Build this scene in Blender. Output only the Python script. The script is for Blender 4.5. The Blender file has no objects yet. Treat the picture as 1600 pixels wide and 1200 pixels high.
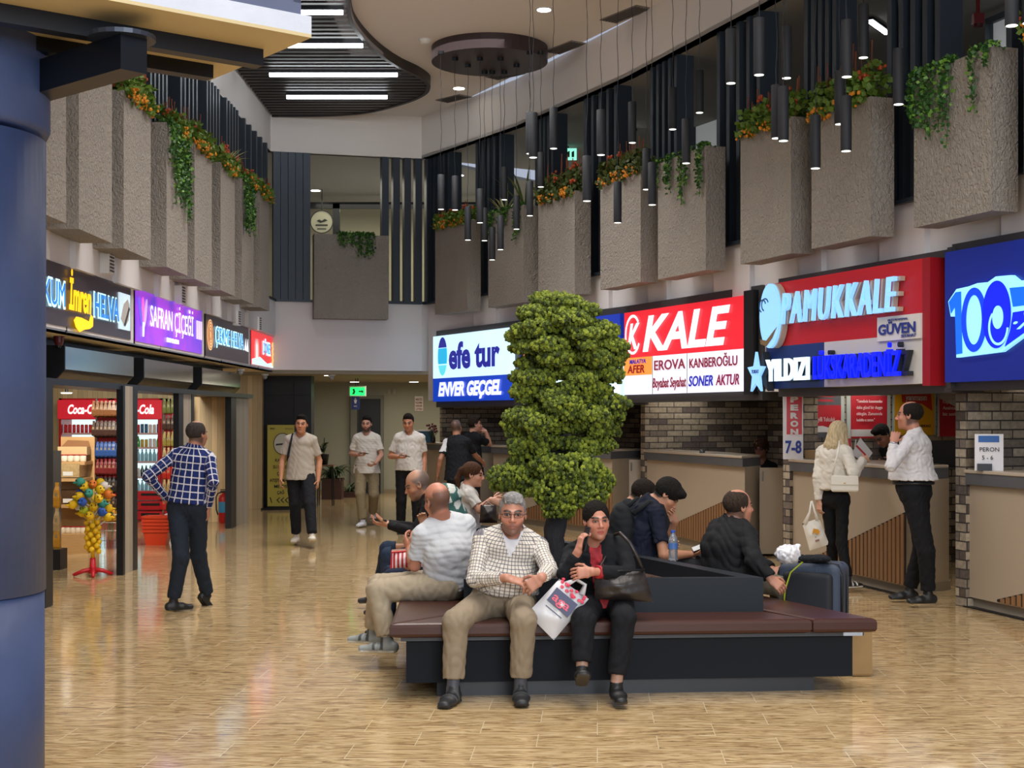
import bpy, math, random
import numpy as np
from mathutils import Vector, Matrix

random.seed(7)
SC = bpy.context.scene
COL = SC.collection
F = 2220.0          # focal length in pixels of the 1600x1200 frame
EYE = 1.68          # camera height
HZ = 650.0          # horizon row

# ---------------------------------------------------------------- camera
cam_d = bpy.data.cameras.new('camera')
cam_d.sensor_width = 36.0
cam_d.lens = 36.0 * F / 1600.0
cam_d.shift_y = (HZ - 600.0) / 1600.0
cam_d.clip_end = 200
cam = bpy.data.objects.new('camera', cam_d)
cam.location = (0, 0, EYE)
cam.rotation_euler = (math.pi / 2, 0, 0)
COL.objects.link(cam)
SC.camera = cam

# ---------------------------------------------------------------- world, exposure
w = bpy.data.worlds.new('hall_surroundings')
SC.world = w
w.use_nodes = True
w.node_tree.nodes['Background'].inputs[0].default_value = (0.72, 0.80, 1.0, 1)
w.node_tree.nodes['Background'].inputs[1].default_value = 0.42
SC.view_settings.view_transform = 'Standard'
SC.view_settings.look = 'None'
SC.view_settings.gamma = 1
SC.view_settings.use_curve_mapping = False
SC.view_settings.exposure = 0.42
SC.cycles.max_bounces = 6
SC.cycles.diffuse_bounces = 3
SC.cycles.glossy_bounces = 3
SC.cycles.transmission_bounces = 4
SC.cycles.transparent_max_bounces = 8
SC.cycles.sample_clamp_indirect = 4
SC.cycles.caustics_reflective = False
SC.cycles.caustics_refractive = False
SC.cycles.use_denoising = True


def area_light(name, loc, size, power, color=(1, .93, .84), rot=(0, 0, 0), sy=None):
    l = bpy.data.lights.new(name, 'AREA')
    l.energy = power
    l.color = color
    l.size = size
    if sy:
        l.shape = 'RECTANGLE'
        l.size_y = sy
    o = bpy.data.objects.new(name, l)
    o.location = loc
    o.rotation_euler = rot
    COL.objects.link(o)
    return o


def spot(name, loc, power, angle=70, color=(1, .93, .84), aim=(0, 0, -1), blend=.6, r=.05):
    l = bpy.data.lights.new(name, 'SPOT')
    l.energy = power
    l.color = color
    l.spot_size = math.radians(angle)
    l.spot_blend = blend
    l.shadow_soft_size = r
    o = bpy.data.objects.new(name, l)
    o.location = loc
    o.rotation_euler = Vector(aim).to_track_quat('-Z', 'Y').to_euler()
    COL.objects.link(o)
    return o


# broad added area lights standing in for the hall's ceiling downlights
area_light('hall_ceiling_light', (-1.2, 16.2, 6.85), 2.2, 270, (1, .96, .92), sy=8).data.spread = math.radians(125)
area_light('hall_ceiling_light', (.4, 7.5, 6.85), 4, 230, (1, .95, .90), sy=6).data.spread = math.radians(135)
area_light('entrance_light', (2.6, -2.5, 3.6), 5, 480, (.90, .95, 1), (math.radians(80), 0, math.radians(12)), sy=3.6)  # added cool fill from behind the camera, brightens left wall and people
for q_ in ((-4.9, 13.2), (-5.0, 16.4), (-5.0, 19.3)):  # added spots that brighten the shop stock
    spot('shop_track_spot', (q_[0], q_[1], 2.3), 230, 150, (1, .93, .80), aim=(-.35, 1, -.32), r=.2)
spot('shop_track_spot', (-4.7, 20.2, 2.3), 60, 120, (1, .90, .72), aim=(0, 1, -.45), r=.2)  # added spot that brightens the pale wood panel in the third opening
area_light('corridor_light', (-1.6, 28, 2.30), 2.4, 55, (1, .93, .8), sy=3)
area_light('shop_light', (-6.3, 18.5, 2.55), 3.2, 420, (1, .92, .78), sy=8)
area_light('mezzanine_light', (-1.5, 28, 6.0), 5, 90, (1, .93, .75), sy=4)

# ---------------------------------------------------------------- geometry helpers


def at(px, py, Y):
    """World point at depth Y seen at pixel (px, py) of the photograph."""
    return Vector(((px - 800) / F * Y, Y, EYE + (HZ - py) / F * Y))


def fl(px, py):
    """Floor point under pixel (px, py)."""
    Y = EYE * F / (py - HZ)
    return Vector(((px - 800) / F * Y, Y, 0))


def hexc(h):
    h = h.lstrip('#')
    v = [int(h[i:i + 2], 16) / 255 for i in (0, 2, 4)]
    return tuple((x / 12.92 if x <= .04045 else ((x + .055) / 1.055) ** 2.4) for x in v)


MATS = {}


def mat(name, col=None, rough=.6, metal=0, emit=0, bump=0, bscale=60, bstretch=(1, 1, 1), spec=.5,
        vary=0, vscale=5, alpha=1, trans=0, coat=0, attr=None, coord='Object', sheen=0):
    if name in MATS:
        return MATS[name]
    m = bpy.data.materials.new(name)
    MATS[name] = m
    m.use_nodes = True
    nt = m.node_tree
    b = nt.nodes['Principled BSDF']
    c = hexc(col) if isinstance(col, str) else (col or (.5, .5, .5))
    b.inputs['Base Color'].default_value = (*c, 1)
    b.inputs['Roughness'].default_value = rough
    b.inputs['Metallic'].default_value = metal
    b.inputs['Specular IOR Level'].default_value = spec
    b.inputs['Coat Weight'].default_value = coat
    b.inputs['Transmission Weight'].default_value = trans
    if sheen:
        b.inputs['Sheen Weight'].default_value = sheen
    if emit:
        b.inputs['Emission Color'].default_value = (*c, 1)
        b.inputs['Emission Strength'].default_value = emit
    src = None
    if attr:
        a = nt.nodes.new('ShaderNodeVertexColor')
        a.layer_name = attr
        nt.links.new(a.outputs['Color'], b.inputs['Base Color'])
        src = a.outputs['Color']
    if bump or vary:
        tc = nt.nodes.new('ShaderNodeTexCoord')
        mp = nt.nodes.new('ShaderNodeMapping')
        mp.inputs['Scale'].default_value = bstretch
        nt.links.new(tc.outputs[coord], mp.inputs[0])
    if bump:
        n = nt.nodes.new('ShaderNodeTexNoise')
        n.inputs['Scale'].default_value = bscale
        n.inputs['Detail'].default_value = 4
        nt.links.new(mp.outputs[0], n.inputs[0])
        bp = nt.nodes.new('ShaderNodeBump')
        bp.inputs['Strength'].default_value = bump
        bp.inputs['Distance'].default_value = .02
        nt.links.new(n.outputs[0], bp.inputs['Height'])
        nt.links.new(bp.outputs[0], b.inputs['Normal'])
    if vary:
        n = nt.nodes.new('ShaderNodeTexNoise')
        n.inputs['Scale'].default_value = vscale
        n.inputs['Detail'].default_value = 5
        nt.links.new(mp.outputs[0], n.inputs[0])
        hs = nt.nodes.new('ShaderNodeHueSaturation')
        ma = nt.nodes.new('ShaderNodeMath')
        ma.operation = 'MULTIPLY_ADD'
        ma.inputs[1].default_value = vary * 2
        ma.inputs[2].default_value = 1 - vary
        nt.links.new(n.outputs[0], ma.inputs[0])
        nt.links.new(ma.outputs[0], hs.inputs['Value'])
        if src:
            nt.links.new(src, hs.inputs['Color'])
        else:
            hs.inputs['Color'].default_value = (*c, 1)
        nt.links.new(hs.outputs[0], b.inputs['Base Color'])
    return m


def glow(name, col, strength=1.0, base=None):
    """Backlit sign or screen colour."""
    if name in MATS:
        return MATS[name]
    m = mat(name, base or col, rough=.35)
    b = m.node_tree.nodes['Principled BSDF']
    b.inputs['Emission Color'].default_value = (*hexc(col), 1)
    b.inputs['Emission Strength'].default_value = strength
    return m


class MB:
    """Collects simple solids and links them as one mesh object."""

    def __init__(s):
        s.v = []
        s.f = []
        s.mi = []
        s.sm = []
        s.m = 0
        s.smooth = False

    def add(s, vs, fs):
        n = len(s.v)
        s.v += [tuple(v) for v in vs]
        for f in fs:
            s.f.append(tuple(n + i for i in f))
            s.mi.append(s.m)
            s.sm.append(s.smooth)
        return s

    def box(s, lo, hi, M=None):
        x0, y0, z0 = lo
        x1, y1, z1 = hi
        vs = [(x0, y0, z0), (x1, y0, z0), (x1, y1, z0), (x0, y1, z0), (x0, y0, z1), (x1, y0, z1), (x1, y1, z1), (x0, y1, z1)]
        if M is not None:
            vs = [M @ Vector(v) for v in vs]
        return s.add(vs, [(0, 3, 2, 1), (4, 5, 6, 7), (0, 1, 5, 4), (1, 2, 6, 5), (2, 3, 7, 6), (3, 0, 4, 7)])

    def prism(s, pts, z0, z1):
        """Extrude a counter-clockwise XY outline."""
        n = len(pts)
        vs = [(p[0], p[1], z0) for p in pts] + [(p[0], p[1], z1) for p in pts]
        fs = [tuple(reversed(range(n))), tuple(range(n, 2 * n))]
        for i in range(n):
            j = (i + 1) % n
            fs.append((i, j, n + j, n + i))
        return s.add(vs, fs)

    def bprism(s, pts, z0, z1, b=.01):
        """Prism with rounded top and bottom edges."""
        def ins(d):
            out = []
            n = len(pts)
            for i in range(n):
                p0, p1, p2 = Vector(pts[i - 1][:2]), Vector(pts[i][:2]), Vector(pts[(i + 1) % n][:2])
                a = (p1 - p0).normalized()
                c = (p2 - p1).normalized()
                na, nc = Vector((-a.y, a.x)), Vector((-c.y, c.x))
                m = (na + nc)
                m = m / max(.2, m.dot(na))
                out.append(p1 + m * d)
            return out
        rings = [(b, z0), (b * .3, z0 + b * .3), (0, z0 + b), (0, z1 - b), (b * .3, z1 - b * .3), (b, z1)]
        vs, n = [], len(pts)
        for d, z in rings:
            vs += [(p[0], p[1], z) for p in ins(d)]
        fs = [tuple(reversed(range(n))), tuple(range(5 * n, 6 * n))]
        for r in range(5):
            for i in range(n):
                j = (i + 1) % n
                fs.append((r * n + i, r * n + j, r * n + n + j, r * n + n + i))
        return s.add(vs, fs)

    def quad(s, a, b, c, d):
        return s.add([a, b, c, d], [(0, 1, 2, 3)])

    def lathe(s, prof, seg=20, c=(0, 0, 0), M=None):
        """prof: (radius, z) from bottom to top."""
        vs, fs = [], []
        for r, z in prof:
            for k in range(seg):
                a = 2 * math.pi * k / seg
                vs.append(Vector((c[0] + r * math.cos(a), c[1] + r * math.sin(a), c[2] + z)))
        for i in range(len(prof) - 1):
            for k in range(seg):
                k2 = (k + 1) % seg
                fs.append((i * seg + k, i * seg + k2, (i + 1) * seg + k2, (i + 1) * seg + k))
        fs.append(tuple(reversed(range(seg))))
        fs.append(tuple(range((len(prof) - 1) * seg, len(prof) * seg)))
        if M is not None:
            vs = [M @ v for v in vs]
        return s.add(vs, fs)

    def tube(s, pts, r, seg=8, rr=None):
        pts = [Vector(p) for p in pts]
        n = len(pts)
        vs, fs = [], []
        up = None
        for i, p in enumerate(pts):
            t = (pts[min(i + 1, n - 1)] - pts[max(i - 1, 0)]).normalized()
            if up is None:
                up = Vector((0, 0, 1)) if abs(t.z) < .9 else Vector((1, 0, 0))
            a = t.cross(up)
            if a.length < 1e-4:
                a = t.cross(Vector((0, 1, 0)))
            a.normalize()
            b = a.cross(t).normalized()
            up = b
            R = rr[i] if rr else r
            for k in range(seg):
                g = 2 * math.pi * k / seg
                vs.append(p + (a * math.cos(g) + b * math.sin(g)) * R)
        for i in range(n - 1):
            for k in range(seg):
                k2 = (k + 1) % seg
                fs.append((i * seg + k, i * seg + k2, (i + 1) * seg + k2, (i + 1) * seg + k))
        fs.append(tuple(reversed(range(seg))))
        fs.append(tuple(range((n - 1) * seg, n * seg)))
        return s.add(vs, fs)

    def blob(s, c, r, seg=10, rings=7, M=None, jit=0):
        rx, ry, rz = (r, r, r) if not hasattr(r, '__len__') else r
        vs = [Vector((0, 0, -rz))]
        for i in range(1, rings):
            ph = math.pi * i / rings - math.pi / 2
            for k in range(seg):
                a = 2 * math.pi * k / seg
                q = 1 + (random.uniform(-jit, jit) if jit else 0)
                vs.append(Vector((rx * math.cos(ph) * math.cos(a) * q, ry * math.cos(ph) * math.sin(a) * q, rz * math.sin(ph) * q)))
        vs.append(Vector((0, 0, rz)))
        fs = []
        for k in range(seg):
            fs.append((0, 1 + (k + 1) % seg, 1 + k))
            t = 1 + (rings - 2) * seg
            fs.append((t + k, t + (k + 1) % seg, len(vs) - 1))
        for i in range(rings - 2):
            for k in range(seg):
                k2 = (k + 1) % seg
                fs.append((1 + i * seg + k, 1 + i * seg + k2, 1 + (i + 1) * seg + k2, 1 + (i + 1) * seg + k))
        if M is not None:
            vs = [M @ v for v in vs]
        return s.add([Vector(c) + v for v in vs], fs)

    def build(s, name, m, parent=None, loc=None, rz=0, **props):
        me = bpy.data.meshes.new(name)
        me.from_pydata([tuple(v) for v in s.v], [], s.f)
        ms = m if isinstance(m, (list, tuple)) else [m]
        for x in ms:
            me.materials.append(x)
        me.polygons.foreach_set('material_index', s.mi)
        me.polygons.foreach_set('use_smooth', s.sm)
        me.update()
        o = bpy.data.objects.new(name, me)
        COL.objects.link(o)
        if parent:
            o.parent = parent
        if loc is not None:
            o.location = loc
        o.rotation_euler.z = rz
        for k, v in props.items():
            o[k] = v
        return o


def thing(name, label, cat, loc=(0, 0, 0), rz=0, group=None):
    o = bpy.data.objects.new(name, None)
    o.empty_display_size = .1
    COL.objects.link(o)
    o.location = loc
    o.rotation_euler.z = rz
    o['label'] = label
    o['category'] = cat
    if group:
        o['group'] = group
    return o


def tag(o, label, cat, group=None):
    o['label'] = label
    o['category'] = cat
    if group:
        o['group'] = group
    return o


def dup(root, loc, rz=None, label=None, group=None):
    r = root.copy()
    COL.objects.link(r)
    r.location = loc
    if rz is not None:
        r.rotation_euler.z = rz
    if label:
        r['label'] = label
    if group:
        r['group'] = group
    for ch in list(root.children):
        c = ch.copy()
        COL.objects.link(c)
        c.parent = r
        for g in list(ch.children):
            d = g.copy()
            COL.objects.link(d)
            d.parent = c
    return r


ORD = ['first', 'second', 'third', 'fourth', 'fifth', 'sixth', 'seventh', 'eighth', 'ninth', 'tenth', 'eleventh', 'twelfth', 'thirteenth', 'fourteenth', 'fifteenth', 'sixteenth', 'seventeenth', 'eighteenth', 'nineteenth', 'twentieth']


def struct(name, mb, m, **k):
    return mb.build(name, m, kind='structure', **k)


def text(name, body, x, z, h, m, parent, wid=None, y=-.01, depth=.004, bold=0, shear=0, align='L', spacing=1):
    """Lettering in the parent's local XZ plane facing -Y; h = cap height."""
    cu = bpy.data.curves.new('t', 'FONT')
    cu.body = body
    cu.size = 1
    cu.offset = bold
    cu.shear = shear
    cu.space_character = spacing
    cu.extrude = 0
    cu.resolution_u = 3
    to = bpy.data.objects.new('t', cu)
    COL.objects.link(to)
    dg = bpy.context.evaluated_depsgraph_get()
    me = bpy.data.meshes.new_from_object(to.evaluated_get(dg))
    bpy.data.objects.remove(to)
    bpy.data.curves.remove(cu)
    n = len(me.vertices)
    co = np.empty(n * 3)
    me.vertices.foreach_get('co', co)
    co = co.reshape(-1, 3)
    if n == 0:
        return None
    s = h / .70
    x0, x1 = co[:, 0].min(), co[:, 0].max()
    sx = s if wid is None else wid / (x1 - x0)
    X = (co[:, 0] - x0) * sx + x
    if align == 'C':
        X -= (x1 - x0) * sx / 2
    out = np.stack([X, np.full(n, y), co[:, 1] * s + z], 1)
    polys = [tuple(p.vertices) for p in me.polygons]
    # flip so normals face -Y, and give the letters thickness
    edges = {}
    for p in polys:
        for i in range(len(p)):
            a, b = p[i], p[(i + 1) % len(p)]
            edges[(a, b)] = 1
    V = [tuple(v) for v in out] + [(v[0], v[1] + depth, v[2]) for v in out]
    Fs = [p for p in polys]
    for (a, b) in edges:
        if (b, a) not in edges:
            Fs.append((b, a, a + n, b + n))
    me2 = bpy.data.meshes.new(name)
    me2.from_pydata(V, [], Fs)
    me2.materials.append(m)
    bpy.data.meshes.remove(me)
    o = bpy.data.objects.new(name, me2)
    COL.objects.link(o)
    o.parent = parent
    return o


def shape(name, pts, m, parent, y=-.01, depth=.004):
    """Flat outline (x, z) in the parent's local plane with a little thickness."""
    n = len(pts)
    mb = MB()
    mb.add([(p[0], y, p[1]) for p in pts] + [(p[0], y + depth, p[1]) for p in pts],
           [tuple(range(n)), tuple(reversed(range(n, 2 * n)))] + [((i + 1) % n, i, n + i, n + (i + 1) % n) for i in range(n)])
    return mb.build(name, m, parent)


def ell(cx, cz, rx, rz, a0=0, a1=360, n=28, rot=0):
    out = []
    full = abs(a1 - a0) >= 360
    for i in range(n if full else n + 1):
        a = math.radians(a0 + (a1 - a0) * i / n)
        x, z = rx * math.cos(a), rz * math.sin(a)
        r = math.radians(rot)
        out.append((cx + x * math.cos(r) - z * math.sin(r), cz + x * math.sin(r) + z * math.cos(r)))
    return out


def ring(cx, cz, rx, rz, t, a0=0, a1=360, n=28, rot=0):
    """Open crescent outline of thickness t."""
    o = ell(cx, cz, rx, rz, a0, a1 if abs(a1 - a0) < 360 else a1 - .5, n, rot)
    i = ell(cx, cz, rx - t, rz - t, a0, a1 if abs(a1 - a0) < 360 else a1 - .5, n, rot)
    return o + i[::-1]
# ================================================================ materials of the hall
def floor_material():
    m = mat('travertine', '#b9a079', rough=.12)
    nt = m.node_tree
    b = nt.nodes['Principled BSDF']
    L = nt.links
    tc = nt.nodes.new('ShaderNodeTexCoord')

    def mapped(scale):
        mp = nt.nodes.new('ShaderNodeMapping')
        mp.inputs['Scale'].default_value = scale
        L.new(tc.outputs['Object'], mp.inputs[0])
        return mp
    def noise(mp, s, d=6, dist=0):
        n = nt.nodes.new('ShaderNodeTexNoise')
        n.inputs['Scale'].default_value = s
        n.inputs['Detail'].default_value = d
        n.inputs['Distortion'].default_value = dist
        L.new(mp.outputs[0], n.inputs[0])
        return n
    br = nt.nodes.new('ShaderNodeTexBrick')
    br.offset = .5
    br.inputs['Scale'].default_value = 1
    br.inputs['Brick Width'].default_value = .62
    br.inputs['Row Height'].default_value = .30
    br.inputs['Mortar Size'].default_value = .0022
    br.inputs['Color1'].default_value = (0, 0, 0, 1)
    br.inputs['Color2'].default_value = (1, 1, 1, 1)
    br.inputs['Bias'].default_value = 0
    mpb = mapped((1, 1, 1))
    mpb.inputs['Rotation'].default_value = (0, 0, .06)
    L.new(mpb.outputs[0], br.inputs[0])
    # veins running along X, shifted from slab to slab
    add = nt.nodes.new('ShaderNodeVectorMath')
    add.operation = 'MULTIPLY_ADD'
    add.inputs[1].default_value = (1.3, 1.9, 0)
    L.new(br.outputs['Color'], add.inputs[0])
    mp1 = mapped((1.1, 7.0, 1))
    L.new(mp1.outputs[0], add.inputs[2])
    n1 = nt.nodes.new('ShaderNodeTexNoise')
    n1.inputs['Scale'].default_value = 3.2
    n1.inputs['Detail'].default_value = 9
    n1.inputs['Roughness'].default_value = .62
    n1.inputs['Distortion'].default_value = 2.4
    L.new(add.outputs[0], n1.inputs[0])
    n2 = noise(mapped((2.2, 26, 1)), 2.0, 5)
    r = nt.nodes.new('ShaderNodeValToRGB')
    e = r.color_ramp.elements
    e[0].position, e[0].color = .30, (*hexc('#7d6240'), 1)
    e[1].position, e[1].color = .72, (*hexc('#dccaa4'), 1)
    for p, c in ((.42, '#9b7f5a'), (.5, '#bb9f72'), (.58, '#cbb186')):
        x = e.new(p)
        x.color = (*hexc(c), 1)
    mx = nt.nodes.new('ShaderNodeMath')
    mx.operation = 'MULTIPLY_ADD'
    mx.inputs[1].default_value = .3
    L.new(n2.outputs[0], mx.inputs[0])
    sb = nt.nodes.new('ShaderNodeMath')
    sb.operation = 'SUBTRACT'
    sb.inputs[1].default_value = .15
    L.new(n1.outputs[0], sb.inputs[0])
    L.new(sb.outputs[0], mx.inputs[2])
    L.new(mx.outputs[0], r.inputs[0])
    mo = nt.nodes.new('ShaderNodeMix')
    mo.data_type = 'RGBA'
    mo.inputs[7].default_value = (*hexc('#d9c8a4'), 1)
    L.new(br.outputs['Fac'], mo.inputs[0])
    L.new(r.outputs[0], mo.inputs[6])
    L.new(mo.outputs[2], b.inputs['Base Color'])
    rr = nt.nodes.new('ShaderNodeMapRange')
    rr.inputs['To Min'].default_value = .03
    rr.inputs['To Max'].default_value = .13
    L.new(n2.outputs[0], rr.inputs[0])
    L.new(rr.outputs[0], b.inputs['Roughness'])
    bp = nt.nodes.new('ShaderNodeBump')
    bp.inputs['Strength'].default_value = .02
    bp.inputs['Distance'].default_value = .01
    L.new(n1.outputs[0], bp.inputs['Height'])
    L.new(bp.outputs[0], b.inputs['Normal'])
    b.inputs['Specular IOR Level'].default_value = .75
    return m


def brick_material(name='rustic_brick', w=.27, h=.082, swap=True):
    m = mat(name, '#7b7068', rough=.9)
    nt = m.node_tree
    b = nt.nodes['Principled BSDF']
    L = nt.links
    uv = nt.nodes.new('ShaderNodeUVMap')
    br = nt.nodes.new('ShaderNodeTexBrick')
    br.inputs['Scale'].default_value = 1
    br.inputs['Brick Width'].default_value = w
    br.inputs['Row Height'].default_value = h
    br.inputs['Mortar Size'].default_value = .007
    br.inputs['Mortar Smooth'].default_value = .3
    br.inputs['Color1'].default_value = (0, 0, 0, 1)
    br.inputs['Color2'].default_value = (1, 1, 1, 1)
    L.new(uv.outputs[0], br.inputs[0])
    r = nt.nodes.new('ShaderNodeValToRGB')
    e = r.color_ramp.elements
    e[0].position, e[0].color = 0, (*hexc('#54493f'), 1)
    e[1].position, e[1].color = 1, (*hexc('#a99c88'), 1)
    for p, c in ((.22, '#5d5350'), (.4, '#8a7e6d'), (.7, '#968a78')):
        x = e.new(p)
        x.color = (*hexc(c), 1)
    L.new(br.outputs['Color'], r.inputs[0])
    n = nt.nodes.new('ShaderNodeTexNoise')
    n.inputs['Scale'].default_value = 22
    n.inputs['Detail'].default_value = 5
    L.new(uv.outputs[0], n.inputs[0])
    hs = nt.nodes.new('ShaderNodeHueSaturation')
    ma = nt.nodes.new('ShaderNodeMath')
    ma.operation = 'MULTIPLY_ADD'
    ma.inputs[1].default_value = 1.1
    ma.inputs[2].default_value = .45
    L.new(n.outputs[0], ma.inputs[0])
    L.new(ma.outputs[0], hs.inputs['Value'])
    L.new(r.outputs[0], hs.inputs['Color'])
    mo = nt.nodes.new('ShaderNodeMix')
    mo.data_type = 'RGBA'
    mo.inputs[7].default_value = (*hexc('#3d3733'), 1)
    L.new(br.outputs['Fac'], mo.inputs[0])
    L.new(hs.outputs[0], mo.inputs[6])
    L.new(mo.outputs[2], b.inputs['Base Color'])
    inv = nt.nodes.new('ShaderNodeMath')
    inv.operation = 'SUBTRACT'
    inv.inputs[0].default_value = 1
    L.new(br.outputs['Fac'], inv.inputs[1])
    ad = nt.nodes.new('ShaderNodeMath')
    ad.operation = 'MULTIPLY_ADD'
    ad.inputs[1].default_value = .5
    L.new(n.outputs[0], ad.inputs[0])
    L.new(inv.outputs[0], ad.inputs[2])
    bp = nt.nodes.new('ShaderNodeBump')
    bp.inputs['Strength'].default_value = .9
    bp.inputs['Distance'].default_value = .012
    L.new(ad.outputs[0], bp.inputs['Height'])
    L.new(bp.outputs[0], b.inputs['Normal'])
    return m


def stripes_material(name, c1, c2, pitch, rough=.5, axis=0, depth=.01, sharp=.25):
    """Vertical battens or grooves across object X (axis 0) or Y."""
    m = mat(name, c1, rough=rough)
    nt = m.node_tree
    b = nt.nodes['Principled BSDF']
    L = nt.links
    tc = nt.nodes.new('ShaderNodeTexCoord')
    sp = nt.nodes.new('ShaderNodeSeparateXYZ')
    L.new(tc.outputs['Object'], sp.inputs[0])
    a = nt.nodes.new('ShaderNodeMath')
    a.operation = 'MULTIPLY'
    a.inputs[1].default_value = 1 / pitch
    L.new(sp.outputs[axis], a.inputs[0])
    f = nt.nodes.new('ShaderNodeMath')
    f.operation = 'FRACT'
    L.new(a.outputs[0], f.inputs[0])
    g = nt.nodes.new('ShaderNodeMath')
    g.operation = 'LESS_THAN'
    g.inputs[1].default_value = sharp
    L.new(f.outputs[0], g.inputs[0])
    flr = nt.nodes.new('ShaderNodeMath')
    flr.operation = 'FLOOR'
    L.new(a.outputs[0], flr.inputs[0])
    wn = nt.nodes.new('ShaderNodeTexWhiteNoise')
    wn.noise_dimensions = '1D'
    L.new(flr.outputs[0], wn.inputs['W'])
    mp = nt.nodes.new('ShaderNodeMapping')
    mp.inputs['Scale'].default_value = (30, 30, 2)
    L.new(tc.outputs['Object'], mp.inputs[0])
    n = nt.nodes.new('ShaderNodeTexNoise')
    n.inputs['Scale'].default_value = 1.5
    n.inputs['Detail'].default_value = 4
    L.new(mp.outputs[0], n.inputs[0])
    ad = nt.nodes.new('ShaderNodeMath')
    ad.operation = 'ADD'
    L.new(wn.outputs[0], ad.inputs[0])
    L.new(n.outputs[0], ad.inputs[1])
    ma = nt.nodes.new('ShaderNodeMath')
    ma.operation = 'MULTIPLY_ADD'
    ma.inputs[1].default_value = .35
    ma.inputs[2].default_value = .65
    L.new(ad.outputs[0], ma.inputs[0])
    hs = nt.nodes.new('ShaderNodeHueSaturation')
    hs.inputs['Color'].default_value = (*hexc(c1), 1)
    L.new(ma.outputs[0], hs.inputs['Value'])
    mx = nt.nodes.new('ShaderNodeMix')
    mx.data_type = 'RGBA'
    mx.inputs[7].default_value = (*hexc(c2), 1)
    L.new(g.outputs[0], mx.inputs[0])
    L.new(hs.outputs[0], mx.inputs[6])
    L.new(mx.outputs[2], b.inputs['Base Color'])
    return m


def stucco_material():
    m = mat('grey_stucco', '#989188', rough=.95, bump=.9, bscale=26, bstretch=(1, 1, .8), vary=.12, vscale=2.2)
    nt = m.node_tree
    for n in nt.nodes:
        if n.type == 'BUMP':
            n.inputs['Distance'].default_value = .045
        if n.type == 'TEX_NOISE' and n.inputs['Scale'].default_value == 26:
            n.inputs['Distortion'].default_value = 1.2
    return m


M_FLOOR = floor_material()
M_BRICK = brick_material()
M_STUCCO = stucco_material()
M_WHITE = mat('white_paint', '#dddadb', rough=.7, vary=.04, vscale=1.5)
M_CEIL = mat('ceiling_paint', '#efeae6', rough=.8)
M_SOFF = mat('soffit_cream', '#f0e2c0', rough=.7, vary=.06, vscale=1)
M_SAGE = mat('corridor_grey_green', '#9a9886', rough=.75, vary=.04, vscale=1)
M_MEZZ = mat('mezzanine_paint', '#8d8c86', rough=.8)
M_FIN = mat('dark_blue_grey_metal', '#333c47', rough=.42, metal=.25)
M_DARK = mat('black_metal', '#1d1f23', rough=.4, metal=.3)
M_FRAME = mat('frame_dark_grey', '#4a4a4c', rough=.45, metal=.3)
M_BROWN = mat('slat_brown', '#2c2422', rough=.5)
M_DRUM = mat('drum_plum', '#3a2c2e', rough=.45)
M_BLACKPANEL = mat('black_panel', '#1b1e24', rough=.5)
M_CREAMPANEL = mat('counter_beige', '#a89985', rough=.45, vary=.03, vscale=1)
M_CTOP = mat('counter_grey_edge', '#55565a', rough=.4)
M_CTOPB = mat('counter_beige_top', '#b3a594', rough=.35)
M_BATTEN = stripes_material('walnut_battens', '#a56f41', '#21150e', .034)
M_GROOVE = stripes_material('pale_wood_panel', '#d6bd92', '#b3966c', .09, sharp=.06)
M_GREYWOOD = stripes_material('grey_wood_panel', '#a69c8c', '#8b8274', .10, sharp=.05)

# ================================================================ floor
mb = MB()
mb.quad((-14, -4, 0), (14, -4, 0), (14, 36, 0), (-14, 36, 0))
struct('floor', mb, M_FLOOR)

# wall lines (plan), right-hand side of the hall and left-hand side
WR = [(-1.59, 25.0), (.06, 22.2), (1.53, 18.95), (2.72, 15.7), (3.73, 12.6), (4.2, 11.1), (4.95, 8.6), (5.6, 5.5)]
WR = [Vector(p) for p in WR]


def offs(poly, d):
    """Shift an open plan polyline; positive d moves to its left (away from the hall for WR)."""
    out = []
    for i, p in enumerate(poly):
        a = (poly[i] - poly[i - 1]).normalized() if i else (poly[1] - poly[0]).normalized()
        b = (poly[i + 1] - poly[i]).normalized() if i < len(poly) - 1 else a
        n = (Vector((-a.y, a.x)) + Vector((-b.y, b.x)))
        n.normalize()
        out.append(p + n * d)
    return out


def hit(px, d=0, poly=None):
    """Plan point where the column px of the photograph meets the wall line shifted by d, and its direction."""
    P = offs(poly or WR, d)
    k = (px - 800) / F
    best = None
    for i in range(len(P) - 1):
        a, b = P[i], P[i + 1]
        fa, fb = a.x - k * a.y, b.x - k * b.y
        if fa * fb <= 0 and abs(fa - fb) > 1e-9:
            t = fa / (fa - fb)
            return a.lerp(b, t), (b - a).normalized()
    return P[-1], (P[-1] - P[-2]).normalized()


def uvbox(mb, name, m, parent=None, **k):
    """Build and give metre-scaled UVs by wall-following projection."""
    o = mb.build(name, m, parent, **k)
    me = o.data
    uv = me.uv_layers.new(name='UVMap')
    for p in me.polygons:
        n = p.normal
        if abs(n.z) > .7:
            for li in p.loop_indices:
                v = me.vertices[me.loops[li].vertex_index].co
                uv.data[li].uv = (v.x, v.y)
        else:
            t = Vector((-n.y, n.x, 0)).normalized()
            for li in p.loop_indices:
                v = me.vertices[me.loops[li].vertex_index].co
                uv.data[li].uv = (v.dot(t), v.z)
    return o


def strip_wall(poly, z0, z1, th=.12):
    """Wall following a plan polyline, thickness going to its left."""
    P, Q = poly, offs(poly, th)
    mb = MB()
    for i in range(len(P) - 1):
        mb.prism([P[i], P[i + 1], Q[i + 1], Q[i]][::1], z0, z1) if False else mb.prism([P[i + 1], Q[i + 1], Q[i], P[i]], z0, z1)
    return mb


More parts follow.
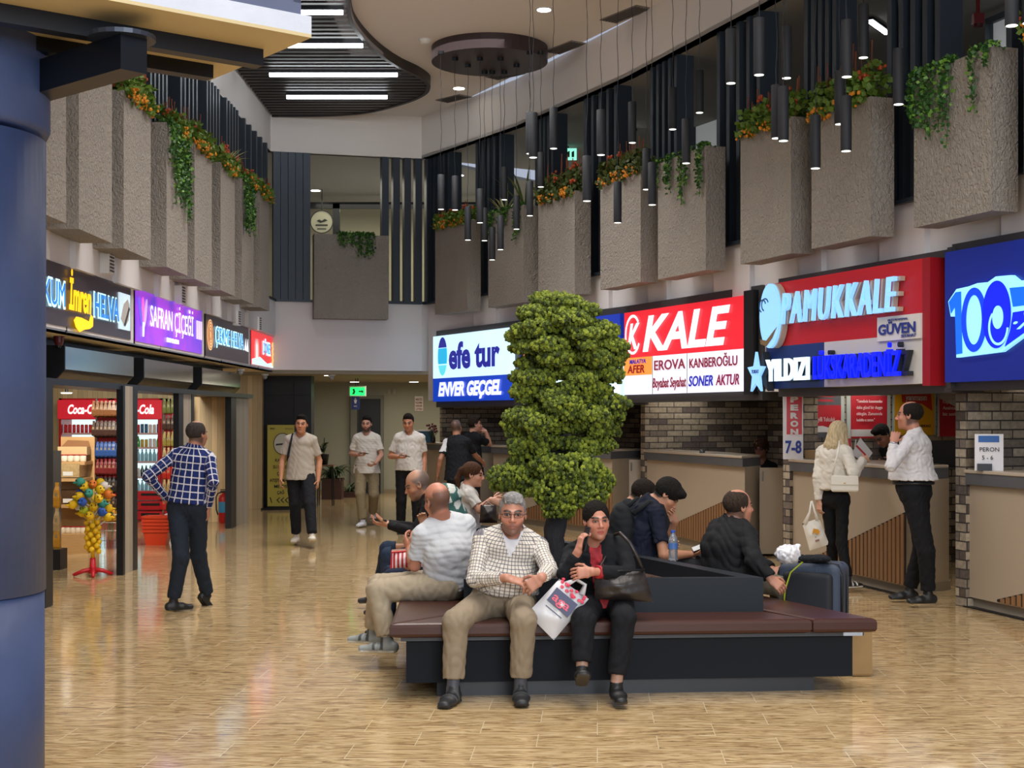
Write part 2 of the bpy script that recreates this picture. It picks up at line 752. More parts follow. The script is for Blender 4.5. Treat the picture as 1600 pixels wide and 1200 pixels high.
ZC, ZB, ZL, ZS = 6.94, 6.21, 3.65, 2.47      # ceiling, band bottom, mezzanine ledge, soffit
XL = -4.05                                    # left-hand wall face
CL = Vector((-4.13, 24.3))                    # back-left corner of the atrium
CR = Vector((-1.59, 25.0))                    # back-right corner

# ceiling above the atrium and its surrounding bulkhead
mb = MB()
mb.prism([(-4.3, -1), (6.6, -1), (6.4, 5.5), (4.9, 12), (-1.5, 25.1), (-4.3, 24.4)], ZC, ZC + .1)
struct('ceiling', mb, M_CEIL)
struct('bulkhead_right', strip_wall(WR, ZB, ZC, .14), M_CEIL)
mb = MB()
mb.prism([CL, CR, CR + Vector((0, .14)), CL + Vector((0, .14))], ZB, ZC)
struct('bulkhead_back', mb, M_CEIL)
mb = MB()
mb.prism([(-4.13, 24.4), (-4.27, 24.4), (-4.2, 3), (-4.03, 3)], ZB, ZC)
struct('bulkhead_left', mb, M_CEIL)

# mezzanine ceilings, floors and far walls
WRo = offs(WR, 3.4)
mb = strip_wall(WR, ZB, ZB + .05, 3.4)
struct('ceiling_right_gallery', mb, M_MEZZ)
mb = MB()
mb.prism([(-4.13, 24.35), (-4.03, 3), (-8.2, 3), (-8.2, 31), (-4.13, 31)], ZB, ZB + .05)
mb.prism([(-4.13, 24.35), (-4.13, 31), (3.2, 31), (-1.59, 25.05)], ZB, ZB + .05)
struct('ceiling_left_gallery', mb, M_MEZZ)
mb = strip_wall(WRo, ZL - .3, ZB, .1)
struct('wall_right_gallery', mb, mat('gallery_wall', '#8f8a80', rough=.8))
mb = MB()
mb.box((-8.3, 3, ZL - .3), (-8.2, 31, ZB))
struct('wall_left_gallery', mb, mat('gallery_grey', '#85878a', rough=.8))
mb = MB()
mb.box((-8.2, 30.9, ZL - .3), (3.2, 31, ZB))
struct('wall_back_gallery', mb, mat('gallery_yellow', '#b9b59a', rough=.8))

# lower walls between signs and gallery ledge
struct('wall_right', strip_wall(offs(WR, .13), 1.95, ZL, 3.1), M_WHITE)
mb = MB()
mb.box((-8.2, 3, ZS), (XL - .06, 24.3, ZL))
struct('wall_left', mb, M_WHITE)
mb = MB()
mb.prism([CL, CR, (3.2, 31), (-4.13, 31)], ZS, ZL)
struct('wall_back', mb, M_WHITE)
# projecting white piers of the side walls, standing between the planters
def pier_row(name, spans, z0, z1):
    mb = MB()
    for a, b, d0, d1 in spans:
        mb.prism([b + d0, b + d1, a + d1, a + d0], z0, z1)
    struct(name, mb, M_WHITE)


# corridor beyond the hall
mb = MB()
mb.box((-6.6, 30.85, 0), (2.2, 31, ZS))
struct('wall_corridor_back', mb, M_SAGE)
mb = MB()
mb.prism([(-6.6, 24.4), (-4.1, 24.4), (-1.59, 25.06), (2.5, 25.06), (2.5, 31), (-6.6, 31)], ZS - .06, ZS)
struct('ceiling_corridor', mb, mat('corridor_ceiling', '#9c9582', rough=.8))
mb = MB()
mb.prism([fl(561, 771).xy, fl(600, 771).xy, (-2.7, 34), (-3.35, 34)], .0, .01)
b_ = fl(560, 771.2)
mb = MB()
mb.box((at(560, 700, 30.8).x, 30.78, 0), (at(595, 700, 30.8).x, 30.86, 2.05))
struct('door_1', mb, mat('door_black', '#14181c', rough=.5))
mb = MB()
x0, x1 = at(557, 700, 30.8).x, at(595, 700, 30.8).x
mb.box((x0 - .12, 30.70, 0), (x0 + .02, 30.86, 2.13)).box((x1, 30.74, 0), (x1 + .06, 30.86, 2.13)).box((x0, 30.74, 2.05), (x1, 30.86, 2.13))
struct('trim_1', mb, mat('door_casing', '#6b6a5c', rough=.6))
mb = MB()
mb.box((-6, 30.81, 0), (x0 - .12, 30.85, .09)).box((x1 + .06, 30.81, 0), (2, 30.85, .09))
struct('baseboard_back', mb, mat('baseboard_brown', '#8b7d62', rough=.5))
mb = MB()
mb.box((-4.75, 25.9, 0), (-4.6, 30.85, ZS - .06))
mb.v = [(v[0] - .0, v[1], v[2]) for v in mb.v]
struct('wall_corridor_left', mb, M_SAGE)

# black panelled block at the end of the shops
mb = MB()
mb.box((-5.2, 25.9, 0), (-3.66, 26.3, ZS - .06))
mb.m = 1
for xx in (-4.83, -3.98):
    mb.box((xx, 25.885, .08), (xx + .012, 25.9, 2.3))
mb.box((-5.2, 25.88, 2.05), (-3.66, 25.9, 2.06))
mb.box((-5.2, 25.86, 0), (-3.66, 25.9, .07))
struct('wall_black_panel', mb, [M_BLACKPANEL, mat('black_panel_joint', '#08090b', rough=.5)])

# ================================================================ slatted ceiling field
edge = [(545, -40), (545, 0), (553, 25), (575, 53), (600, 75), (625, 91), (650, 103), (666, 114), (669.5, 122), (662, 134), (631, 148), (569, 164), (500, 168.5), (428, 169)]


def ceil_pt(px, py, z=ZC):
    Y = (z - EYE) * F / (HZ - py)
    return Vector(((px - 800) / F * Y, Y))


sm = []
P0 = [ceil_pt(*p) for p in edge]
for i in range(len(P0) - 1):           # Catmull-Rom smoothing
    a, b, c, d = P0[max(i - 1, 0)], P0[i], P0[i + 1], P0[min(i + 2, len(P0) - 1)]
    for k in range(5):
        t = k / 5
        sm.append(.5 * ((2 * b) + (c - a) * t + (2 * a - 5 * b + 4 * c - d) * t * t + (3 * b - a - 3 * c + d) * t ** 3))
sm.append(P0[-1])
outline = [(-4.02, 13.5), (-2.3, 13.5), (-1.9, 15.5)] + [tuple(p) for p in sm]
outline[-1] = (-4.1, 24.3)
root = thing('slatted_ceiling_panel', 'dark brown slatted ceiling field with a wavy edge above the shops', 'ceiling panel', (0, 0, 0))
mb = MB()
mb.prism(outline, ZC - .035, ZC - .005)
mb.build('backing_board', mat('slat_backing', '#0d0b0b', rough=.9), root)
mb = MB()
y = 13.6
while y < 24.3:
    xs = []
    n = len(outline)
    for i in range(n):
        a, b = outline[i], outline[(i + 1) % n]
        if (a[1] - y) * (b[1] - y) < 0:
            t = (y - a[1]) / (b[1] - a[1])
            xs.append(a[0] + t * (b[0] - a[0]))
    if len(xs) >= 2:
        mb.box((min(xs), y - .045, ZC - .13), (max(xs), y + .045, ZC - .035))
    y += .195
mb.build('slats', M_BROWN, root)
mb = MB()
for i in range(2, len(outline) - 1):
    a, b = Vector(outline[i]), Vector(outline[i + 1])
    n = Vector((-(b - a).y, (b - a).x)).normalized() * .03
    mb.prism([a - n, b - n, b + n, a + n], ZC - .15, ZC)
mb.build('edge_trim', M_BROWN, root)

M_TUBE = glow('tube_light', '#f4fbff', 9)
for i, (xa, xb, py, w_) in enumerate(((420, 622, 116.5, 'longest one across the middle'), (447, 606, 151.5, 'nearest the curved lower edge'),
                                  (300, 568, 71, 'emerging behind the signboard edge'), (300, 537, 19, 'at the very top of the frame'))):
    Y = (ZC - .2 - EYE) * F / (HZ - py)
    r = thing('tube_light', 'bright white tube light on the slatted ceiling, ' + w_, 'ceiling light', ((xa - 800) / F * Y, Y, ZC - .2), 0, 'tube lights on the slatted ceiling')
    Lx = (xb - xa) / F * Y
    MB().box((0, -.02, .02), (Lx, .02, .1)).build('housing', M_DARK, r)
    m_ = MB()
    m_.smooth = True
    m_.tube([(0.01, 0, 0), (Lx - .01, 0, 0)], .032, 10).build('lamp_tube', M_TUBE, r)

# ================================================================ vertical fins around the gallery
FINN = [0]


def fin_group(a, dirn, n, pitch, depth, w=.075, z0=ZL - .0, z1=ZB, where='', name='fin_screen'):
    """n upright fins starting at plan point a, running along dirn; depth goes to the left of dirn."""
    nrm = Vector((-dirn.y, dirn.x))
    ang = math.atan2(dirn.y, dirn.x)
    r = thing(name, where, 'screen', (a.x, a.y, z0), ang, 'upright fin screens around the gallery')
    H = z1 - z0
    for k in range(n):
        MB().box((k * pitch, 0, 0), (k * pitch + w, depth, H)).build('fin', M_FIN, r)
    MB().box((0, depth * .35, .0), ((n - 1) * pitch + w, depth * .65, .05)).build('rail', M_FIN, r)
    return r


# right-hand side: groups by their extent in the photograph
RG = [(743, 783), (836, 864), (912, 963), (1016, 1057), (1120, 1187), (1256, 1306), (1386, 1468), (1572, 1660)]
words = ['first', 'second', 'third', 'fourth', 'fifth', 'sixth', 'seventh', 'eighth', 'ninth', 'tenth']
for i, (a, b) in enumerate(RG):
    A, d = hit(a, .10)
    B, _ = hit(b, .10)
    if b > 1500:
        B = A + d * 1.0
    Ln = (B - A).length
    n = 5
    fin_group(A, d, n, (Ln - .07) / (n - 1), .24, where='dark blue-grey upright fins on the right-hand gallery, %s group from the back corner' % words[i])
# the small group next to the back corner
A, d = hit(669, .1)
B, _ = hit(702, .1)
fin_group(A, d, 5, ((B - A).length - .07) / 4, .24, where='dark fins wrapped round the back right corner of the gallery')
# back wall groups
db = (CR - CL).normalized()
for px0, px1, wd in ((427, 484, 'dark upright fins on the left half of the back gallery'), (597, 676, 'dark upright fins on the right half of the back gallery')):
    kk = (px0 - 800) / F
    t = (kk * CL.y - CL.x) / (db.x - kk * db.y)
    A = CL + db * t
    kk = (px1 - 800) / F
    t = (kk * CL.y - CL.x) / (db.x - kk * db.y)
    B = CL + db * t
    fin_group(A, db, 5, ((B - A).length - .11) / 4, .2, .12, where=wd)
# left-hand side: (nearest Y, farthest Y), depth goes away from the hall
for i, (ya, yb) in enumerate(((12.9, 13.7), (14.5, 15.2), (15.95, 16.75), (17.4, 18.35), (18.9, 19.75), (20.2, 21.1), (21.6, 23.6))):
    A = Vector((-4.06, ya))
    fin_group(A, Vector((0, 1)), 5, (yb - ya - .07) / 4, .32, where='dark blue-grey upright fins on the left gallery, %s group from the near end' % words[i])

# ================================================================ stucco planters
M_SOIL = mat('dark_soil', '#2c2119', rough=1, bump=1, bscale=50)


def planter(A, dirn, L, dp, z0, z1, label, flip=False):
    """Hollow box planter; dirn runs along the wall, dp is the depth away from the hall."""
    ang = math.atan2(dirn.y, dirn.x)
    r = thing('wall_planter', label, 'planter', (A.x, A.y, z0), ang, 'tall grey stucco planters along the gallery')
    H = z1 - z0
    t = .06
    sg = -1 if flip else 1
    y0, y1 = (0, dp) if not flip else (-dp, 0)
    mb = MB()
    mb.box((0, y0, 0), (L, y1, H - .12))
    mb.box((0, y0, H - .12), (L, y0 + t, H)).box((0, y1 - t, H - .12), (L, y1, H))
    mb.box((0, y0 + t, H - .12), (t, y1 - t, H)).box((L - t, y0 + t, H - .12), (L, y1 - t, H))
    mb.build('box', M_STUCCO, r)
    MB().box((t, y0 + t, H - .13), (L - t, y1 - t, H - .05)).build('soil', M_SOIL, r)
    return r


# right side: front face px range, pixel rows of top (far, near) and bottom (far, near)
RP = [(680, 730, 492), (763, 818, 481), (841, 898, 469), (938, 1001, 453), (1028, 1103, 437), (1157, 1236, 413), (1268, 1360, 389), (1428, 1549, 356), (1600, 1700, 320)]
PLANT = []
PO = -.32     # planter fronts stand this far inside the fin line
for i, (a, b, bot) in enumerate(RP):
    A, d = hit(a, PO)
    B, _ = hit(b, PO)
    if b > 1650:
        B = A + d * 1.0
    d = (B - A).normalized()
    L = (B - A).length
    z0 = EYE + (HZ - bot) / F * A.y
    tops = [365, 358, 322, 293, 258, 222, 172, 92, 20]
    z1 = (4.85, 4.83, 4.8, 4.78, 4.76, 4.71, 4.6, 4.62, 4.6)[i]
    r = planter(A, d, L, .25, z0, z1, 'tall grey rough stucco planter on the right-hand wall, %s from the back corner' % words[i])
    PLANT.append(('R', i, A, d, L, z1))
# left side
for i, (ya, yb) in enumerate(((10.9, 11.95), (12.3, 13.32), (13.72, 14.75), (15.42, 16.42), (16.78, 17.75), (18.28, 19.22), (19.72, 20.62), (21.1, 21.95))):
    A = Vector((-3.75, ya))
    r = planter(A, Vector((0, 1)), yb - ya, .30, 3.30, 4.75 + .04 * i, 'tall grey rough stucco planter on the left-hand wall, %s from the near end' % words[i])
    PLANT.append(('L', i, A, Vector((0, 1)), yb - ya, 4.75 + .04 * i))
# back
A = at(491, 365, 24.1).xy
B = at(607, 365, 24.4).xy
d = (B - A).normalized()
planter(A, d, (B - A).length, .3, EYE + (HZ - 497) / F * 24.1, EYE + (HZ - 365) / F * 24.1, 'wide grey stucco planter alone in the middle of the back wall')
PLANT.append(('B', 0, A, d, (B - A).length, EYE + (HZ - 365) / F * 24.1))

# white pier faces between planters (right and left)
sp = []
for i in range(len(RP) - 1):
    A, d = hit(RP[i][1] + 4, .0)
    B, _ = hit(RP[i + 1][0] + 6, .0)
    n = Vector((-d.y, d.x))
    sp.append((A, B, n * .07, n * .2))
pier_row('trim_right_piers', sp, 2.4, ZL)
mb = MB()
for ya, yb in ((11.85, 12.45), (13.2, 13.9), (14.6, 15.55), (16.3, 16.95), (17.6, 18.45), (19.1, 19.85), (20.5, 21.2), (21.85, 24.3)):
    mb.box((XL - .22, ya, 3.05), (XL + .0, yb, ZL))
struct('trim_left_piers', mb, M_WHITE)
# dark ledge capping the wall under the fins
mb = strip_wall(offs(WR, .02), ZL - .01, ZL + .03, .5)
struct('trim_right_ledge', mb, M_FIN)
mb = MB()
mb.box((-4.5, 3, ZL - .01), (-4.03, 24.3, ZL + .03))
mb.prism([CL + Vector((0, -.03)), CR + Vector((0, -.03)), CR + Vector((0, .4)), CL + Vector((0, .4))], ZL - .01, ZL + .03)
struct('trim_left_ledge', mb, M_FIN)

# gallery glazing and lit back rooms
mb = MB()
A = at(480, 318, 29)
mb.box((at(480, 0, 29).x, 28.98, EYE + (HZ - 326) / F * 29), (at(800, 0, 29).x, 29.06, EYE + (HZ - 316) / F * 29))
for px in (524, 690, 785):
    x = at(px, 0, 29).x
    mb.box((x - .05, 28.98, ZL), (x + .09, 29.06, EYE + (HZ - 318) / F * 29))
struct('window_1', mb, M_DARK)
rr = thing('round_sign', 'round pale sign on the back gallery above the middle planter', 'sign', at(503, 347, 28.4))
MB().lathe([(.22, -.02), (.22, .02)], 32, M=Matrix.Rotation(math.pi / 2, 4, 'X')).build('disc', glow('round_sign_glow', '#a8a68e', .12), rr)
m_ = MB()
m_.tube([(0, 0, .2), (0, 0, ZB - rr.location.z)], .01).build('hanger', M_DARK, rr)
shape('rim', ring(0, 0, .235, .235, .02), mat('sign_dark', '#2c2f2a'), rr, y=-.04)
shape('emblem', [(-.1, .02), (-.05, .05), (.0, .02), (.06, .06), (.12, .03), (.05, .0), (-.03, -.02)], mat('sign_dark', '#2c2f2a'), rr, y=-.035)
shape('emblem', [(-.12, -.08), (.12, -.08), (.12, -.05), (-.12, -.05)], mat('sign_dark', '#2c2f2a'), rr, y=-.035)
for z in (-.15,):
    shape('emblem', [(-.09, z), (.09, z), (.09, z + .02), (-.09, z + .02)], mat('sign_dark', '#2c2f2a'), rr, y=-.035)
# pale panels far back on the right gallery
for px0, px1, py0, py1, off, nm in ((1083, 1124, 190, 262, 2.6, 'window_2'), (1545, 1605, 40, 95, 2.6, 'window_3')):
    A, d = hit(px0, off)
    B, _ = hit(px1, off)
    if px1 > 1590:
        B = A + d * .8
    mb = MB()
    zt = EYE + (HZ - py0) / F * A.y
    n = Vector((-d.y, d.x)) * .05
    mb.prism([A, B, B + n, A + n], ZL, zt)
    mb.m = 1
    for q in (A, B):
        mb.prism([q - n, q - n + d * .08, q + d * .08, q], ZL, zt + .06)
    mb.prism([A - n, B - n, B, A], zt, zt + .07)
    struct(nm, mb, [glow('gallery_pane', '#b6bab9', .22), M_FIN])  # pane emission stands in for the light behind the glass

# gallery downlights
def downlight(p, label, r=.08, s=6, group='round downlights', power=0, name='downlight'):
    t = thing(name, label, 'ceiling light', p, 0, group)
    m_ = MB()
    m_.smooth = True
    m_.lathe([(r * 1.25, -.012), (r * 1.25, 0)], 20).build('ring', mat('white_plastic', '#e9e9e6', rough=.4), t)
    MB().lathe([(r, -.018), (r, -.010)], 20).build('lens', glow('downlight_lens', '#fff8ea', 8), t)
    if power:
        spot('downlight_beam', (p[0], p[1], p[2] - .05), power, 80)


for px, py, lab, dz in ((470, 259, 'gallery downlight seen between the left fins of the back wall', ZB), (493, 297, 'gallery downlight to the left above the round sign', ZB),
                     (717, 273, 'bright gallery downlight behind the hanging pendants near the corner', ZB), ):
    q = ceil_pt(px, py, dz)
    downlight(Vector((q.x, q.y, dz)), lab, .09, power=40)
for px, py, lab in ((850, 14, 'round downlight in the white ceiling right of the drum lamp'), (717, 137, 'round downlight in the white ceiling below the drum lamp')):
    q = ceil_pt(px, py)
    downlight(Vector((q.x, q.y, ZC)), lab, .09, power=30)
for px, py, lab in ((505, 583.5, 'corridor downlight beside the camera under the back wall'), (579, 601.5, 'corridor downlight right of the green exit sign'), (651, 597.5, 'corridor downlight left of the white and blue lightbox')):
    q = ceil_pt(px, py, ZS - .06)
    downlight(Vector((q.x, max(min(q.y, 30), 25.2), ZS - .06)), lab, .09, power=14)
for px, py, lab in ((245, 145, 'small round lamp on the left gallery wall between two fin screens'), (272, 167, 'tiny lamp further along the left gallery wall')):
    Y = 17.5
    downlight(at(px, py, Y) + Vector((-.0, 0, .5)), lab, .06)
for (px, py, ln, Y, lab) in ((975, 199, 24, 21.5, 'short bright tube light on the gallery ceiling behind a pendant'), (1373, 42, 34, 15.2, 'short bright tube light high on the right gallery beside a pendant')):
    Y = (ZB - .03 - EYE) * F / (HZ - py)
    p = at(px, py, Y)
    t = thing('gallery_light', lab, 'ceiling light', p, 1.0, 'short tube lights of the gallery')
    MB().box((-.35, -.05, .0), (.35, .05, .03)).build('housing', M_DARK, t)
    MB().box((-.33, -.035, -.012), (.33, .035, .0)).build('lamp_tube', M_TUBE, t)

# ceiling air diffusers, detector
def slot_vent(px0, py0, px1, py1, lab, w=.28):
    a, b = ceil_pt(px0, py0), ceil_pt(px1, py1)
    d = b - a
    t = thing('ceiling_vent', lab, 'vent', (a.x, a.y, ZC), math.atan2(d.y, d.x), 'slot diffusers in the ceiling')
    L = d.length
    MB().box((0, -w / 2, -.012), (L, w / 2, 0)).build('frame', mat('vent_frame', '#8a8480', rough=.6), t)
    m2 = MB()
    for k in range(5):
        yy = -w / 2 + .02 + k * (w - .04) / 5
        m2.box((.04, yy, -.02), (L - .04, yy + .02, -.008))
    m2.build('slats', mat('vent_slat', '#4b4744', rough=.6), t)


slot_vent(690, 158, 728, 149, 'ceiling slot diffuser left of the bulkhead below the drum lamp')
slot_vent(768, 122, 812, 112, 'ceiling slot diffuser partly hidden behind the drum lamp')
slot_vent(862, 82, 906, 65, 'plain ceiling slot diffuser right of the drum lamp')
slot_vent(950, 33, 1008, 10, 'louvred ceiling slot diffuser at the top, nearest the camera')
q = ceil_pt(664, 61)
t = thing('smoke_detector', 'small white smoke detector on the ceiling left of the drum lamp', 'smoke detector', (q.x, q.y, ZC))
m_ = MB()
m_.smooth = True
m_.lathe([(.04, -.07), (.06, -.06), (.075, -.03), (.085, -.02), (.085, 0)], 20).build('body', mat('white_plastic', '#e9e9e6', rough=.4), t)

# wall grilles below the planters
for px, py, lab in ((688, 507, 'small wall vent above the white and blue lightbox'), (1001, 466, 'small wall vent above the red sign in the middle'),
                    (1215, 432, 'small wall vent above the round emblem of the large red sign'), (1507, 376, 'larger wall vent between the two rightmost signs')):
    A, d = hit(px, .19)
    z = EYE + (HZ - py) / F * A.y
    t = thing('wall_vent', lab, 'vent', (A.x, A.y, z), math.atan2(d.y, d.x), 'small grilles in the white wall')
    s = .13
    MB().box((-s, -.02, -s), (s, .02, s)).build('frame', mat('white_plastic', '#e9e9e6', rough=.4), t)
    m2 = MB()
    for k in range(6):
        m2.box((-s * .7, -.026, -s * .8 + k * .036), (s * .7, -.018, -s * .8 + k * .036 + .02))
    m2.build('slats', mat('vent_slat', '#4b4744', rough=.6), t)
for px, py, lab in ((170, 411, 'tall narrow vent above the dark halva sign'), (283, 461, 'tall narrow vent above the purple sign'), (371, 497, 'narrow vent above the second dark sign'), (404, 506, 'narrow vent above the small red sign')):
    Y = -XL * F / (800 - px)
    z = EYE + (HZ - py) / F * Y
    t = thing('wall_vent', lab, 'vent', (XL + .0, Y, z), math.pi / 2, 'small grilles in the white wall')
    s = .10
    MB().box((-s, -.03, -s * 1.1), (s, .22, s * 1.1)).build('frame', mat('white_plastic', '#e9e9e6', rough=.4), t)
    m2 = MB()
    for k in range(6):
        m2.box((-s * .7, -.036, -s * .9 + k * .034), (s * .7, -.028, -s * .9 + k * .034 + .018))
    m2.build('slats', mat('vent_slat', '#4b4744', rough=.6), t)
    
# white facing behind the right-hand signs down to the booths
# ================================================================ signs
def sign_root(A, B, z0, label, name='lightbox_sign', group='shop and ticket office signs'):
    d = B - A
    return thing(name, label, 'sign', (A.x, A.y, z0), math.atan2(d.y, d.x), group), d.length


G_WHITE = glow('sign_white', '#eef3f8', 0.68)
G_SKY = glow('sign_sky', '#cdefff', 0.76)
G_BLUE = glow('sign_blue', '#0b3fc0', 0.54)
G_NAVY = glow('sign_navy', '#0a2a80', 0.25)
G_CYAN = glow('sign_cyan', '#19aee0', 0.72)
G_AQUA = glow('sign_aqua', '#5fd8ea', 0.72)
G_INK = glow('sign_ink', '#1c1f9c', 0.50)
G_RED = glow('sign_red', '#d5222f', 0.61)
G_ORANGE = glow('sign_orange', '#f08a3c', 0.65)
G_LETTER = glow('letter_white', '#f3e9f2', 0.72)
M_RED = mat('sheet_red', '#c4202a', rough=.35)
M_REDDARK = mat('sheet_dark_red', '#9c1620', rough=.35)
M_NAVYS = mat('sheet_navy', '#1a3673', rough=.4)
M_WHITES = mat('sheet_white', '#cfccc8', rough=.4)

# --- white and blue lightbox at the back
A, B = Vector((-1.33, 24.75)), Vector((.03, 22.1))
r, L = sign_root(A, B, 1.93, 'white and blue lightbox sign with an oval blue emblem above a brick wall')
H = 1.13
MB().box((-.02, .02, -.1), (L + .16, .3, H + .1)).build('frame', M_FRAME, r)
MB().box((0, -.05, .40), (L, .02, H)).build('screen', G_SKY, r)
MB().box((0, -.05, 0), (L, .02, .40)).build('screen', G_BLUE, r)
o = ell(.42, .77, .19, .33)
for nm, lo, hi, m in (('emblem', .92, 1.2, G_INK), ('emblem', .64, .91, G_CYAN), ('emblem', .40, .62, G_AQUA)):
    p = [(x, min(max(z, lo), hi)) for x, z in o]
    shape(nm, p, m, r, y=-.062)
text('lettering', 'efe tur', .70, .56, .42, G_INK, r, wid=1.92, y=-.07, bold=.035)
text('lettering', 'ENVER GEÇGEL', .26, .10, .22, G_WHITE, r, wid=2.42, y=-.07, bold=.045, shear=.25)

# --- partly hidden blue and white lightbox behind the tree
A, B = Vector((.17, 21.85)), Vector((1.50, 19.15))
r, L = sign_root(A, B, 1.93, 'blue and white lightbox sign mostly hidden behind the tall tree')
MB().box((-.02, .02, -.1), (L + .16, .3, H + .1)).build('frame', M_FRAME, r)
MB().box((0, -.05, .52), (L, .02, H)).build('screen', glow('sign_royal', '#1a37a8', 0.43), r)
MB().box((0, -.05, 0), (L, .02, .52)).build('screen', G_SKY, r)
text('lettering', 'TUR', L - .72, .78, .2, G_WHITE, r, y=-.06, bold=.04)
shape('emblem', ell(.22, .86, .13, .13), G_ORANGE, r, y=-.06)
shape('emblem', ell(.2, .62, .1, .09), G_ORANGE, r, y=-.06)
text('lettering', 'a', L - .40, .22, .2, mat('ink_teal', '#27505c'), r, y=-.06, bold=.02)
text('lettering', '.com', L - .38, .10, .07, mat('ink_teal', '#27505c'), r, y=-.06)
shape('band', [(L - .9, .52), (L - .05, .52), (L - .05, .56), (L - .9, .56)], G_ORANGE, r, y=-.058)
# --- small green exit sign between the two signs
p = at(974, 556, 19.0)
t = thing('exit_sign', 'small green exit sign between the tree and the red sign', 'exit sign', p)
MB().box((-.07, -.02, -.05), (.07, .25, .05)).build('body', glow('exit_green', '#7fdc9a', .8), t)
shape('arrow', [(-.05, -.01), (0, -.01), (0, -.03), (.04, 0), (0, .03), (0, .01), (-.05, .01)], mat('exit_dark', '#1f6b3a'), t, y=-.03)

# --- red lightbox with four sponsors
A, B = Vector((1.53, 18.8)), Vector((2.66, 16.05))
r, L = sign_root(A, B, 1.96, 'red and white lightbox sign with large slanted white letters, right of the tree')
H = 1.08
MB().box((-.04, .02, -.1), (L + .28, .34, H + .1)).build('frame', M_FRAME, r)
MB().box((L, -.05, -.04), (L + .2, .1, H + .05)).build('frame_end', M_DARK, r)
MB().box((0, -.05, .48), (L, .02, H)).build('screen', G_RED, r)
MB().box((0, -.05, 0), (L, .02, .48)).build('screen', glow('sign_pale', '#dfe2f4', 0.61), r)
MB().box((.0, -.056, .25), (.78, -.05, .48)).build('screen', G_ORANGE, r)
text('lettering', 'KALE', .56, .56, .43, G_LETTER, r, wid=2.15, y=-.07, bold=.03, shear=.25)
shape('emblem', ring(.27, .78, .22, .26, .035, 40, 330, 30), G_LETTER, r, y=-.065)
text('emblem_letter', 'K', .13, .60, .32, G_LETTER, r, wid=.34, y=-.07, bold=.03, shear=.3)
for s_, x, z, h, w_, m, sh in (('MALATYA', .18, .40, .055, .45, G_INK, .2), ('AFER', .12, .28, .10, .48, mat('ink_red', '#a2202e'), .1), ('EROVA', .86, .30, .12, .80, mat('ink_rose', '#a33b52'), 0),
                               ('KANBEROĞLU', 1.76, .30, .11, 1.10, mat('ink_wine', '#9e2a44'), 0), ('Boyabat Seyahat', .82, .08, .12, .86, mat('ink_wine', '#9e2a44'), .2),
                               ('SONER', 1.74, .08, .12, .58, G_INK, .2), ('AKTUR', 2.38, .08, .12, .52, mat('ink_magenta', '#a21d55'), .2)):
    text('lettering', s_, x, z, h, m, r, wid=w_, y=-.066, bold=.02, shear=sh)
MB().box((.79, -.054, 0), (.80, -.05, .48)).box((1.68, -.054, 0), (1.69, -.05, .48)).build('divider', mat('ink_grey', '#8c8ea0'), r)

# --- large red sign with raised letters
A, B = Vector((2.78, 15.05)), Vector((3.70, 12.52))
r, L = sign_root(A, B, 1.965, 'large red sign with raised pale blue letters and a round emblem')
H = 1.10
MB().box((-.02, .06, -.08), (L + .20, .40, H + .07)).build('frame', M_FRAME, r)
MB().box((L, -.10, -.02), (L + .11, .1, H)).build('side', M_REDDARK, r)
MB().box((0, -.10, .44), (L, .06, H)).build('panel', M_RED, r)
MB().box((0, -.10, 0), (1.12, .06, .44)).build('panel', M_NAVYS, r)
MB().box((1.12, -.10, 0), (L, .06, .44)).build('panel', M_WHITES, r)
MB().box((2.04, -.12, .40), (L, -.10, .62)).build('panel', mat('sheet_offwhite', '#ddd9d6'), r)
G_ICE = glow('ice_letter', '#8cc6ff', 0.58)
M_SIDE = mat('letter_side', '#b9ab9a', rough=.5)
o = ell(.235, .755, .20, .335, n=40)
shape('emblem_rim', ell(.26, .755, .205, .335, n=40), M_SIDE, r, y=-.17, depth=.06)
shape('emblem', o, G_ICE, r, y=-.20, depth=.05)
for pts in ([(.06, .92), (.14, .95), (.16, .86), (.10, .80), (.04, .80)], [(.05, .74), (.13, .76), (.2, .86), (.22, .72), (.12, .64), (.04, .66)]):
    shape('emblem_curl', ring(sum(p[0] for p in pts) / 5, sum(p[1] for p in pts) / 5, .075, .07, .014, 20, 250), mat('emblem_line', '#2a5484'), r, y=-.205)
shape('emblem_curl', [(.05, .52), (.18, .50), (.34, .60), (.39, .63), (.30, .52), (.18, .44), (.06, .47)], mat('emblem_shade', '#80694a'), r, y=-.205)
text('lettering_side', 'PAMUKKALE', .50, .655, .32, M_SIDE, r, wid=1.95, y=-.155, depth=.05, bold=.0, shear=.18, spacing=1.25)
text('lettering', 'PAMUKKALE', .46, .655, .32, G_ICE, r, wid=1.95, y=-.20, depth=.04, bold=.0, shear=.18, spacing=1.25)
text('lettering', 'GÜVEN', 2.07, .46, .09, mat('ink_navy', '#26398c'), r, wid=.56, y=-.13, bold=.03)
text('lettering', 'MUSTAFAKEMAL', 2.22, .575, .02, mat('ink_navy', '#26398c'), r, wid=.3, y=-.13)
text('lettering', 'SEYAHAT', 2.42, .42, .025, mat('ink_navy', '#26398c'), r, wid=.22, y=-.13, bold=.02)


def star(cx, cz, r0, r1, rot=90):
    return [(cx + (r0 if i % 2 == 0 else r1) * .78 * math.cos(math.radians(rot + 36 * i)), cz + (r0 if i % 2 == 0 else r1) * math.sin(math.radians(rot + 36 * i))) for i in range(10)]


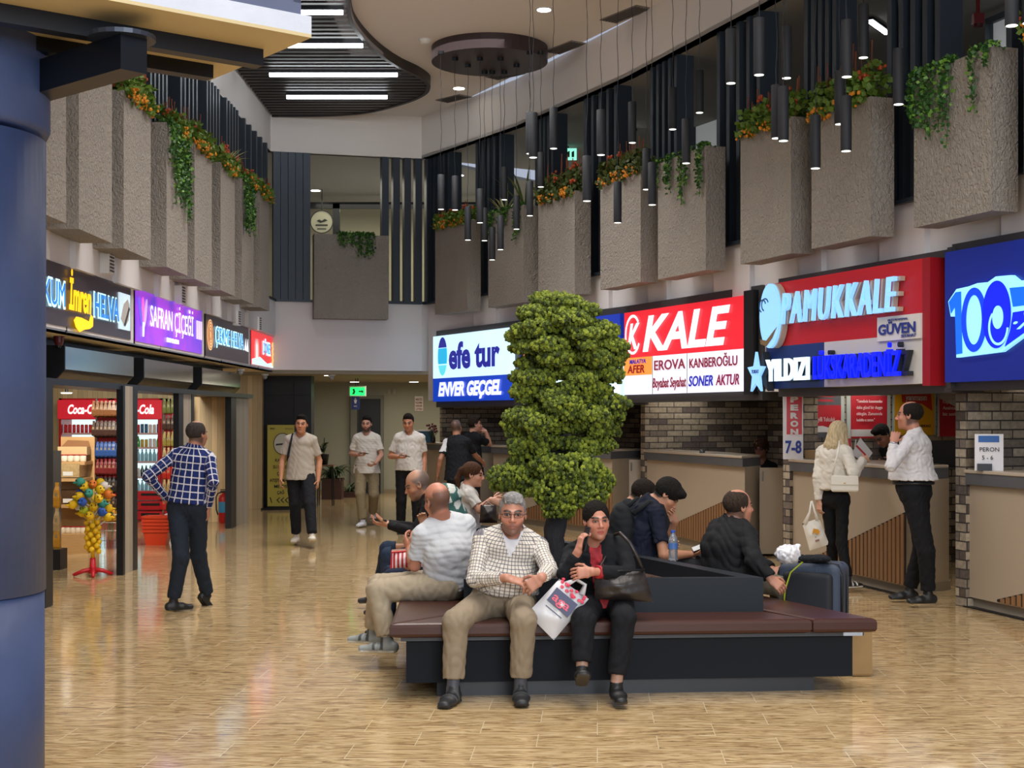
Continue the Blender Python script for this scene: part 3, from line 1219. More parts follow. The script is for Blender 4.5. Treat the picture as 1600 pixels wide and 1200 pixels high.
shape('star_side', star(.08, .16, .23, .10), mat('star_side', '#20242b'), r, y=-.19, depth=.08)
shape('star', star(.02, .16, .23, .10), G_ICE, r, y=-.24, depth=.03)
text('lettering', 'TOKAT', -.05, .165, .035, mat('ink_navy', '#26398c'), r, wid=.15, y=-.25, bold=.02)
text('lettering_side', 'YILDIZI', .22, .08, .22, mat('star_side', '#20242b'), r, wid=.82, y=-.16, depth=.05, bold=.03)
text('lettering', 'YILDIZI', .17, .08, .22, glow('ice_white', '#d5ecff', 0.68), r, wid=.82, y=-.21, depth=.03, bold=.02)
text('lettering_side', 'LÜKSKARADENİZ', 1.16, .08, .22, mat('star_side', '#20242b'), r, wid=1.42, y=-.16, depth=.05, bold=.02)
text('lettering', 'LÜKSKARADENİZ', 1.08, .08, .22, glow('deep_blue', '#0c1ff0', 0.65), r, wid=1.42, y=-.21, depth=.03, bold=.02)

# --- blue centenary sign at the right edge
A, B = Vector((3.78, 12.30)), Vector((4.75, 9.5))
r, L = sign_root(A, B, 1.97, 'dark blue sign with a glowing 100 emblem at the right edge')
H = 1.12
MB().box((-.02, .05, -.07), (L, .4, H + .08)).build('frame', M_FRAME, r)
MB().box((-.02, .0, -.05), (.03, .1, H + .05)).build('frame', M_FRAME, r)
MB().box((0.03, -.06, 0), (L, .05, H)).build('panel', glow('panel_blue', '#10278a', 0.16), r)
GL = glow('halo_cyan', '#8fdcff', 0.72)
G1, G2, G3 = glow('logo_blue', '#0c62f0', 0.61), glow('logo_deep', '#0820e0', 0.61), glow('logo_mid', '#0a3de0', 0.61)
S = 1.0
def P(px, pz):    # lettering coordinates copied from the emblem's own proportions
    return (.13 + (px - 270) / 930 * 1.10, .78 - (pz - 200) / 600 * .58)


shape('emblem_back', [P(270, 295), P(365, 195), P(510, 185), P(600, 168), P(715, 172), P(800, 133), P(960, 140), P(1030, 195), P(1500, 215), P(1500, 500), P(1180, 600), P(860, 770), P(365, 795), P(350, 430), P(300, 430)], GL, r, y=-.10, depth=.05)
shape('numeral', [P(285, 300), P(365, 222), P(425, 222), P(440, 762), P(372, 768), P(356, 350), P(310, 405)], G1, r, y=-.108)
shape('numeral', ring(*P(572, 480), .165, .268, .062, n=40), G3, r, y=-.110)
shape('numeral', ell(*P(820, 455), .178, .275, n=40), G2, r, y=-.114)
shape('numeral_eye', ell(*P(840, 480), .066, .094, n=30), GL, r, y=-.120)
shape('numeral_eye', ring(*P(845, 560), .125, .15, .02, -50, 175, 30, 180), GL, r, y=-.119)
shape('ribbon', [P(950, 245), P(1500, 262), P(1500, 400), P(985, 405)], G1, r, y=-.107)
shape('ribbon', [P(985, 450), P(1500, 430), P(1500, 520), P(1150, 600), P(900, 730), P(955, 600)], G2, r, y=-.107)
text('lettering', '.yıl', .13 + 730 / 930 * 1.10, .78 - 350 / 600 * .58, .13, GL, r, wid=.48, y=-.118, shear=.35)

# ================================================================ brick booths
BK = offs(WR, 2.6)


def back_wall_piece(px0, px1, off, z1, name):
    A, _ = hit(px0, off)
    B, _ = hit(px1, off) if px1 < 1700 else (WRx, 0)
    mb = MB()
    n = Vector((-(B - A).y, (B - A).x)).normalized() * .1
    mb.prism([A, B, B + n, A + n], 0, z1)
    return uvbox(mb, name, M_BRICK, kind='structure')


mbb = strip_wall(BK[0:], 0, 2.6, .1)
uvbox(mbb, 'wall_brick_back', M_BRICK, kind='structure')
mbb = strip_wall(offs(WR, .3), 1.98, 2.02, 2.3)
struct('ceiling_booths', mbb, mat('booth_ceiling', '#8a857c', rough=.8))
# brick pillars between the booths
cols = [(688, 700, 'back'), (1000, 1009, 'mid'), (1223, 1236, 'front'), (1489, 1505, 'near')]
PIL = []
for i, A in enumerate((Vector((-1.30, 25.6)), Vector((1.80, 19.86)), Vector((3.00, 15.72)), Vector((3.94, 12.62)))):
    d = Vector((.30, -.954)).normalized()
    n = Vector((.93, .36)).normalized()
    w_ = .15
    mb = MB()
    mb.prism([A, A + d * w_, A + d * w_ + n * .36, A + n * .36], 0, 1.98)
    uvbox(mb, 'pillar_brick', M_BRICK, kind='structure')
    PIL.append((A + d * .10, d, n))
    # partition of the booth behind the pillar
    mb = MB()
    mb.prism([A + n * .36, A + n * .36 + d * .10, A + n * 2.5 + d * .10, A + n * 2.5], 0, 2.0)
    uvbox(mb, 'wall_booth_side', M_BRICK, kind='structure')

# lamps inside the booths
for px in (740, 1090, 1340, 1560):
    A, d = hit(px, 1.1)
    area_light('booth_light', (A.x, A.y, 1.95), 1.4, 34, (1, .95, .88), rot=(0, 0, math.atan2(d.y, d.x)), sy=.8)


# ================================================================ counters
def counter(A, B, C, label, z=1.21, slat=True, text_=None):
    """Prow-shaped counter: front A to B, then return B to C."""
    d = (B - A)
    L = d.length
    ang = math.atan2(d.y, d.x)
    r = thing('ticket_counter', label, 'counter', (A.x, A.y, 0), ang, 'beige ticket counters along the right wall')
    R = Matrix.Rotation(-ang, 2)
    c = R @ (C - A)
    body = MB()
    back = [(c.x, c.y), (c.x * .6, c.y + .12), (0, .42)]
    body.prism([(0, 0), (L, 0)] + back, .09, z - .13)
    body.build('body', M_CREAMPANEL, r)
    mb = MB()
    mb.prism([(.0, .04), (L - .03, .04), (c.x, c.y + .02), (0, .42)], 0, .09)
    mb.build('plinth', mat('counter_plinth', '#8e8577', rough=.5), r)
    cd = (Vector((c.x, c.y)) - Vector((L, 0))).normalized()
    e = .04
    mb = MB()
    mb.prism([(-.0, -e), (L + e * .6, -e), (c.x + e * .3, c.y - e * .3), (c.x * .55, c.y + .14), (0, .44)], z - .13, z - .03)
    mb.build('edge_band', M_CTOP, r)
    mb = MB()
    mb.bprism([(-.0, -e - .01), (L + e * .6, -e - .01), (c.x + e * .3, c.y - e * .3), (c.x * .55, c.y + .16), (0, .46)], z - .03, z, .006)
    mb.build('top', M_CTOPB, r)
    if slat:
        mb = MB()
        x = L * .16
        k = 0
        H0, H1 = .12, z - .42
        while x < L - .01:
            h = H0 + (H1 - H0) * (x - L * .14) / (L * .86)
            mb.box((x, -.014, .10), (x + .050, 0, max(h, .13)))
            x += .078
        mb.build('wood_battens', mat('walnut', '#8a6442', rough=.5, vary=.45, vscale=14, bstretch=(2, 1, .04)), r)
        mb = MB()
        mb.add([(L * .14, -.004, .10), (L - .001, -.004, .10), (L - .001, -.004, H1), (L * .14, -.004, H0)], [(0, 1, 2, 3)])
        mb.build('batten_backing', mat('batten_gap', '#150d08', rough=.9), r)
    return r, L


V = Vector
counter(V((4.02, 12.5)), V((4.80, 9.55)), V((5.8, 10.2)), 'nearest beige ticket counter at the right edge with a small platform sign on top')
counter(V((3.08, 15.6)), V((3.68, 13.25)), V((4.22, 13.72)), 'beige counter where the blonde woman and the white-shirted man stand')
counter(V((1.87, 19.74)), V((2.74, 16.72)), V((3.02, 17.25)), 'beige counter left of the tall brick pillar, curly-haired clerk behind it')
counter(V((-.30, 22.9)), V((1.40, 19.85)), V((1.86, 20.5)), 'beige counter behind the tall tree')
counter(V((-1.53, 25.5)), V((-.52, 23.35)), V((-.1, 23.75)), 'farthest beige counter where the two dark-clothed men stand')

# gate panels between the counters
for px0, px1, Y, lab in ((1001, 1010, 20.4, None), (1187, 1223, 17.0, 'beige half-height gate beside the brick pillar behind the bench'), (1467, 1490, 13.9, None), (983, 1001, 20.2, 'narrow beige gate behind the hanging branches of the tree')):
    if not lab:
        continue
    a, b = at(px0, 800, Y), at(px1, 800, Y)
    t = thing('gate_panel', lab, 'gate', (a.x, a.y, 0))
    MB().box((0, 0, .03), (b.x - a.x, .04, 1.06)).build('panel', M_CREAMPANEL, t)
    m_ = MB()
    m_.tube([(.03, -.03, .90), (.03, -.03, 1.02)], .008).build('handle', mat('chrome', '#c9c9c9', rough=.25, metal=1), t)
# dark floor channel in front of the counters
mb = MB()
for a, b in ((V((3.05, 15.62)), V((3.64, 13.28))), (V((4.0, 12.52)), V((4.76, 9.6)))):
    n = Vector((-(b - a).y, (b - a).x)).normalized()
    mb.prism([a - n * .03, b - n * .03, b + n * .03, a + n * .03], .001, .012)
struct('trim_floor_strip', mb, M_DARK)

# ================================================================ things on and behind the counters
# vertical platform sign with numbers
Y = 15.45
a, b = at(1224, 616, Y), at(1255, 660, Y)
r = thing('platform_sign', 'tall red and white PERON 7-8 sign beside the brick pillar', 'sign', (a.x, a.y, 1.21))
W_ = b.x - a.x
Ht = (EYE + (HZ - 616) / F * Y) - 1.21
MB().box((0, 0, 0), (W_, .03, Ht)).build('board', mat('board_white', '#dcd9dc', rough=.4), r)
MB().box((.035, -.006, .27), (W_ - .015, 0, Ht)).build('red_panel', M_RED, r)
zz = Ht - .085
for ch in 'PERON':
    text('lettering', ch, W_ / 2 + .01, zz, .058, M_WHITES, r, wid=.085, y=-.012, bold=.06, align='C')
    zz -= .088
text('lettering', '7-8', .02, .07, .13, mat('ink_navy', '#26398c'), r, wid=W_ - .04, y=-.01, bold=.03)
# posters on the brick wall of the third booth
M_GLASSF = mat('poster_frame', '#b9c0b8', rough=.3)
M_PRED = mat('poster_red', '#bd2632', rough=.4)
M_PGREY = mat('poster_grey', '#55565a', rough=.4)
M_TXT = mat('poster_text', '#f0d9d6', rough=.5)
WB = BK


def poster(px0, px1, py0, py1, label):
    P_, dd, nn = PIL[2]

    def on(px):
        k = (px - 800) / F
        t = (k * P_.y - P_.x) / (nn.x - k * nn.y)
        return P_ + nn * t + dd * .02
    A, B = on(px0), on(px1)
    ang = math.atan2((B - A).y, (B - A).x)
    zb = EYE + (HZ - py1) / F * A.y
    zt = EYE + (HZ - py0) / F * A.y
    r = thing('poster', label, 'poster', (A.x, A.y, zb), ang, 'framed posters behind the counter')
    L = (B - A).length
    MB().box((0, 0, 0), (L, .02, zt - zb)).build('frame', M_GLASSF, r)
    return r, L, zt - zb


r, L, H = poster(1247, 1318, 612, 684, 'framed grey and red poster with a red curve, first beside the platform sign')
MB().box((.05, -.006, .0), (L - .05, 0, H)).build('sheet', M_PGREY, r)
MB().box((.05, -.008, .12), (L - .05, -.005, .36)).build('red_field', M_PRED, r)
shape('red_curve', [(.12, .66), (.2, .66), (.32, .5), (.42, .49), (L - .08, .53), (L - .08, .51), (.40, .465), (.3, .48), (.17, .62)], M_PRED, r, y=-.01)
for z in (.40, .45):
    shape('red_bar', [(.06, z), (.45, z), (.42, z + .025), (.06, z + .025)], M_PRED, r, y=-.01)
text('lettering', '"En Keyifli Yolculuk', .12, .18, .05, M_TXT, r, wid=L - .25, y=-.014)
shape('bus_picture', [(.05, .06), (.4, .06), (.42, .1), (.3, .13), (.07, .12)], M_WHITES, r, y=-.011)
r, L, H = poster(1322, 1390, 612, 685, 'framed red poster with a black and white bus photograph on top')
MB().box((.05, -.006, .0), (L - .05, 0, H)).build('sheet', M_PRED, r)
MB().box((.05, -.008, .48), (L - .05, -.005, H)).build('photograph', mat('photo_grey', '#8c8883', rough=.4, vary=.6, vscale=12), r)
for k, s_ in enumerate(('"Temelinde konumundan', 'daha güzel bir duygu', 'eklegün. Zamanında', 'hedefte o zaman."')):
    text('lettering', s_, .12, .40 - k * .07, .035, M_TXT, r, wid=L - .24 - (.1 if k == 3 else 0), y=-.012)
MB().box((.05, -.009, .02), (L - .05, -.006, .10)).build('footer', M_WHITES, r)
r, L, H = poster(1394, 1461, 606, 680, 'framed yellow poster with a red shape behind the white-shirted man')
MB().box((.02, -.006, .0), (L - .03, 0, H)).build('sheet', mat('poster_yellow', '#e0a51c', rough=.4), r)
shape('red_shape', [(.1, H - .02), (L - .08, H - .02), (L - .06, H - .26), (L - .2, H - .18), (.12, H - .16)], mat('poster_scarlet', '#c8301f'), r, y=-.01)
text('lettering', 'yanmasın', .16, H - .14, .07, M_WHITES, r, wid=L - .3, y=-.016, bold=.01)
text('lettering', 'PAMUKKALE', L - .32, .09, .03, mat('ink_black', '#1d1c1c'), r, wid=.24, y=-.012)
r, L, H = poster(1464, 1500, 612, 682, 'framed red and white poster next to the near brick pillar')
MB().box((.02, -.006, .0), (L - .02, 0, H)).build('sheet', M_PRED, r)
shape('white_field', [(.02, H), (L - .02, H), (L - .02, H - .2), (.02, H - .08)], M_WHITES, r, y=-.01)
for k, s_ in enumerate(('Keyifli Yo', 'Anahtarı', 'biz seniz')):
    text('lettering', s_, .06, .38 - k * .07, .04, M_TXT, r, wid=L - .12, y=-.012)

# platform 5-6 card stand
Y = 12.25
a = at(1523, 733, Y)
r = thing('platform_card', 'small white PERON 5-6 card stand on the nearest counter', 'sign', (a.x, Y, 1.21), -.25)
MB().box((0, 0, 0), (.235, .025, .315)).build('board', mat('board_white', '#dcd9dc', rough=.4), r)
MB().box((.03, -.006, .245), (.2, 0, .30)).build('blue_label', mat('label_blue', '#2b62a8'), r)
text('lettering', 'PERON', .04, .165, .036, mat('ink_black', '#1d1c1c'), r, wid=.16, y=-.008)
text('lettering', '5 - 6', .06, .095, .036, mat('ink_black', '#1d1c1c'), r, wid=.09, y=-.008)
MB().box((.02, -.035, 0), (.14, 0, .06)).build('card_holder', M_DARK, r)

# clutter on the counters
r = thing('computer_monitor', 'dark computer monitor behind the counter right of the white-shirted man', 'monitor', at(1462, 727, 14.0) , -.9)
MB().box((-.1, 0, -.02), (.24, .03, .24)).build('screen', M_DARK, r)
MB().box((.03, .03, -.1), (.1, .08, .1)).build('stand', M_DARK, r)
r = thing('cardboard_box', 'small brown box on the counter under the 7-8 sign', 'box', at(1258, 716, 15.5), -1.2)
MB().box((0, 0, 0), (.2, .28, .09)).build('carton', mat('cardboard', '#8f7350', rough=.8), r)
MB().box((0, .13, .09), (.2, .15, .092)).build('tape', mat('tape', '#b59d72', rough=.4), r)
r = thing('glass_cup', 'small clear glass on the counter left of the curly-haired clerk', 'glass', at(1097, 712, 18.0))
m_ = MB()
m_.smooth = True
m_.lathe([(.03, 0), (.04, .09), (.037, .09), (.028, .008)], 16).build('cup', mat('clear_glass', '#dfe6e6', rough=.05, trans=.9), r)
r = thing('paper_flag', 'small red and white paper flag standing in front of the leaning clerk', 'flag', at(1333, 724, 14.9))
m_ = MB()
m_.tube([(0, 0, 0), (.03, 0, .25)], .006).build('stick', M_WHITES, r)
MB().add([(-.02, 0, .02), (-.07, 0, .06), (-.02, 0, .3), (.01, 0, .26)], [(0, 1, 2, 3)]).add([(-.0, -.01, .10), (.15, -.03, -.02), (.2, -.02, .1), (.08, 0, .27)], [(0, 1, 2, 3)])
a_ = MB()
a_.prism([(-.06, 0), (-.02, 0), (-.02, .01), (-.06, .01)], .02, .26)
a_.build('red_banner', M_RED, r)
shape('white_banner', [(-.02, .10), (.12, .0), (.2, .11), (.07, .27)], mat('paper_white', '#dedad8'), r, y=-.02, depth=.006)
shape('red_stripe', [(.02, .18), (.13, .07), (.14, .085), (.035, .195)], M_RED, r, y=-.024)
# wall clock half hidden under the sign behind the tree
p, d = hit(962, .2)
p = at(965, 626, 19.9)
r = thing('wall_clock', 'round wall clock half hidden behind the tree under the blue sign', 'clock', p + V((0, .0, 0)), -1.0)
Mx = Matrix.Rotation(math.pi / 2, 4, 'X')
m_ = MB()
m_.lathe([(.17, -.02), (.19, -.02), (.19, .03), (.17, .03)], 36, M=Mx).build('rim', mat('clock_rim', '#6c6a64', rough=.3), r)
MB().lathe([(.17, 0), (.17, .035)], 36, M=Mx).build('face', mat('clock_face', '#d8d8d2', rough=.4), r)
MB().box((-.004, -.042, -.11), (.004, -.036, 0)).build('hand', M_DARK, r)
MB().box((0, -.042, -.004), (.09, -.036, .004)).build('hand', M_DARK, r)
MB().box((-.02, .02, -.02), (.02, .3, .02)).build('bracket', M_DARK, r)
# far counter: blue drinks box and vase
p = at(664, 692, 25.0)
r = thing('blue_display_case', 'small blue display case on the farthest counter', 'box', (p.x, p.y, 1.21), -.2)
MB().box((-.14, 0, 0), (.14, .2, .10)).build('body', mat('case_teal', '#1f4b5f', rough=.4), r)
MB().prism([(-.14, 0), (.10, 0), (.10, .2), (-.14, .2)], .10, .2).build('upper_case', mat('case_teal', '#1f4b5f', rough=.4), r)
MB().box((-.15, -.01, .2), (.09, .21, .225)).build('lid', M_WHITES, r)
p = at(677, 692, 25.0)
r = thing('flower_vase', 'small vase of dark red flowers on the farthest counter', 'vase', (p.x, p.y - .1, 1.21))
m_ = MB()
m_.smooth = True
m_.lathe([(.03, 0), (.045, .04), (.03, .1), (.04, .12)], 14).build('vase', M_DARK, r)
m_ = MB()
for k in range(14):
    a_ = random.uniform(0, 6.28)
    e_ = (math.cos(a_) * random.uniform(.02, .12), math.sin(a_) * .08, random.uniform(.16, .32))
    m_.tube([(0, 0, .1), e_], .004, 5)
m_.build('stems', mat('stem_green', '#3d4a2a'), r)
m_ = MB()
for k in range(18):
    a_ = random.uniform(0, 6.28)
    m_.blob((math.cos(a_) * random.uniform(.02, .12), math.sin(a_) * .08, random.uniform(.18, .33)), .02, 6, 4)
m_.build('blossoms', mat('blossom_dark_red', '#6b3038', rough=.8), r)

# corridor signs and things
p = at(572, 612, 27.5)
r = thing('exit_sign', 'glowing green exit sign hanging in the corridor', 'exit sign', p, 0)
w_ = 26 / F * 27.5
MB().box((-w_, -.03, -.09), (0, .03, .11)).build('body', mat('exit_housing', '#d6dccb', rough=.4), r)
MB().box((-w_ + .02, -.04, -.07), (-.02, -.03, .08)).build('light_panel', glow('exit_glow', '#14e060', 1.5), r)
shape('running_figure', [(-w_ + .05, -.05), (-w_ + .08, .0), (-w_ + .06, .05), (-w_ + .1, .06), (-w_ + .12, 0), (-w_ + .1, -.05)], mat('exit_ink', '#0c5c2a'), r, y=-.045)
shape('arrow', [(-.14, -.01), (-.08, -.01), (-.08, -.04), (-.04, 0), (-.08, .04), (-.08, .02), (-.14, .02)], mat('exit_ink', '#0c5c2a'), r, y=-.045)
m_ = MB()
m_.tube([(-w_ / 2, 0, .1), (-w_ / 2, 0, ZS - .06 - p.z)], .008).build('hanger', M_DARK, r)
p = at(562, 640, 27.6)
r = thing('toilet_sign', 'dark blue toilet sign hanging under the exit sign', 'sign', p)
w_ = 13 / F * 27.6
MB().box((-w_, -.01, 0), (0, .01, .26)).build('board', mat('wc_blue', '#182a6a', rough=.4), r)
shape('pictogram', ell(-w_ / 2, .21, .014, .016), M_WHITES, r, y=-.015)
shape('pictogram', [(-w_ / 2 - .03, .19), (-w_ / 2 + .03, .19), (-w_ / 2 + .015, .12), (-w_ / 2 - .015, .12)], M_WHITES, r, y=-.015)
text('lettering', 'WC', -w_ / 2, .05, .03, M_WHITES, r, y=-.015, align='C')
m_ = MB()
m_.tube([(-w_ / 2, 0, .26), (-w_ / 2, 0, ZS - .06 - p.z)], .006).build('hanger', M_DARK, r)
p = at(648, 642, 30.8)
r = thing('notice', 'white notice with dark red lines on the corridor wall', 'notice', (p.x, 30.84, p.z))
w_, h_ = 13 / F * 30.8, 23 / F * 30.8
MB().box((0, -.01, 0), (w_, 0, h_)).build('board', mat('notice_white', '#d9cfc6', rough=.5), r)
for k, s_ in enumerate(('MESCİD', 'KULLANIMA', 'KAPALIDIR', 'LÜTFEN')):
    text('lettering', s_, .02, h_ - .09 - k * .07, .04, mat('notice_ink', '#8e4a44'), r, wid=w_ - .04, y=-.015, bold=.03)
for px in (607.5, 616):
    p = at(px, 612, 30.8)
    r = thing('wall_speaker', 'small pale wall fitting high on the corridor wall, ' + ('left' if px < 610 else 'right') + ' of the pair', 'wall fitting', (p.x, 30.84, p.z))
    MB().box((-.025, -.04, -.05), (.025, 0, .05)).build('body', mat('fitting_grey', '#a5a294', rough=.5), r)
# dome cameras
for px, py, Y, nm, lab in ((518, 585, 24.9, 'dome_camera', 'white dome camera under the back wall soffit'), (414, 588, 24.5, 'dome_camera', 'small white camera under the soffit above the black panel'), (376, 585, 22, 'dome_camera', 'small pale camera beside the last shutter housing')):
    p = at(px, py, Y)
    r = thing(nm, lab, 'security camera', (p.x, p.y, ZS - .062))
    MB().lathe([(.06, -.03), (.065, 0)], 16).build('base', M_WHITES, r)
    m_ = MB()
    m_.smooth = True
    m_.blob((0, -.01, -.05), .045).build('dome', mat('camera_dome', '#bfc0c0' if px != 518 else '#9a9c9e', rough=.2), r)
# red gallery sounder and green gallery exit sign
p = at(1528, 28, 12.4)
r = thing('fire_alarm', 'dark red fire alarm sounder under the right gallery ceiling', 'alarm', (p.x, p.y, p.z))
A, d = hit(1528, 1.2)
r.location = (A.x, A.y, EYE + (HZ - 28) / F * A.y)
MB().box((-.05, -.04, -.06), (.05, .04, .04)).build('body', mat('alarm_red', '#8c1c22', rough=.4), r)
MB().lathe([(.045, -.09), (.05, -.06)], 16).build('beacon', mat('alarm_red2', '#5c1217', rough=.2), r)
m_ = MB()
m_.tube([(0, 0, .04), (0, 0, ZB - r.location.z)], .02).build('conduit', mat('alarm_red', '#8c1c22'), r)
A, d = hit(888, 1.6)
r = thing('exit_sign', 'pale green exit sign hanging in the dark right gallery', 'exit sign', (A.x, A.y, EYE + (HZ - 241) / F * A.y))
s_ = A.y / F
MB().box((-13 * s_, -.02, -9 * s_), (13 * s_, .02, 9 * s_)).build('light_panel', glow('exit_mint', '#8fe6cf', .9), r)
for k in range(3):
    shape('pictogram', [((-9 + 7 * k) * s_, -5 * s_), ((-5 + 7 * k) * s_, -5 * s_), ((-5 + 7 * k) * s_, 5 * s_), ((-9 + 7 * k) * s_, 3 * s_)], mat('exit_dark', '#1f6b3a'), r, y=-.03)
m_ = MB()
m_.tube([(0, 0, 9 * s_), (0, 0, ZB - r.location.z)], .01).build('hanger', M_DARK, r)
# ================================================================ left-hand signs
XS = -4.13
LS = [(11.0, 15.0, 0), (15.15, 19.0, 1), (19.15, 22.9, 2), (23.05, 24.75, 3)]


def left_sign(y0, y1, z0, z1, label):
    # viewer sees it from the hall: local X runs away from the camera
    r = thing('lightbox_sign', label, 'sign', (XS, y0, z0), math.pi / 2, 'shop and ticket office signs')
    L, H = y1 - y0, z1 - z0
    MB().box((-.03, .0, -.04), (L + .03, .26, H + .05)).build('frame', M_FRAME, r)
    MB().box((-.06, -.02, -.03), (0.0, .1, H)).build('frame_end', M_DARK, r)
    return r, L, H


M_SIGND = mat('sign_sheet_dark', '#4a3f48', rough=.3, vary=.08, vscale=3)
# ---- dark sign with yellow script (px 64..200)
yA = 4.13 * F / (800 - 40)
yB = 4.13 * F / (800 - 200)
r, L, H = left_sign(yA, yB, 2.50, 3.06, 'dark sign with white HELVA letters and yellow script, nearest the blue column')
MB().box((0, -.03, 0), (L, 0, H)).build('panel', M_SIGND, r)


def lx(px):    # local x of a photo column on the left sign plane
    return 4.13 * F / (800 - px) - yA


G_LB = glow('letter_halo', '#c6f4ff', 0.83)
text('lettering_halo', 'LOKUM', lx(95.5) - 1.0, .165, .24, G_LB, r, wid=.97, y=-.05, bold=.04)
text('lettering', 'LOKUM', lx(95.5) - 1.0, .175, .22, glow('letter_blue', '#2f78c8', 0.68), r, wid=.95, y=-.056, bold=.0)
G_Y = glow('letter_yellow', '#ffc60a', 0.75)
text('lettering', 'İmren', lx(98), .17, .27, G_Y, r, wid=lx(133) - lx(98), y=-.06, bold=.025, shear=.15)
shape('swash', [(lx(133), .16), (lx(136.5), .14), (lx(136), .05), (lx(131), .02), (lx(122), .0), (lx(115), -.05 + .02), (lx(109), .0 + .01), (lx(106), .07), (lx(110), .11), (lx(118), .11), (lx(130), .09)], G_Y, r, y=-.058)
text('lettering_halo', 'HELVA', lx(138.5), .155, .24, G_LB, r, wid=lx(179) - lx(138.5), y=-.05, bold=.035)
text('lettering', 'HELVA', lx(139.5), .165, .22, glow('letter_blue', '#2f78c8', 0.68), r, wid=lx(178) - lx(139.5), y=-.056, bold=.02)
x0, x1 = lx(180), lx(197)
MB().box((x0, -.045, .09), (x1, -.03, .47)).build('picture_panel', glow('picture_pale', '#c3dbe8', 0.52), r)
shape('picture', [(x0 + .04, .2), (x0 + .15, .36), (x0 + .3, .42), (x1 - .04, .36), (x1 - .08, .2), (x0 + .2, .12)], mat('powder', '#c8c4c0'), r, y=-.05)
shape('picture', [(x0 + .14, .13), (x0 + .2, .13), (x1 - .04, .32), (x1 - .08, .34)], mat('picture_line', '#4d4a45'), r, y=-.054)

# ---- purple sign (207..312)
yA = 4.13 * F / (800 - 208)
yB = 4.13 * F / (800 - 312)
r, L, H = left_sign(yA, yB, 2.50, 3.07, 'bright purple lightbox sign with white curly lettering and a flower')
pm = glow('purple_glow', '#7a3fd0', 0.64)
nt = pm.node_tree
tc = nt.nodes.new('ShaderNodeTexCoord')
n_ = nt.nodes.new('ShaderNodeTexNoise')
n_.inputs['Scale'].default_value = 1.6
rp = nt.nodes.new('ShaderNodeValToRGB')
rp.color_ramp.elements[0].color = (*hexc('#5a35c8'), 1)
rp.color_ramp.elements[0].position = .4
rp.color_ramp.elements[1].color = (*hexc('#b83fd6'), 1)
rp.color_ramp.elements[1].position = .62
nt.links.new(tc.outputs['Object'], n_.inputs[0])
nt.links.new(n_.outputs[0], rp.inputs[0])
nt.links.new(rp.outputs[0], nt.nodes['Principled BSDF'].inputs['Emission Color'])
MB().box((0, -.03, 0), (L, 0, H)).build('screen', pm, r)
text('lettering', 'SAFRAN ÇİÇEĞİ', lx(229), .20, .24, G_WHITE, r, wid=lx(297) - lx(229), y=-.045, bold=.0, shear=.05)
text('lettering', 'KUTU VE LOKUM', lx(255), .06, .05, G_WHITE, r, wid=lx(274) - lx(255), y=-.045, bold=.03)
for cx, rz, m in ((lx(214), 25, glow('petal_blue', '#6a5cf0', 0.68)), (lx(218), 0, glow('petal_pink', '#e66ac0', 0.68)), (lx(222), -20, glow('petal_lilac', '#c9a6f5', 0.68))):
    shape('flower_petal', ell(cx, .33, .05, .17, rot=rz), m, r, y=-.042)
shape('flower_stem', [(lx(217), .06), (lx(219), .06), (lx(220), .22), (lx(217), .22)], G_WHITE, r, y=-.044)
x0 = lx(302)
for k in range(3):
    shape('drinks_picture', [(x0 + k * .12, .18), (x0 + .09 + k * .12, .18), (x0 + .09 + k * .12, .42), (x0 + k * .12, .42)], glow('drink_pale', '#d9c9f2', 0.68), r, y=-.044)

# ---- second dark sign (317..384)
yA = 4.13 * F / (800 - 318)
yB = 4.13 * F / (800 - 385)
r, L, H = left_sign(yA, yB, 2.49, 3.05, 'second dark sign with a halva disc and pale blue letters, right of the purple sign')
MB().box((0, -.03, 0), (L, 0, H)).build('panel', M_SIGND, r)
shape('halva_picture', ell(lx(323.8), .29, .20, .21), glow('halva', '#e8b483', 0.68), r, y=-.045)
for k in range(4):
    shape('halva_line', ring(lx(323.8), .29, .18 - k * .04, .19 - k * .04, .008), mat('halva_edge', '#b58354'), r, y=-.05)
text('lettering_halo', 'ÇEKME HELVA', lx(331), .20, .23, G_LB, r, wid=lx(376) - lx(331), y=-.05, bold=.03)
text('lettering', 'ÇEKME HELVA', lx(331.5), .21, .21, glow('letter_blue2', '#3c8fd0', 0.68), r, wid=lx(375.5) - lx(331.5), y=-.056)
shape('figure_picture', [(lx(377.5), .2), (lx(380), .38), (lx(380.5), .2), (lx(383), .38), (lx(384), .18)], G_WHITE, r, y=-.045)
# ---- small red sign (389..425)
yA = 4.13 * F / (800 - 390)
yB = 24.65
r, L, H = left_sign(yA, yB, 2.50, 3.03, 'small bright red sign at the far end of the shop signs')
MB().box((0, -.03, 0), (L, 0, H)).build('screen', glow('screen_red', '#e02a30', 0.68), r)
for k in range(3):
    shape('person_picture', [(.25 + k * .13, .0), (.25 + k * .13, .3), (.31 + k * .13, .42), (.36 + k * .13, .3), (.36 + k * .13, .0)], G_WHITE if k % 2 else glow('rose', '#f0a8a0', 0.60), r, y=-.04)
text('lettering_halo', 'DÖNER', L * .42, .21, .19, G_LB, r, wid=L * .33, y=-.044, bold=.08)
text('lettering', 'DÖNER', L * .43, .22, .17, glow('letter_blue2', '#3c8fd0', 0.68), r, wid=L * .31, y=-.05)
shape('wave', [(.0, 0), (L, 0), (L, .12), (L * .6, .05), (L * .3, .14), (0, .08)], G_LB, r, y=-.042)
for k in range(4):
    shape('food_picture', ell(L * .85, .08 + k * .1, .14, .06), glow('food', '#f2c27a', 0.68), r, y=-.045)

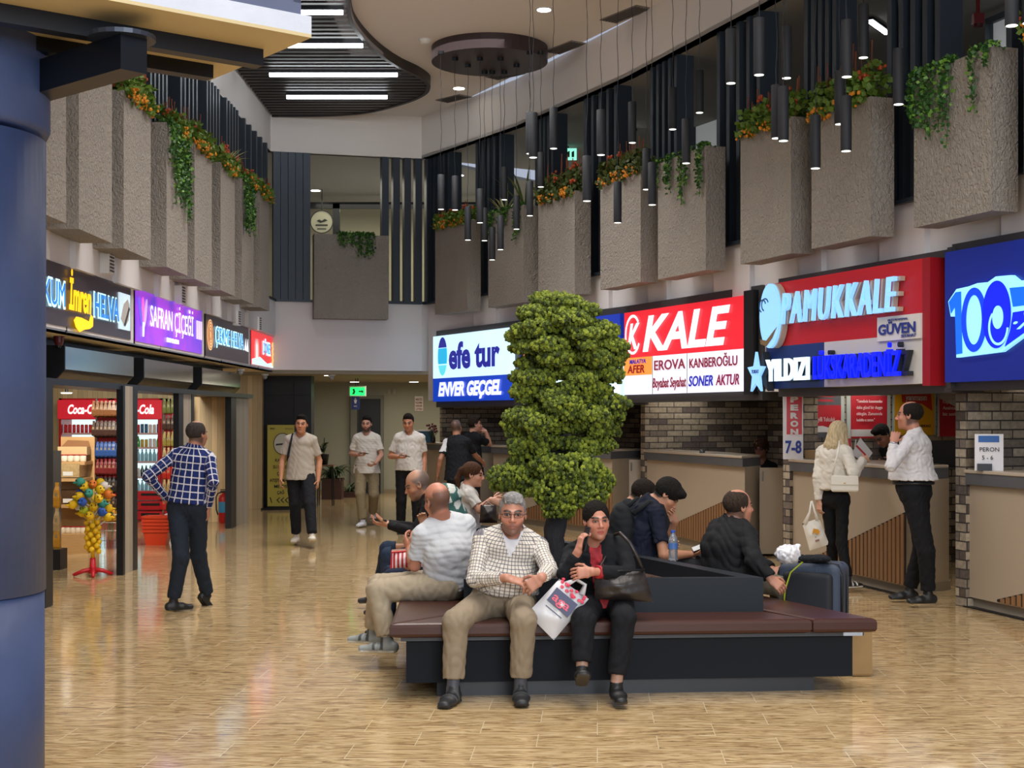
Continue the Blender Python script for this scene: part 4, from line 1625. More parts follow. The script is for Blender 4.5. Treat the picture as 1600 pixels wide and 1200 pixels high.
# light strip and soffit under the signs, shop wall above the doors
mb = MB()
mb.box((-4.19, 9.5, 2.44), (-4.12, 24.7, 2.50))
struct('trim_sign_strip', mb, mat('strip_blue_grey', '#b4c6de', rough=.4))
mb = MB()
for y in (13.1, 16.6, 20.1, 23):
    mb.box((-4.115, y, 2.44), (-4.11, y + .03, 2.50))
struct('trim_sign_strip_joint', mb, M_DARK)
mb = MB()
mb.box((-5.0, 9.5, 2.44), (-4.12, 24.7, 2.455))
struct('ceiling_shop_soffit', mb, M_SOFF)
mb = MB()
mb.box((-4.95, 9.5, 1.98), (-4.62, 22.7, 2.44))
struct('wall_shop_header', mb, M_DARK)

# shutter housings
M_STEEL = mat('steel_brown', '#a29c93', rough=.16, metal=.9, vary=.08)
for y0, y1, lab in ((10.3, 13.05, 'metal roller shutter housing nearest the blue column'), (13.62, 16.15, 'metal roller shutter housing under the dark halva sign'),
                    (16.55, 19.15, 'metal roller shutter housing under the purple sign'), (19.65, 22.5, 'metal roller shutter housing above the pale wood panel')):
    r = thing('shutter_housing', lab, 'shutter box', (-4.30, y0, 2.0), 0, 'roller shutter housings above the shop doors')
    L = y1 - y0
    mb = MB()
    pr = [(-.31, 0), (-.12, 0), (0, .13), (0, .35), (-.31, .35)]
    vs = [(x, 0.03, z) for x, z in pr] + [(x, L, z) for x, z in pr]
    mb.add(vs, [(0, 1, 2, 3, 4), (9, 8, 7, 6, 5)] + [(i, 5 + i, 5 + (i + 1) % 5, (i + 1) % 5) for i in range(5)])
    mb.build('housing', M_STEEL, r)
    mb = MB()
    pr = [(-.31, -.01), (-.11, -.01), (.01, .125), (.01, .36), (-.31, .36)]
    mb.add([(x, 0, z) for x, z in pr] + [(x, .03, z) for x, z in pr], [(0, 1, 2, 3, 4), (9, 8, 7, 6, 5)] + [(i, 5 + i, 5 + (i + 1) % 5, (i + 1) % 5) for i in range(5)])
    mb.build('end_plate', M_DARK, r)
    m_ = MB()
    m_.tube([(-.2, L * .06, 0), (-.2, L * .06, -.1), (-.19, L * .06 + .02, -.15), (-.2, L * .06 - .02, -.17), (-.2, L * .06, -.11)], .008, 6).build('pull_ring', mat('chrome', '#c9c9c9', rough=.25, metal=1), r)

# door frames and pilasters of the shop front
FR = [(12.35, 12.6, 'l'), (15.05, 15.85, 'p'), (17.9, 18.75, 'p'), (21.25, 22.65, 'p')]
mb = MB()
mb.box((-4.17, 12.40, 0), (-4.07, 12.6, 2.0))
mb.box((-4.17, 14.98, 0), (-4.10, 15.06, 2.0)).box((-4.2, 15.42, 0), (-4.11, 15.6, 2.0))
mb.box((-4.22, 17.7, 0), (-4.15, 17.95, 2.0)).box((-4.24, 18.42, 0), (-4.15, 18.55, 2.0))
mb.box((-4.28, 21.2, 0), (-4.19, 21.6, 2.0))
mb.box((-4.30, 12.42, 1.96), (-4.12, 22.6, 2.02))
struct('trim_shop_frames', mb, M_DARK)
mb = MB()
mb.box((-4.18, 15.06, 0), (-4.115, 15.42, 2.0)).box((-4.23, 17.95, 0), (-4.16, 18.42, 2.0)).box((-4.3, 21.6, 0), (-4.2, 22.65, 2.0))
struct('wall_shop_pilasters', mb, stripes_material('grey_wood_pilaster', '#a69c8c', '#857c6f', .11, sharp=.05, axis=1))
mb = MB()
mb.box((-4.46, 9, 0), (-4.17, 12.40, 2.0))
struct('wall_shop_near', mb, M_GREYWOOD)

# shop interior
M_OAK = mat('oak_shelf', '#b58e5e', rough=.5, vary=.15, vscale=6, bstretch=(1, 8, 8))
mb = MB()
mb.box((-10.2, 11.5, 0), (-10.1, 25.8, 2.7))
struct('wall_shop_left', mb, M_GROOVE)
mb = MB()
mb.box((-10.2, 25.6, 0), (-4.5, 25.75, 2.7))
struct('wall_shop_back', mb, M_GROOVE)
mb = MB()
mb.box((-5.15, 22.55, 0), (-4.4, 22.65, 2.38))
struct('wall_shop_partition', mb, M_GROOVE)
mb = MB()
mb.box((-10.2, 11.5, 0), (-4.5, 11.6, 2.7))
struct('wall_shop_front', mb, M_GROOVE)
mb = MB()
mb.box((-10.2, 11.5, 2.62), (-4.7, 25.8, 2.7))
struct('ceiling_shop', mb, mat('shop_ceiling', '#b7a888', rough=.8))
p = at(104, 603, 19)
stem = MB()
stem.tube([(0, 0, 0), (0, 0, .62)], .02)
downlight((p.x, 19, 2.0), 'small bright ceiling spot just inside the first shop door', .07)
stem.build('stem', M_DARK, [o for o in COL.objects if o.name.startswith('downlight') and o.parent is None][-1])
mb = MB()

# ---- drinks fridges
M_FRED = mat('fridge_red', '#c31f2b', rough=.35)
G_CAB = glow('fridge_light', '#cfeef2', 0.9)


def fridge(px0, px1, Y, lab, rows):
    a, b = at(px0, 0, Y), at(px1, 0, Y)
    W_ = b.x - a.x
    r = thing('drinks_fridge', lab, 'fridge', (a.x, Y, 0), 0, 'red drinks fridges at the back of the shop')
    H = 1.98
    MB().box((0, .06, .0), (.05, .7, H)).box((W_ - .05, .06, 0), (W_, .7, H)).box((0, .06, 0), (W_, .7, .34)).box((0, .06, 1.62), (W_, .7, H)).build('cabinet', M_FRED, r)
    MB().box((.05, .62, .34), (W_ - .05, .68, 1.62)).build('light_back', G_CAB, r)
    MB().box((.0, .0, 1.63), (W_, .06, H - .03)).build('header', glow('header_red', '#c92233', 0.38), r)
    text('lettering', 'Coca-Cola', W_ * .2, 1.72, .15, G_WHITE, r, wid=W_ * .66, y=-.012, bold=.03, shear=.25)
    MB().box((.02, .0, .36), (.06, .05, 1.62)).box((W_ - .06, 0, .36), (W_ - .02, .05, 1.62)).box((.02, 0, .33), (W_ - .02, .05, .37)).build('door_frame', M_FRED, r)
    for z in (.36, .62, .88, 1.12, 1.36):
        MB().box((.05, .1, z), (W_ - .05, .6, z + .012)).build('shelf', mat('shelf_white', '#e4ecee', rough=.3), r)
        MB().box((.05, .09, z), (W_ - .05, .1, z + .035)).build('price_rail', mat('price_rail', '#d8b8bc', rough=.4), r)
    return r, W_, a


CAN = []


def bottle_mesh(name, m1, m2, r_=.032, h=.2, can=False):
    root = thing(name, 'x', 'bottle' if not can else 'can')
    m_ = MB()
    m_.smooth = True
    if can:
        m_.lathe([(r_ * .8, 0), (r_, .01), (r_, h - .01), (r_ * .8, h)], 10).build('body', m1, root)
        MB().lathe([(r_ * .78, h), (r_ * .78, h + .003)], 10).build('lid', m2, root)
    else:
        m_.lathe([(r_ * .9, 0), (r_, .01), (r_, h * .6), (r_ * .4, h * .85), (r_ * .4, h * .93)], 10).build('body', m1, root)
        MB().lathe([(r_ * .45, h * .93), (r_ * .45, h)], 8).build('cap', m2, root)
    return root


kinds = {
    'cola_can': bottle_mesh('drink_can', mat('can_red', '#d0202c', rough=.3), mat('can_lid', '#d8d8d8', rough=.3, metal=.6), .03, .16, True),
    'white_can': bottle_mesh('drink_can', mat('can_white', '#e8dcdc', rough=.3), mat('can_lid', '#d8d8d8'), .03, .16, True),
    'blue_can': bottle_mesh('drink_can', mat('can_blue', '#3d6f9c', rough=.3), mat('can_lid', '#d8d8d8'), .03, .17, True),
    'juice_can': bottle_mesh('drink_can', mat('can_yellow', '#c9a93c', rough=.3), mat('can_lid', '#d8d8d8'), .03, .15, True),
    'water': bottle_mesh('drink_bottle', mat('bottle_water', '#8cc4dc', rough=.15), mat('cap_blue', '#2d58b4'), .032, .22),
    'green': bottle_mesh('drink_bottle', mat('bottle_green', '#3fae3c', rough=.2), mat('cap_white', '#e0e0e0'), .034, .21),
    'dark': bottle_mesh('drink_bottle', mat('bottle_dark', '#27403c', rough=.2), mat('cap_white', '#e0e0e0'), .034, .21),
}
first_used = set()


def put(kind, loc, label, group, rz=0):
    k = kinds[kind]
    if kind not in first_used:
        first_used.add(kind)
        k.location = loc
        k['label'] = label
        k['group'] = group
        return k
    return dup(k, loc, rz, label, group)


nm_k = {'cola_can': 'red can', 'white_can': 'white and red can', 'blue_can': 'blue can', 'juice_can': 'yellow juice can', 'water': 'clear water bottle', 'green': 'green bottle', 'dark': 'dark bottle'}
rows_a = {1.36: ['cola_can'], 1.12: ['white_can', 'cola_can'], .88: ['green', 'dark', 'water']}
rows_b = {1.36: ['white_can', 'blue_can', 'cola_can', 'blue_can'], 1.12: ['juice_can', 'white_can', 'green'], .88: ['water'], .62: ['green', 'green', 'white_can', 'dark'], .36: ['water']}
for (px0, px1, lab, rows, which, xr) in ((90, 171, 'left red drinks fridge seen through the first shop door', rows_a, 'left fridge', (0, .75)), (172, 252, 'right red drinks fridge seen through the second shop door', rows_b, 'right fridge', (.4, 1))):
    r, W_, a = fridge(px0, px1, 24.0, lab, rows)
    sh = {1.36: 'top shelf', 1.12: 'second shelf', .88: 'third shelf', .62: 'fourth shelf', .36: 'bottom shelf'}
    for z, ks in rows.items():
        n = int(W_ / .078)
        for i in range(n):
            x = .09 + i * (W_ - .18) / (n - 1)
            if not (xr[0] <= x / W_ <= xr[1]):
                continue
            k = ks[(i // 2) % len(ks)]
            put(k, (a.x + x, 24.0 + .16, z + .013), '%s, %s from the left on the %s of the %s' % (nm_k[k], ORD[i], sh[z], which), '%ss on the %s of the %s' % (nm_k[k], sh[z], which))

# ---- oak shelf stand with jars
a, b = at(78, 865, 17.3), at(137, 865, 17.3)
r = thing('display_shelf', 'oak display shelf with jars just inside the first shop door', 'shelf', (a.x, 17.3, 0))
W_ = b.x - a.x
MB().box((0, .02, 0), (W_, .5, .24)).build('plinth', M_OAK, r)
MB().box((0, .42, .2), (W_ - .04, .46, 1.42)).build('back_board', M_OAK, r)
LV = [(.24, .0), (.60, .0), (.92, .04), (1.12, .08)]
for z, yy in LV[1:]:
    MB().box((0, yy, z - .04), (W_ - .06, .42, z)).build('shelf', M_OAK, r)
# transparent lids are kept simple: brown snack boxes
mats_j = [mat('jar_cream', '#d8c9b4', rough=.3), mat('jar_brown', '#6d4a35', rough=.3)]
j0 = thing('jar', 'x', 'jar')
m_ = MB()
m_.smooth = True
m_.lathe([(.036, 0), (.04, .008), (.04, .065), (.034, .075)], 12).build('body', mats_j[0], j0)
MB().lathe([(.038, .075), (.038, .09)], 12).build('lid', mat('lid_red', '#a8433a', rough=.3), j0)
first = True
for z, nm, n in ((1.12, 'top shelf', 5), (.60, 'middle shelf', 0), (.24, 'plinth', 6)):
    for i in range(n):
        loc = (a.x + .05 + i * (W_ - .12) / (n - 1 or 1) * .92, 17.3 + .14, z)
        lab = 'pale red-lidded jar, %s from the left on the %s of the oak shelf' % (ORD[i], nm)
        if first:
            j0.location = loc
            j0['label'] = lab
            j0['group'] = 'jars on the ' + nm
            first = False
        else:
            dup(j0, loc, 0, lab, 'jars on the ' + nm)
for k, (z, nm, c) in enumerate(((.60, 'lower', '#4a3626'), (.93, 'upper', '#a88f66'))):
    t = thing('snack_box', '%s clear-fronted snack box on the oak display shelf' % nm, 'box', (a.x + .02, 17.36, z))
    MB().box((0, 0, 0), (W_ - .14, .3, .17)).build('box', mat('snack_%d' % k, c, rough=.25, vary=.5, vscale=25), t)
    MB().box((.12, -.004, .02), (.24, 0, .07)).build('price_card', M_WHITES, t)
t = thing('cardboard_display', 'open brown cardboard display on top of the oak shelf', 'box', (a.x + .03, 17.5, 1.2))
MB().box((0, 0, 0), (W_ - .1, .15, .1)).build('carton', mat('cardboard2', '#c2a377', rough=.8), t)
mb = MB()
mb.add([(0, .15, .10), (W_ - .1, .15, .10), (W_ - .14, .2, .17), (.06, .2, .18)], [(0, 1, 2, 3)]).add([(0, .154, .10), (W_ - .1, .154, .10), (W_ - .14, .204, .17), (.06, .204, .18)], [(3, 2, 1, 0)])
mb.build('flap', mat('cardboard_dark', '#7a5230', rough=.8), t)

# ---- hanging snack bags on wire racks
mb = MB()
mb.smooth = True
pr = []
for k, (z, hw, th) in enumerate(((0, .022, .006), (.02, .026, .02), (.08, .026, .026), (.14, .020, .016), (.17, .014, .006), (.20, .016, .002))):
    pr.append([(hw, -th, z), (hw, th, z), (-hw, th, z), (-hw, -th, z)])
vs = [v for q in pr for v in q]
fs = [(0, 1, 2, 3)[::-1]] + [(4 * i + j, 4 * i + (j + 1) % 4, 4 * i + 4 + (j + 1) % 4, 4 * i + 4 + j) for i in range(5) for j in range(4)] + [(20, 21, 22, 23)]
mb.smooth = False
mb.add(vs, fs)
BAGC = {'brown': '#6b4426', 'dark brown': '#3c2822', 'blue': '#2b4b86', 'maroon': '#6e2326', 'black': '#2b2626', 'yellow': '#c48a2c', 'green': '#59612c', 'olive': '#8a7a3a', 'red': '#b32a22', 'tan': '#b09468'}
bags = {}
base_me = None
for nm, c in BAGC.items():
    m1 = mat('bag_' + nm.replace(' ', '_'), c, rough=.3, vary=.5, vscale=22)
    bags[nm] = m1
used_bag = {}


def bag(loc, nm, lab, grp, s=1.0, rz=0):
    if nm not in used_bag:
        t = thing('snack_bag', lab, 'bag', loc, rz, grp)
        mb.build('pouch', bags[nm], t)
        MB().box((-.011, -.026, .09), (.009, -.0245, .12)).build('paper_label', mat('bag_label', '#8d7a5a', rough=.5), t)
        used_bag[nm] = t
    else:
        t = dup(used_bag[nm], loc, rz, lab, grp)
    t.scale = (s, s, s)


a, b = at(136, 880, 17.6), at(184, 880, 17.6)
r = thing('wire_rack', 'wire rack of hanging snack bags inside the first shop door', 'rack', (a.x, 17.9, 0), 0)
W_ = b.x - a.x
M_WIRE = mat('wire_grey', '#8b8b8b', rough=.3, metal=.8)
m_ = MB()
for x in (0, W_):
    m_.tube([(x, .1, 0), (x, .1, 1.9)], .012, 6)
for z in np.linspace(.1, 1.85, 15):
    m_.tube([(0, .1, z), (W_, .1, z)], .004, 5)
m_.build('frame', M_WIRE, r)
MB().box((0, .12, .8), (W_, .14, 1.85)).build('red_back_board', mat('rack_red', '#b0202a', rough=.5), r)
m_ = MB()
for z in (.25, .35, .45):
    m_.tube([(0, -.2, z), (W_, -.2, z)], .005, 5)
for x in np.linspace(0, W_, 9):
    m_.tube([(x, -.2, 0.03), (x, -.2, .45)], .004, 5)
m_.build('basket', M_WIRE, r)
rowsb = [(1.68, 'brown', 'top row'), (1.43, 'dark brown', 'second row'), (1.17, 'blue', 'third row'), (.95, 'maroon', 'fourth row'), (.73, 'black', 'fifth row'), (.5, 'dark brown', 'sixth row'), (.36, 'yellow', 'lowest row')]
for z, c, rn in rowsb:
    for i in range(7):
        for j in range(2):
            bag((a.x + .04 + i * (W_ - .08) / 6, 17.85 - j * .08 - .02, z - .02 + .02 * j), c, '%s snack bag, %s from left, %s, %s of first rack' % (c, ORD[i], 'front' if j else 'behind', rn), '%s snack bags in the %s of the first wire rack' % (c, rn), .95)
a, b = at(250, 860, 21.5), at(280, 860, 21.5)
r = thing('wire_rack', 'wire rack of small bags beside the right drinks fridge', 'rack', (a.x, 21.6, 0), 0)
W_ = b.x - a.x
m_ = MB()
for x in (0, W_):
    m_.tube([(x, .1, 0), (x, .1, 1.95)], .012, 6)
for z in np.linspace(.1, 1.9, 12):
    m_.tube([(0, .1, z), (W_, .1, z)], .004, 5)
m_.build('frame', M_WIRE, r)
MB().box((0, .12, .3), (W_, .14, 1.9)).build('red_back_board', mat('rack_red', '#b0202a', rough=.5), r)
for z, c, rn in ((1.72, 'green', 'top row'), (1.47, 'dark brown', 'second row'), (1.22, 'olive', 'third row'), (.98, 'tan', 'fourth row'), (.72, 'red', 'fifth row'), (.5, 'tan', 'sixth row'), (.25, 'red', 'lowest row')):
    for i in range(4):
        bag((a.x + .05 + i * (W_ - .1) / 3, 21.58, z), c, '%s bag, %s from the left, %s of the rack by the fridge' % (c, ORD[i], rn), '%s bags in the %s of the rack beside the fridge' % (c, rn), 1.1)
# bags hanging at the extreme left of the door
for i, (py, c) in enumerate(((560 + 0, 'tan'), (650 + 130, 'yellow'), (820, 'tan'), (845, 'yellow'), (875, 'olive'))):
    if i == 0:
        continue
    p = at(86, py, 15.5)
    bag((p.x, 15.57, p.z - .1), c, '%s snack bag on the narrow rack by the door post, %s' % (c, ['', 'highest', 'second highest', 'third highest', 'lowest'][i]), 'snack bags by the first door post', 1.4)
r = thing('narrow_rack', 'narrow wire rack at the left edge of the first shop door', 'rack', (at(82, 0, 15.55).x - .06, 15.55, 0))
m_ = MB()
m_.tube([(.05, .05, 0), (.05, .05, 1.2)], .012, 6).build('pole', M_WIRE, r)
MB().box((-.05, -.05, 0), (.16, .2, .22)).build('base', M_DARK, r)
MB().box((-.02, .03, .22), (.14, .05, 1.3)).build('back_grid', M_WIRE, r)

# ---- yellow duck-head toy tree
p = fl(145, 900)
r = thing('toy_stand', 'yellow toy stand on a red foot in the first shop doorway', 'toy stand', (p.x, p.y, 0))
m_ = MB()
m_.smooth = True
for k in range(4):
    a_ = .3 + k * math.pi / 2
    m_.tube([(0, 0, .07), (.1 * math.cos(a_), .1 * math.sin(a_), .055), (.2 * math.cos(a_), .2 * math.sin(a_), .015)], .02, 8, rr=[.026, .022, .016])
m_.lathe([(.05, .03), (.035, .08), (.028, .19)], 14)
m_.build('foot', mat('plastic_red', '#c8202c', rough=.35), r)
m_ = MB()
m_.smooth = True
m_.tube([(0, 0, .18), (0, 0, .95)], .02, 10).build('pole', mat('plastic_yellow', '#efc11a', rough=.4), r)
cols = [('yellow', '#f0c419'), ('orange', '#e07a28'), ('teal', '#3f9c8c'), ('blue', '#2a56b0'), ('lime', '#b8c22c'), ('white', '#e4e0d8')]
for k in range(46):
    z = .27 + .42 * (k / 46) if k < 30 else .0
    if k < 30:
        a_ = k * 2.4
        z = .26 + .36 * k / 30
        rr_ = .06
        nm, c = 'yellow', '#f0c419'
        ps = Vector((math.cos(a_) * rr_, math.sin(a_) * rr_, z))
        m_ = MB()
        m_.smooth = True
        m_.blob(ps, .032, 8, 6)
        m_.build('socket', mat('plastic_yellow', '#efc11a', rough=.4), r)
tc_ = {}
for k in range(34):
    a_ = k * 2.39
    lvl = k / 34
    z = .60 + .38 * lvl
    rr_ = (.20 - .12 * abs(lvl - .35)) * (1, .6, .85)[k % 3]
    nm, c = cols[0] if k % 2 == 0 else cols[1 + (k // 2) % 5]
    tip = Vector((p.x + math.cos(a_) * rr_, p.y + math.sin(a_) * rr_, z + .02))
    lab = '%s plush stick toy, %s from the bottom among the %s ones on the yellow stand' % (nm, ORD[tc_.setdefault(nm, 0)], nm)
    tc_[nm] += 1
    t = thing('stick_toy', lab, 'toy', tip, a_, 'plush stick toys on the yellow stand')
    m_ = MB()
    m_.smooth = True
    m_.blob((0, 0, 0), (.052, .046, .048), 10, 7)
    m_.blob((.05, 0, -.006), (.03, .022, .013), 8, 5)
    m_.build('head', mat('toy_' + nm, c, rough=.7), t)
    m_ = MB()
    m_.tube([(0, 0, -.02), (-rr_ * .85, 0, -.12)], .007, 6).build('stick', mat('toy_white', '#e4e0d8', rough=.5), t)
    for sg in (-1, 1):
        m_ = MB()
        m_.blob((.042, .02 * sg, .02), .008, 6, 4)
        m_.build('eye', M_DARK, t)

# ---- shopping baskets, bottle packs
p = fl(246, 851)
M_BASK = mat('basket_orange', '#d8401c', rough=.4)
for k in range(5):
    z = k * .045
    t = thing('shopping_basket', 'orange-red shopping basket, number %s from the floor of the stack' % ['lowest', 'second', 'third', 'fourth', 'topmost'][k], 'basket', (p.x, p.y, z), 0, 'stacked shopping baskets')
    t['label'] = 'orange-red plastic shopping basket, %s of its stack on the floor' % ['lowest', 'second', 'third', 'fourth', 'topmost'][k]
    mb2 = MB()
    a0, b0, a1, b1, h = .13, .09, .165, .115, .20
    vs = [(-a0, -b0, 0), (a0, -b0, 0), (a0, b0, 0), (-a0, b0, 0), (-a1, -b1, h), (a1, -b1, h), (a1, b1, h), (-a1, b1, h),
          (-a1 + .01, -b1 + .01, h), (a1 - .01, -b1 + .01, h), (a1 - .01, b1 - .01, h), (-a1 + .01, b1 - .01, h), (-a0 + .01, -b0 + .01, .01), (a0 - .01, -b0 + .01, .01), (a0 - .01, b0 - .01, .01), (-a0 + .01, b0 - .01, .01)]
    fs = [(3, 2, 1, 0)] + [(i, (i + 1) % 4, 4 + (i + 1) % 4, 4 + i) for i in range(4)] + [(4 + i, 4 + (i + 1) % 4, 8 + (i + 1) % 4, 8 + i) for i in range(4)] + [(8 + i, 8 + (i + 1) % 4, 12 + (i + 1) % 4, 12 + i) for i in range(4)] + [(12, 13, 14, 15)]
    mb2.add(vs, fs)
    mb2.build('tub', M_BASK, t)
    MB().box((-a1 - .012, -b1 - .012, h - .03), (a1 + .012, -b1, h)).box((-a1 - .012, b1, h - .03), (a1 + .012, b1 + .012, h)).box((-a1 - .012, -b1, h - .03), (-a1, b1, h)).box((a1, -b1, h - .03), (a1 + .012, b1, h)).build('rim', M_BASK, t)
# red plastic crates and bottle packs behind the baskets
for i, (px, lab, c) in enumerate(((224, 'shrink-wrapped pack of water bottles on the floor left of the baskets', '#a9bcc4'), (268, 'shrink-wrapped pack of red-labelled bottles on the floor right of the baskets', '#c47a78'))):
    q = fl(px, 846)
    t = thing('bottle_pack', lab, 'bottles', (q.x, 20.6 if i == 0 else 19.8, 0), 0)
    for u in range(3):
        for v in range(2):
            m_ = MB()
            m_.smooth = True
            m_.lathe([(.035, 0), (.038, .02), (.038, .17), (.014, .24), (.014, .26)], 10, c=(u * .078 - .078, v * .078, 0))
            m_.build('bottle', mat('pack_%d' % i, c, rough=.2, vary=.3, vscale=20), t)
    MB().box((-.12, -.042, .03), (.12, -.039, .1)).build('label_band', mat('pack_label', '#c8505a' if i else '#d5dde2'), t)
q = at(230, 800, 22.6)
t = thing('red_crate', 'red plastic crate under the right drinks fridge', 'crate', (q.x, 22.8, 0))
for k in range(3):
    MB().box((-.3, 0, .02 + .16 * k), (.35, .3, .15 + .16 * k)).build('crate_body' if k == 0 else 'crate_tier', M_FRED, t)
    MB().box((-.15, -.006, .08 + .16 * k), (.15, 0, .12 + .16 * k)).build('grip', M_DARK, t)

# ---- fire extinguisher
q = fl(353.5, 815)
q = Vector((q.x, 22.40, 0))
r = thing('fire_extinguisher', 'red fire extinguisher with a blue label standing by the wood panel', 'fire extinguisher', (q.x, q.y, 0))
m_ = MB()
m_.smooth = True
m_.lathe([(.075, 0), (.08, .02), (.08, .38), (.06, .43), (.025, .45), (.025, .47)], 20).build('cylinder', mat('ext_red', '#b31c1e', rough=.3), r)
m_ = MB()
m_.lathe([(.0815, .16), (.0815, .33)], 20).build('label', mat('ext_label', '#3b8fc4', rough=.4), r)
MB().box((-.05, -.02, .47), (.06, .02, .50)).box((-.05, -.012, .51), (.07, .012, .525)).build('valve', M_DARK, r)
m_ = MB()
m_.smooth = True
m_.tube([(-.03, 0, .48), (-.09, 0, .46), (-.12, 0, .40), (-.115, 0, .2), (-.09, 0, .12)], .011, 8).build('hose', M_DARK, r)
# smoke head under soffit
p = at(92, 545, 13.3)
r = thing('heat_detector', 'small dark red detector under the cream soffit near the blue column', 'detector', (at(92, 0, 13.5).x, 13.5, 2.44))
MB().lathe([(.03, -.09), (.045, -.06), (.05, 0)], 14).build('body', mat('det_red', '#5a1e22', rough=.4), r)
MB().lathe([(.02, -.11), (.02, -.09)], 12).build('sensor', M_DARK, r)

# ================================================================ corridor furniture
q = fl(440, 790)
r = thing('roll_up_banner', 'yellow-green banner stand with arrows in front of the black panel', 'banner', (at(418, 0, 25.5).x, 25.5, 0))
W_ = 42 / F * 25.5
MB().box((-.02, 0, .03), (W_ + .02, .03, 1.54)).build('frame', M_DARK, r)
MB().box((0, -.006, .06), (W_, 0, 1.52)).build('sheet', mat('banner_yellow', '#b9ae4c', rough=.5), r)
MB().box((-.1, -.12, 0), (W_ + .1, .15, .03)).build('foot', M_DARK, r)
IK = mat('ink_black', '#1d1c1c')
shape('emblem', ell(W_ / 2 + .03, 1.18, .16, .19), mat('banner_disc', '#cfcdc0'), r, y=-.012)
shape('emblem', ring(W_ / 2 + .03, 1.18, .165, .195, .012), IK, r, y=-.014)
shape('emblem', [(W_ / 2 - .1, 1.15), (W_ / 2 + .12, 1.17), (W_ / 2 + .12, 1.2), (W_ / 2 - .08, 1.18)], IK, r, y=-.015)
for s_, z, w2 in (('KAHVE', .86, .2), ('SU BÖREK', .74, .28), ('ÇAY', .62, .14), ('ATIŞTIRMALIK', .50, .40), ('MEYVE', .39, .24), ('ÇAĞ', .28, .14)):
    text('lettering', s_, W_ / 2, z, .055, IK, r, wid=w2, y=-.012, align='C', bold=.02)
for k in range(4):
    x = .16 + k * .075
    shape('arrow', [(x, .17), (x + .05, .22), (x + .07, .22), (x + .025, .17), (x + .07, .12), (x + .05, .12)], IK, r, y=-.012)
shape('twig', [(.04, .22), (.07, .12), (.085, .12), (.06, .22)], IK, r, y=-.012)
text('lettering', 'BRIK', .05, 1.44, .03, IK, r, y=-.012)
text('lettering', 'BOŞLUK', W_ - .16, 1.44, .025, mat('ink_soft', '#6d6a3a'), r, y=-.012)

# stool with a potted plant
q = fl(511, 790)
Yq = 26.6
r = thing('stool', 'small dark stool by the corridor wall carrying a potted plant', 'stool', (at(509, 0, Yq).x, Yq, 0))
MB().box((-.15, -.13, .74), (.16, .13, .77)).build('seat', mat('stool_wood', '#7b5a43', rough=.5), r)
for sx in (-1, 1):
    for sy in (-1, 1):
        m_ = MB()
        m_.tube([(sx * .12, sy * .1, .74), (sx * .14, sy * .12, 0)], .011, 6).build('leg', M_DARK, r)
r = thing('potted_plant', 'small leafy plant in a black pot on the stool', 'plant', (at(506, 0, Yq).x, Yq, .77))
m_ = MB()
m_.smooth = True
m_.lathe([(.07, 0), (.10, .18), (.105, .2), (.09, .2)], 16).build('pot', M_DARK, r)
M_LEAFD = mat('leaf_dark', '#35492a', rough=.5, vary=.3, vscale=20)


def leafset(mb, o, d, L, w, droop, n=5):
    """One arching strap leaf from o in plan direction d."""
    o = Vector(o)
    d = Vector(d).normalized()
    s = Vector((-d.y, d.x, 0))
    vs, fs = [], []
    for k in range(n + 1):
        t = k / n
        c = o + Vector((d.x * L * t * .75, d.y * L * t * .75, L * (t * 1.0 - droop * t * t)))
        ww = w * math.sin(math.pi * min(1, .15 + .85 * t)) + .001
        vs += [c - s * ww, c + s * ww]
        if k:
            b = 2 * k
            fs.append((b - 2, b - 1, b + 1, b))
    mb.add(vs, fs)


m_ = MB()
for k in range(22):
    a_ = random.uniform(0, 6.28)
    h_ = random.uniform(.05, .35)
    leafset(m_, (random.uniform(-.02, .02), 0, .2 + h_ * .5), (math.cos(a_), math.sin(a_)), random.uniform(.1, .2), .028, .6)
m_.tube([(0, 0, .15), (.01, 0, .5)], .01, 6)
m_.build('foliage', M_LEAFD, r)
for px, Yq, lab, n, LL in ((520, 28.8, 'large drooping plant in a square brown pot against the corridor wall', 60, .75), (546, 29.4, 'lower dark plant in a tray right of the square pot', 26, .4)):
    r = thing('potted_plant', lab, 'plant', (at(px, 0, Yq).x, Yq, 0))
    s_ = .2 if px == 520 else .14
    h_ = .42 if px == 520 else .12
    MB().box((-s_, -s_, 0), (s_, s_, h_)).build('pot', mat('pot_brown', '#4a2f28', rough=.5), r)
    MB().box((-s_ * 1.08, -s_ * 1.08, h_ - .04), (s_ * 1.08, s_ * 1.08, h_)).build('pot_rim', mat('pot_brown', '#4a2f28', rough=.5), r)
    m_ = MB()
    for k in range(n):
        a_ = random.uniform(0, 6.28)
        leafset(m_, (random.uniform(-.08, .08), random.uniform(-.08, .08), h_), (math.cos(a_), math.sin(a_)), random.uniform(.5, 1.1) * LL, .022, random.uniform(.5, 1.15), 7)
    m_.build('foliage', M_LEAFD, r)
# ================================================================ pendants and their drums
def drum(x, y, r_, label, caps):
    t = thing('ceiling_drum', label, 'ceiling fixture', (x, y, ZC - .21))
    m_ = MB()
    m_.smooth = False
    m_.lathe([(r_, 0), (r_, .21)], 48).build('drum', M_DRUM, t)
    for (cx, cy) in caps:
        MB().lathe([(.035, -.05), (.045, -.045), (.045, 0)], 14, c=(cx - x, cy - y, 0)).build('cord_cap', M_DARK, t)


